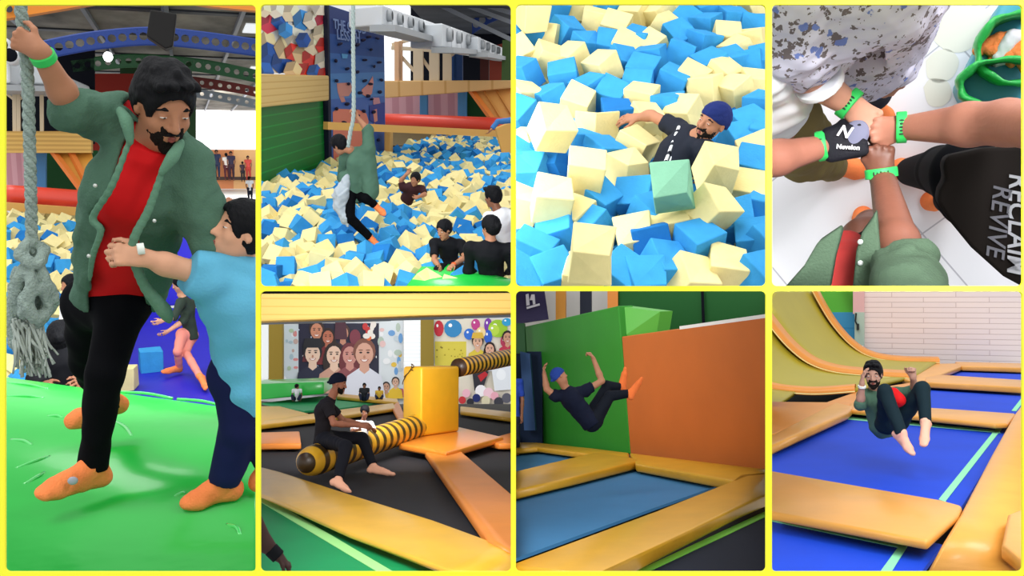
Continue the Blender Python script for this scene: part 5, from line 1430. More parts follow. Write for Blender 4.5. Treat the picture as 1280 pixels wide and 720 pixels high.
    W_ = Soft(.007); W_.chain([q(-60, 120, 2.0), q(-5, 210, 1.75), q(38, 285, 1.5)], [.14, .125, .075], k=.05); W_.wrinkle(.005, 26, 5)
    add(P, 'shirt', W_.build(), mat('cotton_white', '#eef0f4', .8), pb, True)
    K_ = Soft(.007); K_.chain([q(55, 275, 1.25), q(75, 345, 1.1), q(95, 380, .8), q(168, 412, .2)], [.10, .11, .095, .06], k=.04, capb=False); K_.wrinkle(.004, 30, 2)
    add(P, 'trousers', K_.build(), mat('khaki', '#7d6f47', .85, .15), pb, True)
    sk = Soft(.006); foot_soft(sk, q(176, 412, .1), q(258, 424, .07), Z, 1.0, .006); add(P, 'sock', sk.build(), SOCK(), pb, True)
    G = Soft(.0035); w = q(146, 362, HB); d = nrm(A(1, .22, -.02))
    hand(G, w, d, (0, 0, -1), A(0, 1, 0), curl=74, s=1.0, thumb=28, thumbcurl=38, spread=1, rad=1.3)
    G.box(w + d * .055 + Z * .004, (.047, .055, .021), np.array([nrm(np.cross(d, Z)), d, Z]), .015, k=.01)
    add(P, 'glove', G.build(), mat('glove_black', '#17171f', .7, .2, bump=.2, bscale=150), pb, True)
    g2 = Soft(.003); ac = nrm(np.cross(Z, d)); g2.ell(w + d * .082 + ac * .012 + Z * .0125, (.034, .042, .016), np.array([nrm(d * .8 - ac * .6), nrm(d * .6 + ac * .8), Z]), k=.004); g2.cut(w + Z * .006, -Z)
    add(P, 'glove_panel', g2.build(), mat('glove_grey', '#6f7088', .7), pb, True)
    xd = nrm(q(240, 385, HB) - q(190, 345, HB)); 
    gl = mat('glove_white', '#e9e9ee', .6)
    add(P, 'glove_letter', text_geo('N', .042, q(195, 326, HB + .036), nrm(A(1, -.28, 0)), nrm(A(.28, 1, 0)), .0016, .001, .25), gl, pb)
    add(P, 'glove_lettering', text_geo('Nevelon', .017, q(206, 364, HB + .034), nrm(A(1, -.06, 0)), nrm(A(.06, 1, 0)), .0012, .0005), gl, pb)
    bandon(pb, q(141, 361, HB), d, .041, 1)
    # ---------------- C: black tee
    S = Soft(.005)
    S.chain([q(780, 520, 1.5), q(640, 480, 1.5), q(520, 440, 1.05)], [.07, .06, .06], k=.04); S.cone(q(780, 520, 1.5), q(840, 340, 2.1), .07, .06, k=.04)
    arm(S, q(840, 330, 2.2), q(600, 303, 1.95), q(345, 316, HB), A(-1, -.06, 0), A(0, -1, 0), curl=80, r=(.055, .052, .031))
    S.chain([q(520, 430, 1.1), q(440, 422, .7), q(352, 424, .14)], [.09, .065, .045], k=.03)
    S.chain([q(540, 480, 1.1), q(500, 480, .6), q(450, 492, .14)], [.09, .065, .045], k=.03)
    foot_soft(S, q(352, 422, .1), q(308, 412, .07), Z); foot_soft(S, q(450, 490, .1), q(386, 505, .07), Z)
    pc = add(P, 'person', S.build(), skins['C'], None, True, label='person in a black lettered tee holding out a bare forearm and fist from the right', cat='person')
    pts = [(426, 500), (432, 470), (446, 445), (440, 405), (452, 385), (540, 366), (660, 360), (660, 722), (590, 684), (510, 612), (455, 545)]
    tee = bevelled(prism([q(x, y, 1.66) for x, y in pts], (0, 0, -.22)), .05, 4)
    add(P, 'tee', tee, mat('tee_black', '#15110f', .85, .1), pc, True)
    lg = mat('print_silver', '#8b8c92', .6); dg_ = mat('print_dim', '#4e4e56', .6)
    dn = nrm(A(-.02, -1, 0)); rt = nrm(A(1, -.02, 0))
    add(P, 'lettering', text_geo('RECLAIM', .066, q(624, 552, 1.668), nrm(A(.06, -1, 0)), nrm(A(1, .06, 0)), .002, .0008, .25), lg, pc)
    add(P, 'lettering', text_geo('REVIVE', .062, q(577, 545, 1.668), dn, rt, .002, .0005, .25), dg_, pc)
    T_ = Soft(.007); T_.chain([q(500, 430, 1.2), q(440, 422, .75), q(362, 424, .2)], [.11, .085, .06], k=.03); T_.chain([q(520, 480, 1.2), q(490, 485, .7), q(455, 492, .22)], [.11, .085, .06], k=.03)
    add(P, 'trousers', T_.build(), mat('trousers_black', ''), pc, True)
    for an, to in ((q(352, 422, .1), q(308, 412, .07)), (q(450, 490, .1), q(386, 505, .07))):
        sk = Soft(.006); foot_soft(sk, an, to, Z, 1.0, .006); add(P, 'sock', sk.build(), SOCK(), pc, True)
    bandon(pc, q(338, 315, HB), A(1, .05, 0), .041, 1)
    # ---------------- D: olive shirt, nearest
    S = Soft(.005)
    S.chain([q(290, 800, 1.75), q(215, 700, 1.7), q(245, 610, 1.05)], [.06, .05, .06], k=.04); S.cone(q(290, 800, 1.75), q(370, 900, 2.2), .06, .05, k=.03)
    arm(S, q(370, 900, 2.25), q(352, 700, 2.1), q(290, 436, HB), A(-.12, 1, -.05), A(-1, 0, 0), curl=80, r=(.055, .05, .031))
    S.chain([q(250, 600, 1.1), q(262, 560, .6), q(245, 560, .14)], [.09, .06, .045], k=.03)
    foot_soft(S, q(246, 565, .1), q(238, 512, .07), Z)
    pd = add(P, 'person', S.build(), skins['D'], None, True, label='person in an olive shirt over red reaching a dark forearm and fist in from below', cat='person')
    R_ = Soft(.008); R_.chain([q(205, 800, 1.85), q(202, 690, 1.8), q(208, 612, 1.7)], [.11, .085, .05], k=.05); R_.wrinkle(.003, 30, 4)
    add(P, 'tee', R_.build(), mat('tee_maroon', '#8e2320', .8), pd, True)
    ol = mat('denim_olive_dark', '#3f5140', .85, .15, bump=.25, bscale=160, var=.08, vscale=9)
    J1 = bevelled(prism([q(x, y, 2.05) for x, y in ((40, 722), (95, 660), (130, 600), (186, 562), (190, 575), (172, 640), (158, 722))], (0, 0, -.1)), .028, 3)
    J2 = bevelled(prism([q(x, y, 2.05) for x, y in ((216, 722), (226, 620), (240, 575), (262, 545), (276, 520), (284, 600), (292, 660), (300, 722))], (0, 0, -.1)), .028, 3)
    add(P, 'open_shirt', join(J1, J2), ol, pd, True)
    Sl = Soft(.006); Sl.chain([q(375, 900, 2.46), q(352, 690, 2.14), q(340, 648, 2.09)], [.085, .078, .074], k=.02, capb=True); Sl.wrinkle(.004, 40, 4)
    add(P, 'sleeve', Sl.build(), ol, pd, True)
    for y in (598, 650): add(P, 'button', ellipsoid(q(236, y, 2.055), (.007, .007, .004), n=10), mat('button_metal', '#c9d0cc', .3, .6, metal=.6), pd, True)
    T_ = Soft(.007); T_.chain([q(262, 640, 1.3), q(268, 580, .7), q(256, 555, .24)], [.08, .075, .055], k=.03)
    add(P, 'trousers', T_.build(), mat('trousers_black', ''), pd, True)
    sk = Soft(.006); foot_soft(sk, q(246, 565, .1), q(238, 512, .07), Z, 1.0, .006); add(P, 'sock', sk.build(), SOCK(), pd, True)
    bandon(pd, q(288, 428, HB), A(-.15, 1, 0), .041, 1)
    # ---------------- bin with green bags and a heap of orange socks
    bn = empty(P, 'collection_bin', q(580, 130, 0), 'teal bin lined with two open green bags in the corner of the white floor', 'bin')
    add(P, 'tub', bevelled(prism([q(x, y, .42) for x, y in ((474, 208), (500, 170), (598, -20), (720, -20), (720, 300), (500, 262))], (0, 0, -.42)), .03, 3), mat('bin_teal', '#3f8fa0', .5), bn, True)
    gb = mat('bag_green', '#2aa84c', .4, .4, bump=.35, bscale=26, var=.1); gi = mat('bag_green_inside', '#1f7a3e', .5, .3, bump=.3, bscale=20)
    def bag(c, rx, ry, nm_rot, h_):
        V, Fc = [], []; N = 36
        prof = [(1.0, -.30), (1.12, -.06), (1.08, .03), (.97, .035), (.9, -.03), (.86, -.14), (.6, -.2), (0.02, -.21)]
        for i, (pr, pz) in enumerate(prof):
            for k in range(N):
                a_ = 2 * math.pi * k / N
                wv = 1 + .04 * math.sin(5 * a_ + i) + .025 * math.sin(9 * a_)
                V.append(c + A(pr * rx * wv * math.cos(a_), pr * ry * wv * math.sin(a_), pz + .02 * math.sin(3 * a_ + 1) * (1 if i in (1, 2, 3) else 0)))
        for i in range(len(prof) - 1):
            for k in range(N): Fc.append([i * N + k, i * N + (k + 1) % N, (i + 1) * N + (k + 1) % N, (i + 1) * N + k])
        return np.array(V), Fc
    c1 = q(628, 118, .52); c2 = q(598, 205, .55)
    for c, rx, ry, lab in ((c1, .13, .125, 0), (c2, .15, .088, 1)):
        V, Fc = bag(c, rx, ry, 0, 0)
        fm_ = [0 if i < 36 * 4 else 1 for i in range(len(Fc))]
        add(P, 'bag', (V, Fc), [gb, gi], bn, True, fmat=fm_)
    so = [(560, 108, 30), (585, 130, -20), (600, 110, 60), (610, 128, 10), (622, 112, 40), (628, 135, -40), (575, 118, 80), (612, 142, 15), (632, 122, 5)]
    for i, (x, y, an) in enumerate(so):
        pw_ = i in (2, 7)
        p = q(x, y, .43 + .012 * (i % 3)); d = A(math.cos(math.radians(an)), math.sin(math.radians(an)), .1)
        S = Soft(.006); S.chain([p - d * .05, p, p + d * .03 + A(0, 0, .005), p + d * .05 + np.cross(d, Z) * .025], [.02, .024, .022, .018], k=.02); S.wrinkle(.002, 90, i)
        add(P, 'sock', S.build(), mat('sock_white', '#dcd9e2', .85) if pw_ else SOCK(), None, True, label=(('pale sock among the orange ones, %s in the far green bag' % ('upper' if i == 2 else 'lower')) if pw_ else '%s orange sock from the left in the heap inside the far green bag' % NTH[[q_ for q_ in sorted(range(9), key=lambda t_: so[t_][0]) if q_ not in (2, 7)].index(i) + 1]), cat='sock', group='pale socks in the bag' if pw_ else 'orange socks in the bag')
    add(P, 'bin_lid', bevelled(prism([q(x, y, .1) for x, y in ((535, 362), (560, 352), (660, 352), (660, 368), (545, 368))], (0, 0, -.08)), .02), mat('pad_pale_yellow', '#e9dc8a', .6), None, label='pale yellow pad on the floor under the outstretched arm', cat='pad')
    # this floor is brightened by the unseen fill light added earlier
    return P
P4 = bay_fists()
# ================================================================== bay 5: man astride the striped sweeper arm
def bay_sweeper():
    P = Panel((325.5, 364, 638.5, 715), (0, 440), (1280, 440), 482, 1.5)
    rg = random.Random(55); a = P.at; X, Y, Z = A(1, 0, 0), A(0, 1, 0), A(0, 0, 1)
    c = lambda x, y: (320 + x / 1.978, 356 + y / 1.978)
    g = lambda x, y, z=0.: P.g(*c(x, y), z)
    k_ = lambda x, y, d: a(*c(x, y), d)
    yel = mat('vinyl_gold', '#dba62f', .38, .45, bump=.12, bscale=6, var=.07, vscale=3, coat=.12)
    org = mat('vinyl_orange', '#dd8230', .4, .4, bump=.1, bscale=6, var=.05, vscale=3)
    blk = mat('bed_black', '#2a2a2e', .8, .2, bump=.1, bscale=300)
    grn = mat('bed_green', '#0b8a4f', .6, .3, var=.05, vscale=2)
    lime = mat('line_lime', '#9fe08a', .6)
    pad = lambda pts, z, t, m, lab, **kw: add(P, 'safety_pad', bevelled(prism([g(x, y, z) for x, y in pts], (0, 0, -t)), min(.03, t * .4), 3), m, None, True, label=lab, cat='pad', **kw)
    add(P, 'floor', prism([P.g(200, 505, -.5), P.g(760, 505, -.5), P.g(720, 900, -.5), P.g(250, 900, -.5)], (0, 0, -.1)), mat('floor_dark', '#23221f', .8), None, kind='structure')
    # beds
    t = add(P, 'trampoline_bed', prism([g(-40, 352, -.09), g(300, 300, -.09), g(700, 330, -.09), g(760, 700, -.09), g(560, 640, -.09), g(240, 530, -.09), g(-40, 440, -.09)], (0, 0, -.03)), blk, None, label='wide black trampoline bed round the yellow box and striped arm', cat='trampoline bed')
    pad([(-20, 442), (60, 462), (240, 520), (440, 582), (600, 640), (700, 680), (700, 775), (470, 702), (230, 612), (100, 554), (-20, 502)], .02, .05, yel, 'long gold pad running diagonally along the front of the black bed')
    gb = add(P, 'trampoline_bed', prism([g(-60, 515, -.09), g(100, 562, -.09), (g(470, 715, -.09)), g(640, 800, -.09), g(-60, 800, -.09)], (0, 0, -.03)), grn, None, label='green trampoline bed in front of the long gold pad', cat='trampoline bed')
    add(P, 'border_line', prism([g(-10, 524, -.084), g(24, 524, -.084), g(362, 722, -.084), g(322, 722, -.084)], (0, 0, -.004)), lime, gb)
    # orange pads
    pad([(-20, 366), (108, 362), (112, 392), (-20, 393)], .05, .1, org, 'short orange pad at the edge of the black bed behind the rider')
    pad([(418, 412), (500, 404), (640, 522), (720, 600), (720, 700), (575, 628)], .05, .1, org, 'broad orange pad running from the yellow box towards the front corner')
    pad([(560, 384), (640, 362), (720, 362), (720, 392), (600, 392)], .05, .1, org, 'orange pad behind the yellow box, reaching the side wall')
    pad([(335, 300), (352, 287), (372, 330), (360, 345)], .05, .1, org, 'narrow orange pad ahead of the child, behind the yellow box')
    pad([(352, 392), (480, 346), (612, 376), (470, 414)], .10, .1, mat('vinyl_orange_bright', '#e5892f', .3, .5, coat=.2, bump=.1, bscale=5), 'flat orange pad that the yellow box stands on')
    pad([(10, 346), (20, 335), (210, 308), (340, 292), (345, 304), (200, 325)], .06, .1, yel, 'gold pad along the back of the black bed beside the rider')
    pad([(505, 300), (640, 315), (720, 326), (720, 340), (640, 330), (505, 312)], .06, .1, yel, 'gold pad along the back right of the black bed')
    pad([(-20, 300), (60, 300), (130, 318), (10, 345), (-20, 345)], .05, .1, mat('vinyl_amber', '#e0b04a', .4), 'pale gold pad between the two green beds at the back')
    pad([(200, 268), (350, 282), (352, 290), (200, 276)], .06, .1, yel, 'thin gold pad behind the small green bed')
    g2 = add(P, 'trampoline_bed', prism([g(15, 292, -.06), g(190, 272, -.06), g(345, 286, -.06), g(205, 306, -.06), g(120, 312, -.06)], (0, 0, -.05)), mat('bed_green_bright', '#1f9a5c', .6), None, label='small green trampoline bed behind the rider', cat='trampoline bed')
    g3 = add(P, 'trampoline_bed', prism([g(-20, 312, -.06), g(40, 316, -.06), g(20, 330, -.06), g(-20, 334, -.06)], (0, 0, -.05)), mat('bed_green_bright', ''), None, label='corner of a green bed at the left edge behind the black bed', cat='trampoline bed')
    gm0, gm1 = g(-30, 288), g(172, 270)
    gmd = gm0[1]
    add(P, 'landing_mat', bevelled(prism([k_(-30, 246, gmd), k_(168, 240, gmd), k_(168, 270, gmd), k_(-30, 288, gmd)], (0, 4.5, 0)), .04, 3), mat('vinyl_green', ''), None, True, label='raised green mat block at the left behind the rider', cat='mat')
    # back wall with murals
    D = 42.
    pw = lambda pts, d, m, nm, t=.2, **k: add(P, nm, prism([k_(x, y, d) for x, y in pts], (0, t, 0)), m, None, **k)
    pw([(-30, 0), (700, 0), (700, 330), (-30, 330)], D + .3, mat('wall_pale', '#dfe3e6', .7), 'wall_back', kind='structure')
    add(P, 'floor', prism([k_(-30, 285, D + .3), k_(700, 330, D + .3), P.g(*c(700, 372), -.45), P.g(*c(-30, 372), -.45)], (0, 0, -.1)), mat('floor_grey', '#5c5b58', .7), None, kind='structure')
    pw([(-30, 96), (30, 96), (30, 232), (-30, 232)], D - 3, mat('panel_white', '#f3f6f6', .5), 'wall_left', kind='structure')
    im = attr_mat('print_ink2', .5)
    def mural(x0, y0, x1, y1, base, shapes, lab):
        mb = add(P, 'mural', prism([k_(x0, y0, D), k_(x1, y0, D), k_(x1, y1, D), k_(x0, y1, D)], (0, .08, 0)), mat('mural_' + base[1:], base, .5), None, label=lab, cat='mural')
        sh = [([(320 + px / 1.978, 356 + py / 1.978) for px, py in poly], cl) for poly, cl in shapes]
        geo, col = printed(P, sh, k_((x0 + x1) / 2, (y0 + y1) / 2, D), -Y, .003)
        add(P, 'print', geo, im, mb, fcol=col)
    def head(x, y, r, hairc, skinc, topc, long=False, hat=None):
        o = []
        if long: o.append((oval(x, y + r * .9, r * 1.35, r * 2.0), hairc))
        o.append(([(x - r * 2.1, y + r * 4.6), (x - r * 1.7, y + r * 2.3), (x - r * .5, y + r * 1.5), (x + r * .5, y + r * 1.5), (x + r * 1.7, y + r * 2.3), (x + r * 2.1, y + r * 4.6)], topc))
        o.append(([(x - r * .4, y + r * .6), (x + r * .4, y + r * .6), (x + r * .5, y + r * 1.7), (x, y + r * 2.1), (x - r * .5, y + r * 1.7)], skinc))
        o.append((oval(x, y - r * .15, r * 1.12, r * 1.3), hairc)); o.append((oval(x, y + r * .15, r * .88, r * 1.15), skinc))
        for s in (-1, 1): o.append((oval(x + s * r * .36, y - r * .02, r * .16, r * .09, 8), '#2a1a18')); o.append((oval(x + s * r * .36, y - r * .26, r * .24, r * .06, 8), hairc))
        o.append((oval(x, y + r * .42, r * .12, r * .18, 8), '#b87f66')); sm_ = lambda f, dy: [(x - r * .38 * f, y + r * (.66 + dy)), (x, y + r * (.70 + dy)), (x + r * .38 * f, y + r * (.66 + dy)), (x + r * .22 * f, y + r * (.66 + dy + .20 * f)), (x, y + r * (.66 + dy + .26 * f)), (x - r * .22 * f, y + r * (.66 + dy + .20 * f))]; o.append((sm_(1.15, -.03), '#a8524a')); o.append((sm_(.85, .0), '#f3e6e0'))
        if hat: o.append(([(x - r * 1.2, y - r * .6), (x + r * 1.2, y - r * .6), (x + r * .9, y - r * 1.7), (x - r * .9, y - r * 1.7)], hat))
        return o
    rr = random.Random(9)
    dots = lambda n, x0, x1, y0, y1, cols, r0, r1: [(oval(rr.uniform(x0, x1), rr.uniform(y0, y1), rr.uniform(r0, r1), rr.uniform(r0, r1) * 1.15, 10), rr.choice(cols)) for _ in range(n)]
    party = dots(26, 106, 300, 95, 240, ['#c5cde8', '#8fa2d8', '#ffffff', '#b03a4a'], 1.2, 3)
    party += head(150, 112, 17, '#3b2a24', '#c98668', '#6b2a34') + head(178, 128, 15, '#2a1a18', '#b5694f', '#7d2a30', True) + head(215, 118, 15, '#48302a', '#c58a70', '#3a2038')
    party += [([(196, 92), (222, 92), (226, 135), (194, 135)], '#4a2232'), (oval(245, 130, 14, 20), '#7a3040')]
    party += head(140, 168, 21, '#15161f', '#e3c4ae', '#23283f', False, '#1a1a22') + head(193, 172, 21, '#2b1d1a', '#e6c3ac', '#c99a86', True) + head(232, 172, 20, '#6b2a30', '#c98c80', '#8a4a50', True) + head(268, 168, 25, '#7a4a3a', '#d3a08a', '#d9dbe6')
    party += dots(8, 268, 300, 95, 135, ['#e0662a', '#f0a030', '#c02a2a', '#e8e0d8'], 5, 10)
    mural(105, 95, 304, 250, '#20203a', party, 'dark photo mural of smiling party guests on the back wall')
    mural(66, 100, 105, 248, '#cfdbe2', dots(14, 70, 102, 110, 240, ['#a8c0cc', '#d88a8a', '#b0c8a8', '#e9eef2', '#c2a8a0'], 3, 7), 'pale patterned mural strip left of the party guests')
    mural(304, 88, 366, 282, '#dfe6ea', dots(22, 308, 362, 95, 275, ['#c8d4dc', '#e7c3c0', '#6aa0d8', '#e8c040', '#b9c9bb', '#d0626a', '#f2f4f6'], 4, 11) + head(322, 252, 9, '#2a2020', '#c99a80', '#d8b030') + head(345, 240, 9, '#2a2020', '#d9ae94', '#e8c030'), 'pale mural with small children between the dark mural and the white column')
    kids = [([(442, 140), (520, 140), (520, 200), (442, 200)], '#d9c94a')] + dots(14, 445, 515, 150, 178, ['#8a7a20', '#b8a52c'], 1.2, 2.4)
    for x, y, rx, ry, cl in ((452, 108, 12, 20, '#c9283a'), (487, 108, 22, 22, '#2f86c0'), (543, 98, 11, 14, '#c0408a'), (574, 100, 10, 18, '#7a3aa8'), (598, 108, 24, 22, '#9cc832'), (588, 112, 14, 14, '#b8d84a'), (527, 122, 13, 14, '#2f6fd0'), (574, 128, 10, 17, '#2c62c8'), (620, 92, 12, 10, '#2f9fd0'), (556, 118, 12, 14, '#f0d8a0'), (614, 140, 10, 14, '#b83a5a')):
        kids.append((oval(x, y, rx, ry), cl)); kids.append((oval(x - rx * .3, y - ry * .35, rx * .22, ry * .22, 8), '#ffffff'))
    kids += head(548, 140, 13, '#3a2a22', '#dcae92', '#d8c040', False, '#d8b040') + head(578, 158, 12, '#2a1a18', '#d9a890', '#e6e6ee', True) + head(622, 130, 12, '#221a18', '#c89478', '#b8344a')
    kids += [([(535, 215), (560, 208), (575, 215), (560, 262), (540, 262)], '#2a2a34'), ([(548, 225), (566, 214), (574, 222), (556, 240)], '#b8242e'), ([(582, 205), (640, 198), (640, 258), (590, 262)], '#dfe4ea'), (oval(606, 222, 12, 14), '#eef2f6')]
    for x, y, r_, cl in ((520, 268, 10, '#f0b8c8'), (510, 285, 9, '#c8343a'), (556, 262, 14, '#f2f0f4'), (575, 268, 13, '#f0c8d4'), (590, 275, 10, '#e8a8b8'), (545, 280, 10, '#1a2a6a'), (568, 286, 11, '#d8d0b0'), (530, 290, 9, '#2a2a34'), (600, 290, 12, '#3a3a44'), (620, 280, 12, '#5a5a66')): kids.append((oval(x, y, r_, r_ * 1.05), cl))
    mural(442, 84, 690, 305, '#e4dccb', kids, 'bright mural of children and balloons at the side of the back wall')
    # columns and the ribbed beam
    for x0, x1, xm, lab in ((365, 440, 407, 'column between the two photo murals, half white and half olive'), (-20, 65, 30, 'column at the left end of the back wall, half white and half olive')):
        cm = empty(P, 'padded_column', k_(xm, 262, D - 2), lab, 'column')
        add(P, 'white_side', bevelled(prism([k_(x0, 78, D - 2), k_(xm, 78, D - 2), k_(xm, 262, D - 2), k_(x0, 262, D - 2)], (0, .9, 0)), .03), stripe_mat('ribs_white', '#eef1f2', '#dfe4e6', 6, 'Z', .6, .85), cm)
        add(P, 'olive_side', bevelled(prism([k_(xm, 76, D - 2), k_(x1, 74, D - 1.2), k_(x1, 262, D - 1.2), k_(xm, 262, D - 2)], (0, .7, 0)), .03), mat('pad_olive', '#9c8432', .6), cm)
    bm_ = bevelled(prism([k_(-30, 22, 16), k_(700, 19, 16), k_(700, 68, 16), k_(430, 76, 16), k_(-30, 92, 16)], (0, .8, 0)), .04)
    add(P, 'padded_beam', bm_, stripe_mat('beam_butter', '#f1cc70', '#e4bb5c', 7, 'Z', .6, .86, bump=.4), None, label='broad pale yellow ribbed beam across the top of the sweeper ride', cat='beam')
    add(P, 'wall_upper', prism([k_(-30, -20, 18), k_(700, -20, 18), k_(700, 40, 18), k_(-30, 40, 18)], (0, .3, 0)), mat('void_dark', '#12141c', .9, .1), None, kind='structure')
    for i in range(4):
        add(P, 'ceiling_rail', beam(k_(-30 + 180 * i, 92 - 5 * i, 17.5 + i), k_(150 + 180 * i, 88 - 5 * i, 18.5 + i), .1, .12), mat('steel_grey', '#7d828a', .4, .5), None, label='grey rail under the pale yellow beam, %s from the left' % NTH[i + 1], cat='rail', group='rails under the beam')
    ml = bpy.data.lights.new('fill_mural_wall', 'AREA'); ml.shape = 'DISK'; ml.size = 4; ml.energy = 420  # unseen fill light added in front of the murals to brighten them
    mo = bpy.data.objects.new('fill_mural_wall', ml); COL.objects.link(mo); mo.matrix_world = P.M @ Matrix.Translation(Vector(k_(330, 60, 32))) @ Matrix.Rotation(math.radians(80), 4, 'X')
    # far kids
    for x, y, dd, s, top, lab, f_ in ((268, 248, 23, .62, '#22242c', 'distant child with long hair in front of the dark mural', -Y), (102, 222, 24, .6, '#e8eaee', 'distant child in white bending beside the raised green mat', X), (305, 255, 24, .5, '#e8c040', 'distant child in yellow in front of the pale mural', -Y)):
        dd = 27.5; b = k_(x, y, dd); b[2] = 0.; U = lambda dx, dz, dy=0.: b + A(dx, dy, dz + .62) * s
        J = dict(pel=U(0, -.5), che=U(0, -.2), nec=U(0, .02), hed=U(0, .14), shL=U(-.18, -.04), elL=U(-.24, -.3), wrL=U(-.2, -.5), shR=U(.18, -.04), elR=U(.24, -.3), wrR=U(.2, -.5), hiL=U(-.09, -.5), knL=U(-.2, -.3, -.35), anL=U(-.15, -.54, -.5), toL=U(-.15, -.56, -.7), hiR=U(.09, -.5), knR=U(.2, -.3, -.35), anR=U(.15, -.54, -.5), toR=U(.15, -.56, -.7))
        figure(P, J, lab, f_, SKIN_D(), h=.02, s=s, top=mat('kid_' + top[1:], top), feet=False, bottom=mat('cloth_navy', '#20263f', .8), socks=False, hairstyle='long' if x == 262 else 'short')
    # --- yellow box and the striped arm
    dn = g(410, 376, .1)[1]; dl = dn + .55; dr = dn + .9
    bx = empty(P, 'sweeper_hub', k_(430, 376, dn + .5), 'tall yellow padded box at the hub of the striped sweeper arm', 'sweeper ride')
    c0 = k_(408, 372, dn); c1 = k_(362, 358, dl); c2 = k_(503, 352, dr)
    hgt = k_(408, 203, dn)[2] - c0[2]
    lft = c1 - c0; lft[2] = 0; rgt = c2 - c0; rgt[2] = 0
    base = [c0, c0 + rgt, c0 + rgt + lft, c0 + lft]
    base = [A(p[0], p[1], .1) for p in base]
    bz = k_(408, 203, dn)[2] - .1
    add(P, 'box', bevelled(prism(base, (0, 0, bz)), .05, 3), mat('vinyl_yellow', '#e0a821', .45, .4, bump=.06, bscale=4, var=.04), bx, True)
    pn = nrm(np.cross(lft, Z)); pn = pn if pn @ (P.eye - c0) > 0 else -pn
    mk = lambda x, y: P.on(*c(x, y), c0 + pn * .012, pn)
    for p_ in ([(386, 196), (384, 206), (378, 216), (366, 228)], [(386, 206), (390, 200), (384, 196)], [(378, 214), (384, 210), (388, 212)], [(372, 222), (364, 238), (362, 246)]):
        add(P, 'scuff_mark', tube(spline([mk(*t_) for t_ in p_], 4), .008, 6), mat('scuff_brown', '#4a3312', .8), bx)
    p0, p1 = k_(118, 442, g(140, 480, 0)[1] + .1), k_(400, 350, dn + .35)
    rb = F and .0
    r0 = 38 / 1.978 * p0[1] / F; r1 = 30 / 1.978 * p1[1] / F
    ax = nrm(p1 - p0); L = np.linalg.norm(p1 - p0)
    prof = [(0, .30), (.012, .62), (.03, .86), (.06, .98), (.09, 1.0)]
    ts = [t_ for t_, _ in prof] + list(np.linspace(.13, 1, 30)); rs = [w_ for _, w_ in prof] + [1.0] * 30
    path = np.array([p0 + ax * (t_ * L) for t_ in ts]); rad = [(r0 * (1 - t_) + r1 * t_) * w_ for t_, w_ in zip(ts, rs)]
    geo = tube(path, rad, 28); nv = 28; fm_ = []
    nb = 20
    for i in range(len(ts) - 1):
        fm_ += [0] * nv
    fm_ += [0, 0]
    sm = stripe_mat('stripe_bee', '#e2ab26', '#3a2a16', 1, 'X', .4, .58, spec=.4)
    # stripes run round the arm: measured along its own axis
    m = bpy.data.materials.new('vinyl_bee_stripes'); m.use_nodes = True; nt = m.node_tree; bs = nt.nodes['Principled BSDF']
    def axis_stripes(m, ax_, scale, c1_, c2_, duty):
        nt = m.node_tree; bs = nt.nodes['Principled BSDF']
        tc = nt.nodes.new('ShaderNodeTexCoord'); dt = nt.nodes.new('ShaderNodeVectorMath'); dt.operation = 'DOT_PRODUCT'; dt.inputs[1].default_value = tuple(ax_ * scale)
        nt.links.new(tc.outputs['Object'], dt.inputs[0])
        ad = nt.nodes.new('ShaderNodeMath'); ad.operation = 'ADD'; ad.inputs[1].default_value = 100.; nt.links.new(dt.outputs['Value'], ad.inputs[0])
        fr = nt.nodes.new('ShaderNodeMath'); fr.operation = 'FRACT'; nt.links.new(ad.outputs[0], fr.inputs[0])
        rp = nt.nodes.new('ShaderNodeValToRGB'); e = rp.color_ramp.elements; e[0].position = duty - .03; e[0].color = (*srgb(c1_), 1); e[1].position = duty + .03; e[1].color = (*srgb(c2_), 1)
        nt.links.new(fr.outputs[0], rp.inputs[0]); nt.links.new(rp.outputs[0], bs.inputs['Base Color']); bs.inputs['Roughness'].default_value = .4
    axis_stripes(m, ax, 15.5 / L, '#dfa828', '#3b2b14', .56)
    add(P, 'sweeper_arm', geo, m, bx, True)
    q0, q1 = k_(500, 205, dr + .1), k_(700, 165, dr + 2.6)
    m2 = bpy.data.materials.new('vinyl_bee_stripes_far'); m2.use_nodes = True
    ax2 = nrm(q1 - q0); axis_stripes(m2, ax2, 17 / np.linalg.norm(q1 - q0) * 1.3, '#d9a034', '#3a2414', .5)
    gs = tube(np.array([lerp(q0, q1, t_) for t_ in np.linspace(0, 1, 24)]), 23 / 1.978 * q0[1] / F, 24)
    add(P, 'sweeper_arm', gs, m2, bx, True)
    # --- the rider
    dm = p0[1] + .55
    w = lambda x, y, o=0.: k_(x, y, dm + o)
    tee = mat('tee_charcoal2', '#221f22', .85, .12)
    J = dict(pel=w(165, 378, 0), che=w(168, 312, 0), nec=w(192, 268, 0), hed=w(204, 243, -.02), shL=w(178, 300, -.2), elL=w(192, 343, -.32), wrL=w(256, 348, -.15), shR=w(178, 296, .2), elR=w(215, 335, .3), wrR=w(262, 345, .15),
             hiL=w(172, 385, -.12), knL=w(222, 400, -.75), anL=w(203, 484, -1.05), toL=w(240, 503, -1.12), hiR=w(178, 380, .12), knR=w(262, 378, .3), anR=w(290, 450, .1), toR=w(345, 458, .0))
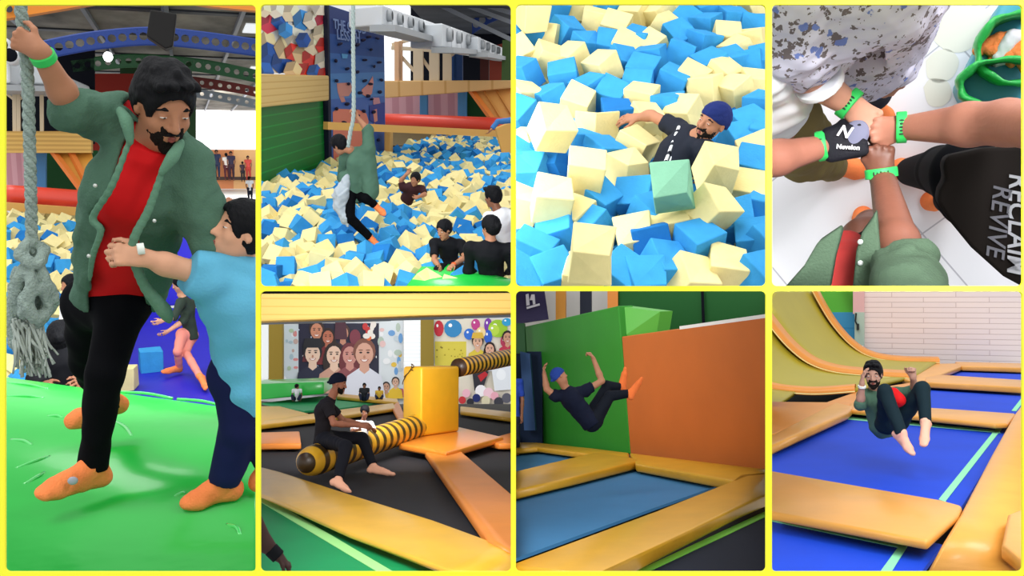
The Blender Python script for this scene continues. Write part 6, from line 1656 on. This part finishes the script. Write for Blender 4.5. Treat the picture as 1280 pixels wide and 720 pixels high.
    rider = figure(P, J, 'man in a black tee, trousers and beanie sitting astride the striped arm', X, mat('skin_tan_deep', '#a4684f', .55, .3, var=.06), h=.008, s=.98, face=A(.95, -.12, -.22), hup=A(.2, 0, .97), top=tee, sleeve=.62, cap=mat('beanie_black', '#14172a', .85, .15, bump=.2, bscale=120), bottom=mat('trousers_ink', '#17181f', .8, .15), leg=.93,
                   hands=dict(L=dict(d=A(.9, .1, -.1), palm=A(0, .6, -.6), side=A(0, .6, .8), curl=35), R=dict(d=A(.9, -.1, -.1), palm=A(0, -.6, -.6), side=A(0, -.6, .8), curl=35)), bigface=True, beard=True, lids=.6, botgrow=.02, sockm=mat('sock_peach', '#f0b090', .85), hs=1.0, toplong=.1)
    # --- child behind the arm
    dc = dm + 1.0
    w = lambda x, y, o=0.: k_(x, y, dc + o)
    J = dict(pel=w(262, 385), che=w(262, 355), nec=w(266, 333), hed=w(269, 314, -.03), shL=w(245, 343, 0), elL=w(238, 362, -.1), wrL=w(255, 358, -.3), shR=w(284, 345), elR=w(294, 362, -.1), wrR=w(284, 352, -.25), hiL=w(255, 388), knL=w(250, 402, -.1), anL=w(248, 425), toL=w(246, 428, -.15), hiR=w(270, 388), knR=w(276, 402, -.1), anR=w(276, 425), toR=w(276, 428, -.15))
    figure(P, J, 'small child in a white top standing behind the striped arm facing the rider', A(-.2, -1, 0), SKIN_D(), h=.01, s=.6, face=A(-.1, -.95, -.25), hup=Z, top=mat('cotton_white', '#eef0f4', .8), sleeve=.8, bottom=mat('cloth_navy', ''), hs=1.15, bigface=True)
    # --- someone passing close by in the corner
    e = lambda x, y, o=0.: k_(x, y, 4.2 + o)
    S = Soft(.006)
    S.chain([e(-60, 480), e(-20, 560), e(22, 640)], [.06, .045, .036], k=.02); S.cone(e(22, 640), e(52, 668), .034, .027, k=.02)
    hand(S, e(54, 670), A(.75, 0, -.75), A(-.5, 0, -.6), A(0, -1, .2), curl=35, s=.8)
    pz = add(P, 'person', S.build(), mat('skin_umber', '#3d2420', .6), None, True, label='dark forearm with a black wrist strap reaching in over the green bed', cat='person')
    if pz:
        B2 = Soft(.005); B2.cone(e(36, 653), e(56, 673), .034, .033, k=0, capa=True, capb=True); add(P, 'wrist_strap', B2.build(), mat('cloth_black', '#0d0e14', .8, .2), pz, True)
        S = Soft(.006); S.chain([e(-70, 470), e(-22, 556)], [.085, .062], k=.02, capb=True); add(P, 'sleeve', S.build(), mat('cloth_maroon', '#3a1518', .8), pz, True)
    return P
P5 = bay_sweeper()
# ================================================================== bay 6: man flipping beside the green and orange walls
def bay_flip():
    P = Panel((645, 364, 957.5, 715), (207, 500), (1402, 422), 801, 1.4)
    a = P.at; X, Y, Z = A(1, 0, 0), A(0, 1, 0), A(0, 0, 1)
    c = lambda x, y: (640 + x / 1.978, 356 + y / 1.978)
    g = lambda x, y, z=0.: P.g(*c(x, y), z)
    k_ = lambda x, y, d: a(*c(x, y), d)
    yel = mat('vinyl_gold2', '#cf9a24', .4, .4, bump=.12, bscale=7, var=.07, vscale=3, coat=.1)
    blu = mat('bed_slate_blue', '#3d78a6', .7, .2, var=.05, vscale=1.5)
    blk = mat('bed_black2', '#1c2230', .8, .2)
    pad = lambda pts, z, t, m, lab: add(P, 'safety_pad', bevelled(prism([g(x, y, z) for x, y in pts], (0, 0, -t)), min(.03, t * .4), 3), m, None, True, label=lab, cat='pad')
    # walls: one plane
    p0 = g(290, 412); p1 = g(632, 452); u = nrm(p1 - p0); n = A(u[1], -u[0], 0.); n = n if n @ (P.eye - p0) > 0 else -n
    on = lambda x, y, o=0.: P.on(*c(x, y), p0 + n * o, n)
    ow = add(P, 'padded_wall', bevelled(prism([on(271, 128), on(660, 74), on(660, 466), on(292.6, 420)], -n * .35), .02), mat('vinyl_burnt_orange', '#c0672a', .5, .35, var=.04, vscale=1.5), None, label='burnt orange padded wall the man kicks towards', cat='padded wall')
    add(P, 'top_edge', beam(on(428, 106, -.1), on(660, 74, -.1), .2, .05), mat('edge_white', '#e6e6e2', .5), ow)
    gp = 1.0
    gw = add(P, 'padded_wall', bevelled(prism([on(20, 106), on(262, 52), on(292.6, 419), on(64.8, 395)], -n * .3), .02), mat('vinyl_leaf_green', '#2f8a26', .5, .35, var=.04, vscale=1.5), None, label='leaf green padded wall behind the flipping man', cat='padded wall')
    d1 = on(262, 52)
    bk = -n * 1.6 
    top = on(264, 54); rb = on(272, 128)
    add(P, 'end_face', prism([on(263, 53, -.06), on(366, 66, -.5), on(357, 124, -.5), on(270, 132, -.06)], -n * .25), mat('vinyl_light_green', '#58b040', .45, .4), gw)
    d2 = p0[1] + 3.2
    add(P, 'wall_green', prism([k_(240, -10, d2 + 2), k_(690, -40, d2), k_(690, 130, d2), k_(240, 130, d2 + 2)], (0, .2, 0)), mat('paint_bottle_green', '#1c5c26', .6), None, kind='structure')
    add(P, 'wall_seam', beam(k_(470, 0, d2 + .8), k_(474, 110, d2 + .8), .06, .06, up=Y), mat('void_dark', '#12141c', .9, .1), None, kind='structure')
    # left: what shows above and beside the green wall
    dl = p0[1] + 4
    add(P, 'wall_back', prism([k_(-30, -10, dl + 3), k_(280, -10, dl + 3), k_(280, 420, dl + 3), k_(-30, 420, dl + 3)], (0, .2, 0)), mat('wall_haze', '#cfcbc6', .7), None, kind='structure')
    bn = add(P, 'banner', prism([k_(-20, 0, dl), k_(78, 4, dl), k_(90, 85, dl), k_(-20, 102, dl)], (0, .1, 0)), mat('banner_indigo', '#2a2148', .6), None, label='indigo banner with a white emblem above the green wall', cat='banner')
    lt = mat('letter_white', '#d9d4de', .6)
    Lk = lambda x, y: k_(x, y, dl - .02)
    for pts in ([(34, 24), (41, 22), (44, 50), (36, 52)], [(44, 38), (48, 24), (56, 24), (58, 48), (52, 49), (51, 38)], [(36, 55), (68, 46), (69, 51), (37, 60)]):
        add(P, 'emblem', prism([Lk(*t_) for t_ in pts], (0, -.02, 0)), lt, bn)
    for x0, x1, cl, nm, lab in ((108, 132, '#d9923a', 'post', 'orange post above the green wall, next to the banner'), (168, 196, '#171c2e', 'post', 'dark post above the green wall'), (236, 262, '#e08a3c', 'post', 'orange post above the right end of the green wall')):
        add(P, nm, prism([k_(x0, -10, dl + 1), k_(x1, -10, dl + 1), k_(x1, 90, dl + 1), k_(x0, 90, dl + 1)], (0, .3, 0)), mat('post_' + cl[1:], cl, .6), None, label=lab, cat='post')
    add(P, 'wall_side', prism([k_(-30, 95, dl - 1), k_(30, 95, dl - 1), k_(34, 170, dl - 1), k_(-30, 170, dl - 1)], (0, .2, 0)), mat('paint_deep_green', '#164a1e', .6), None, kind='structure')
    add(P, 'wall_dark', prism([k_(-30, 165, dl - .8), k_(75, 165, dl - .8), k_(75, 400, dl - .8), k_(-30, 400, dl - .8)], (0, .2, 0)), mat('void_blue', '#16243c', .9), None, kind='structure')
    add(P, 'post', prism([k_(20, 165, dl - 1.4), k_(44, 170, dl - 1.4), k_(58, 360, dl - 1.4), k_(30, 360, dl - 1.4)], (0, .2, 0)), mat('post_slate', '#2c4a78', .7), None, label='slate blue post in the dark gap beside the green wall', cat='post')
    # beds and pads
    add(P, 'floor', prism([P.g(560, 545, -.4), P.g(1080, 520, -.4), P.g(1100, 900, -.4), P.g(560, 900, -.4)], (0, 0, -.1)), mat('floor_black', '#0d0d10', .8), None, kind='structure')
    add(P, 'trampoline_bed', prism([g(-30, 522, -.09), g(308, 438, -.09), g(545, 484, -.09), g(350, 552, -.09), g(-30, 690, -.09)], (0, 0, -.03)), blu, None, label='slate blue trampoline bed below the flipping man', cat='trampoline bed')
    add(P, 'trampoline_bed', prism([g(-30, 470, -.09), g(-30, 400, -.09), g(62, 398, -.09), g(205, 416, -.09)], (0, 0, -.03)), blu, None, label='smaller slate blue trampoline bed at the left, farther back', cat='trampoline bed')
    pad([(-30, 700), (352, 560), (540, 486), (560, 470), (650, 462), (650, 510), (560, 547), (212, 714), (180, 735), (-30, 800)], .06, .12, yel, 'broad gold pad along the near side of the slate blue bed')
    pad([(-30, 470), (205, 414), (290, 425), (316, 434), (160, 472), (-30, 516)], .06, .12, yel, 'gold pad between the two slate blue beds')
    pad([(291, 415), (330, 420), (660, 459), (660, 467), (590, 472), (556, 486), (306, 442)], .06, .12, yel, 'gold pad along the foot of the orange wall')
    pad([(-30, 388), (64, 390), (200, 404), (289, 415), (290, 428), (205, 420), (62, 401), (-30, 410)], .05, .1, yel, 'narrow gold pad along the foot of the green wall')
    nb = add(P, 'trampoline_bed', prism([g(245, 740, -.11), g(660, 540, -.11), g(760, 560, -.11), g(760, 800, -.11)], (0, 0, -.03)), blk, None, label='dark trampoline bed in the near corner below the gold pad', cat='trampoline bed')
    add(P, 'border_line', prism([g(258, 730, -.104), g(656, 546, -.104), g(656, 560, -.104), g(292, 730, -.104)], (0, 0, -.004)), mat('line_lime2', '#7ec84a', .6), nb)
    # person at the edge
    dp = dl - 2.5
    w = lambda x, y, o=0.: k_(x, y, dp + o)
    J = dict(pel=w(4, 330), che=w(2, 265), nec=w(0, 225), hed=w(-2, 200), shL=w(-26, 240), elL=w(-30, 290), wrL=w(-26, 330), shR=w(20, 240), elR=w(26, 285), wrR=w(24, 325), hiL=w(-8, 335), knL=w(-8, 380), anL=w(-8, 420), toL=w(4, 428), hiR=w(10, 335), knR=w(12, 380), anR=w(12, 418), toR=w(20, 428))
    figure(P, J, 'person in blue half hidden at the edge of the dark gap', -Y, SKIN_D(), h=.013, s=.9, top=mat('cloth_blue', '#1f3fa0', .8), sleeve=.8, bottom=mat('cloth_navy2', '#141a30', .8), socks=True)
    # --- the man in mid-air, back towards us
    dm = 10.6
    w = lambda x, y, o=0.: k_(x, y, dm + o)
    tee = mat('tee_ink', '#151a2c', .85, .12)
    J = dict(pel=w(192, 338, .0), che=w(148, 285, .0), nec=w(128, 248, -.02), hed=w(117, 226, -.05), shL=w(108, 275, -.02), elL=w(86, 258, -.05), wrL=w(80, 222, -.05), shR=w(182, 262, .05), elR=w(222, 238, .12), wrR=w(201, 182, .15),
             hiL=w(205, 335, .0), knL=w(242, 275, .12), anL=w(290, 268, .1), toL=w(312, 225, .1), hiR=w(195, 325, .12), knR=w(235, 250, .3), anR=w(268, 252, .35), toR=w(270, 205, .35))
    figure(P, J, 'man in black with a blue beanie tucked in mid-air in a flip', A(.55, .55, .6), SKIN(), h=.009, s=.86, face=A(.75, .45, .25), hup=A(-.35, 0, .9), top=tee, sleeve=.42, cap=mat('beanie_royal', '#24408e', .85, .2, bump=.2, bscale=120), bottom=mat('trousers_night', '#10151f', .8, .15),
           hands=dict(L=dict(d=A(-.05, 0, 1), palm=A(1, 0, 0), side=A(0, -1, 0), curl=25), R=dict(d=A(-.45, 0, .9), palm=A(-1, .1, -.4), side=A(0, -1, .2), curl=55)), sockm=mat('sock_bright', '#f2793a', .85), toplong=.02, torso_r=(.15, .165), limb=1.12, topgrow=.02)
    return P
P6 = bay_flip()
# ================================================================== bay 7: man bouncing on the royal blue trampoline
def bay_bounce():
    P = Panel((965, 364, 1278.5, 715), (0, 378), (1280, 378), 1122, 1.4)
    a = P.at; X, Y, Z = A(1, 0, 0), A(0, 1, 0), A(0, 0, 1)
    c = lambda x, y: (956 + x / 1.978, 356 + y / 1.978)
    g = lambda x, y, z=0.: P.g(*c(x, y), z)
    k_ = lambda x, y, d: a(*c(x, y), d)
    org = mat('vinyl_apricot', '#e3a044', .36, .45, bump=.14, bscale=6, var=.05, vscale=3, coat=.12)
    org2 = mat('vinyl_apricot_deep', '#dd8f38', .4, .4, bump=.1, bscale=6, var=.05, vscale=3)
    blu = mat('bed_royal', '#0f45cf', .7, .25, var=.08, vscale=1.2)
    lime = mat('line_mint', '#8fe6b4', .6)
    dark = mat('gap_dark', '#0b0d16', .9)
    def pad(pts, z, t, lab, m=None): return add(P, 'safety_pad', bevelled(prism([g(x, y, z) for x, y in pts], (0, 0, -t)), min(.025, t * .4), 3), m or org, None, True, label=lab, cat='pad')
    add(P, 'floor', prism([P.g(700, 445, -.35), P.g(1600, 445, -.35), P.g(1400, 900, -.35), P.g(850, 900, -.35)], (0, 0, -.1)), dark, None, kind='structure')
    def bed(pts, lines, lab):
        b = add(P, 'trampoline_bed', prism([g(x, y, -.08) for x, y in pts], (0, 0, -.03)), blu, None, label=lab, cat='trampoline bed')
        for ln in lines: add(P, 'border_line', prism([g(x, y, -.074) for x, y in ln], (0, 0, -.004)), lime, b)
    bed([(-40, 430), (205, 312), (612, 347), (476, 566), (-40, 470)], [[(205, 325), (578, 360), (583, 366), (200, 332)], [(574, 352), (588, 353), (446, 536), (430, 530)], [(206, 314), (216, 315), (-10, 420), (-10, 412)]], 'big royal blue trampoline bed under the bouncing man')
    bed([(-40, 556), (400, 632), (438, 642), (350, 760), (-40, 760)], [[(-20, 564), (352, 640), (346, 652), (-20, 576)], [(334, 642), (354, 644), (300, 730), (270, 730)]], 'royal blue trampoline bed in the near corner')
    bed([(380, 238), (700, 256), (640, 322), (400, 306)], [[(384, 241), (660, 257), (660, 259), (388, 244)], [(652, 258), (662, 258), (622, 312), (610, 311)]], 'second royal blue trampoline bed, just behind the man')
    bed([(486, 200), (700, 208), (700, 240), (422, 224)], [[(490, 204), (690, 212), (690, 213), (488, 206)]], 'farthest royal blue trampoline bed by the white brick wall')
    pad([(-40, 448), (10, 458), (440, 532), (488, 545), (478, 566), (404, 632), (380, 628), (-40, 550)], .05, .06, 'long apricot pad across the front of the big royal blue bed')
    pad([(618, 318), (640, 290), (760, 240), (900, 330), (800, 800), (350, 800), (436, 640), (482, 566), (560, 420)], .03, .08, 'broad apricot pad running up the right side of the beds')
    pad([(210, 292), (300, 296), (620, 318), (600, 342), (570, 343), (208, 308)], .04, .06, 'apricot pad between the big bed and the second bed')
    pad([(-40, 400), (175, 290), (220, 300), (206, 314), (-10, 408), (-40, 425)], .06, .1, 'apricot pad down the left side of the big bed')
    pad([(340, 196), (480, 194), (488, 200), (392, 238), (372, 240), (340, 232)], .05, .1, 'apricot pad running back beside the far beds to the brick wall')
    pad([(398, 228), (430, 222), (720, 240), (720, 258), (395, 240)], .06, .1, 'apricot pad between the second bed and the farthest bed')
    pad([(-40, 288), (150, 290), (230, 262), (380, 238), (400, 304), (218, 300), (10, 372), (-40, 395)], .03, .08, 'apricot pad at the foot of the curved ramp', org2)
    pad([(470, 190), (720, 196), (720, 208), (486, 201)], .05, .1, 'thin apricot pad along the foot of the white brick wall')
    pad([(600, 566), (625, 556), (720, 540), (720, 720), (640, 684), (585, 640)], .13, .09, 'small loose apricot pad lapped over the right hand edge')
    # back wall
    dw = P.g(*c(400, 190))[1] + .4
    m = bpy.data.materials.new('brick_white'); m.use_nodes = True; t = m.node_tree; b = t.nodes['Principled BSDF']
    tc = t.nodes.new('ShaderNodeTexCoord'); mp = t.nodes.new('ShaderNodeMapping'); mp.inputs['Rotation'].default_value = (math.radians(-90), 0, 0)
    br = t.nodes.new('ShaderNodeTexBrick'); br.inputs['Scale'].default_value = 1; br.inputs['Brick Width'].default_value = 1.4; br.inputs['Row Height'].default_value = .125; br.inputs['Mortar Size'].default_value = .009; br.inputs['Mortar Smooth'].default_value = .3
    br.inputs['Color1'].default_value = (*srgb('#e9dcd9'), 1); br.inputs['Color2'].default_value = (*srgb('#e4d8d8'), 1); br.inputs['Mortar'].default_value = (*srgb('#cbbab9'), 1)
    t.links.new(tc.outputs['Object'], mp.inputs[0]); t.links.new(mp.outputs[0], br.inputs['Vector']); t.links.new(br.outputs[0], b.inputs['Base Color']); b.inputs['Roughness'].default_value = .75
    bp = t.nodes.new('ShaderNodeBump'); bp.inputs['Strength'].default_value = .5; bp.inputs['Distance'].default_value = .02; bp.invert = True; t.links.new(br.outputs['Fac'], bp.inputs['Height']); t.links.new(bp.outputs[0], b.inputs['Normal'])
    pw = lambda pts, d, mm, nm, t_=.2, **kw: add(P, nm, prism([k_(x, y, d) for x, y in pts], (0, t_, 0)), mm, None, **kw)
    pw([(244, -10), (720, -10), (720, 206), (244, 192)], dw, m, 'wall_back', kind='structure')
    pw([(100, -10), (222, -10), (222, 68), (100, 68)], dw + .3, mat('paint_lime', '#5cb83c', .6), 'wall_green', kind='structure')
    pw([(100, 68), (224, 68), (224, 192), (100, 192)], dw + .25, stripe_mat('paint_blue_blocks', '#3f98c8', '#358abc', 2.2, 'Z', .6, .9), 'wall_blue', kind='structure')
    pw([(218, -10), (246, -10), (246, 72), (218, 72)], dw - .1, mat('pillar_rose', '#d8b0b2', .7), 'pillar', kind='structure')
    pw([(222, 68), (246, 68), (246, 150), (222, 150)], dw - .12, mat('pillar_mint', '#a9c4b8', .7), 'pillar', kind='structure')
    sb = empty(P, 'switch_box', k_(230, 106, dw - .2), 'small dark switch box on the pale pillar by the ramp', 'switch box')
    add(P, 'case', bevelled(prism([k_(227, 96, dw - .2), k_(233, 96, dw - .2), k_(233, 112, dw - .2), k_(227, 112, dw - .2)], (0, .08, 0)), .01), mat('box_dark', '#1f2a2a', .6), sb)
    add(P, 'conduit', tube([k_(226, 70, dw - .18), k_(224, 90, dw - .18), k_(228, 98, dw - .18)], .02, 8), mat('box_dark', ''), sb)
    add(P, 'light_fitting', bevelled(prism([k_(186, 6, dw), k_(224, 6, dw), k_(224, 14, dw), k_(192, 16, dw)], (0, .2, 0)), .02), mat('box_dark2', '#4a4440', .6), None, label='dark fitting at the top of the green wall', cat='fitting')
    # ramp: two lanes between curved pads
    def curve(pts, d, n=6): return spline([k_(x, y, d) for x, y in pts], n)
    far_p = [(98, -30), (125, 28), (165, 95), (212, 148), (262, 178), (330, 190), (430, 193)]
    mid_p = [(-40, 22), (10, 92), (58, 150), (110, 192), (170, 214), (250, 224), (372, 232)]
    near_p = [(-120, 150), (-70, 210), (-30, 245), (20, 262), (80, 270), (140, 272), (226, 266)]
    df = P.g(*c(430, 195))[1] - .2; dmid = P.g(*c(372, 233))[1]; dn = P.g(*c(226, 268))[1]
    cf, cm_, cn = curve(far_p, df), curve(mid_p, dmid), curve(near_p, dn)
    rm = mat('vinyl_mustard_green', '#a79a22', .45, .4, var=.06, vscale=.8)
    rp = empty(P, 'curved_ramp', g(230, 240), 'mustard green curved ramp with orange curved pads at the left', 'ramp')
    def lane(c0, c1, nm):
        nn = len(c0)
        add(P, nm, sheet(lambda u, v: lerp(c0[int(round(u * (nn - 1)))], c1[int(round(u * (nn - 1)))], v), nn - 1, 6, .06), rm, rp, True)
    lane(cf, cm_, 'ramp_lane'); lane(cm_, cn, 'ramp_lane')
    cq = curve(near_p[:5], dn); lane(cq, cq + A(-.1, -3.4, 0), 'ramp_lane')
    def curved_pad(c0, width, nm='curved_pad', th=.09):
        nn = len(c0); T = np.gradient(c0, axis=0); N = np.array([nrm(A(-t_[2], 0, t_[0])) for t_ in T]); N = np.array([v if v[2] > 0 else -v for v in N])
        pr = [(-width / 2, .0), (-width / 2 + .03, th), (0, th * 1.25), (width / 2 - .03, th), (width / 2, .0)]
        add(P, nm, sheet(lambda u, v: c0[int(round(u * (nn - 1)))] + A(0, 1, 0) * np.interp(v * 4, range(5), [p_[0] for p_ in pr]) + N[int(round(u * (nn - 1)))] * (np.interp(v * 4, range(5), [p_[1] for p_ in pr]) + .02), nn - 1, 8), org2, rp, True)
        e = c0 + N * .03 - Y * (width / 2 + .06)
        add(P, 'edge_line', sheet(lambda u, v: e[int(round(u * (nn - 1)))] - Y * .07 * v + N[int(round(u * (nn - 1)))] * .012, nn - 1, 1, .008), mat('line_cream', '#e9e6a0', .6), rp, True)
    curved_pad(cf, 1.2); curved_pad(cm_, 1.1); curved_pad(cn, .5)
    add(P, 'top_pad', bevelled(prism([k_(-40, 0, df - .3), k_(118, 16, df - .3), k_(122, 36, df - .3), k_(-40, 36, df - .3)], (0, .5, 0)), .05, 3), org2, rp, True)
    # --- the man
    dm = 8.5
    w = lambda x, y, o=0.: k_(x, y, dm + o)
    jk = mat('denim_olive', '#4e6f5d', .85, .15)
    J = dict(pel=w(305, 345, .12), che=w(282, 290, .22), nec=w(270, 250, .12), hed=w(268, 222, .05), shL=w(246, 276, .12), elL=w(236, 296, -.12), wrL=w(240, 246, -.18), shR=w(322, 270, .2), elR=w(372, 262, .1), wrR=w(366, 228, -.02),
             hiL=w(300, 345, .0), knL=w(297, 262, -.3), anL=w(338, 368, -.42), toL=w(374, 408, -.52), hiR=w(330, 338, .08), knR=w(390, 256, -.1), anR=w(397, 340, -.25), toR=w(388, 384, -.5))
    def tf(S, J, HR): S.cone(w(275, 300, .05), w(285, 345, .08), .1, .1, k=.05)
    band = figure(P, J, 'man in an olive shirt and dark trousers bouncing with knees up', A(.2, -.93, .3), mat('skin_greyed', '#b48a78', .55, .3), h=.008, s=.88, face=A(-.05, -.97, -.12), hup=A(-.05, .0, 1), top=jk, sleeve=1.15, topfn=tf, bottom=mat('trousers_teal', '#14272f', .8, .15),
                  hairstyle='quiff', hairvol=.012, beard=True, bigface=True, lids=.6, hands=dict(L=dict(d=A(.1, 0, 1), palm=A(1, .2, 0), side=A(0, 1, 0), curl=18), R=dict(d=A(-.1, -.1, 1), palm=A(-.2, -1, 0), side=A(-1, 0, 0), curl=75)), sockm=mat('sock_pink', '#f0b49c', .85), hs=1.05)
    if band:
        S = Soft(.005)
        S.chain([w(318, 268, -.1), w(330, 285, -.12), w(322, 300, -.1)], [.05, .055, .03], k=.03); add(P, 'red_top_showing', S.build(), mat('jersey_red', '#d01318', .75, .2), band, True)
        wristband(P, band, J['wrL'] + A(0, 0, -.02), J['wrL'] - J['elL'], .034, .02, mat('band_white', '#e8efe8', .5))
    return P
P7 = bay_bounce()
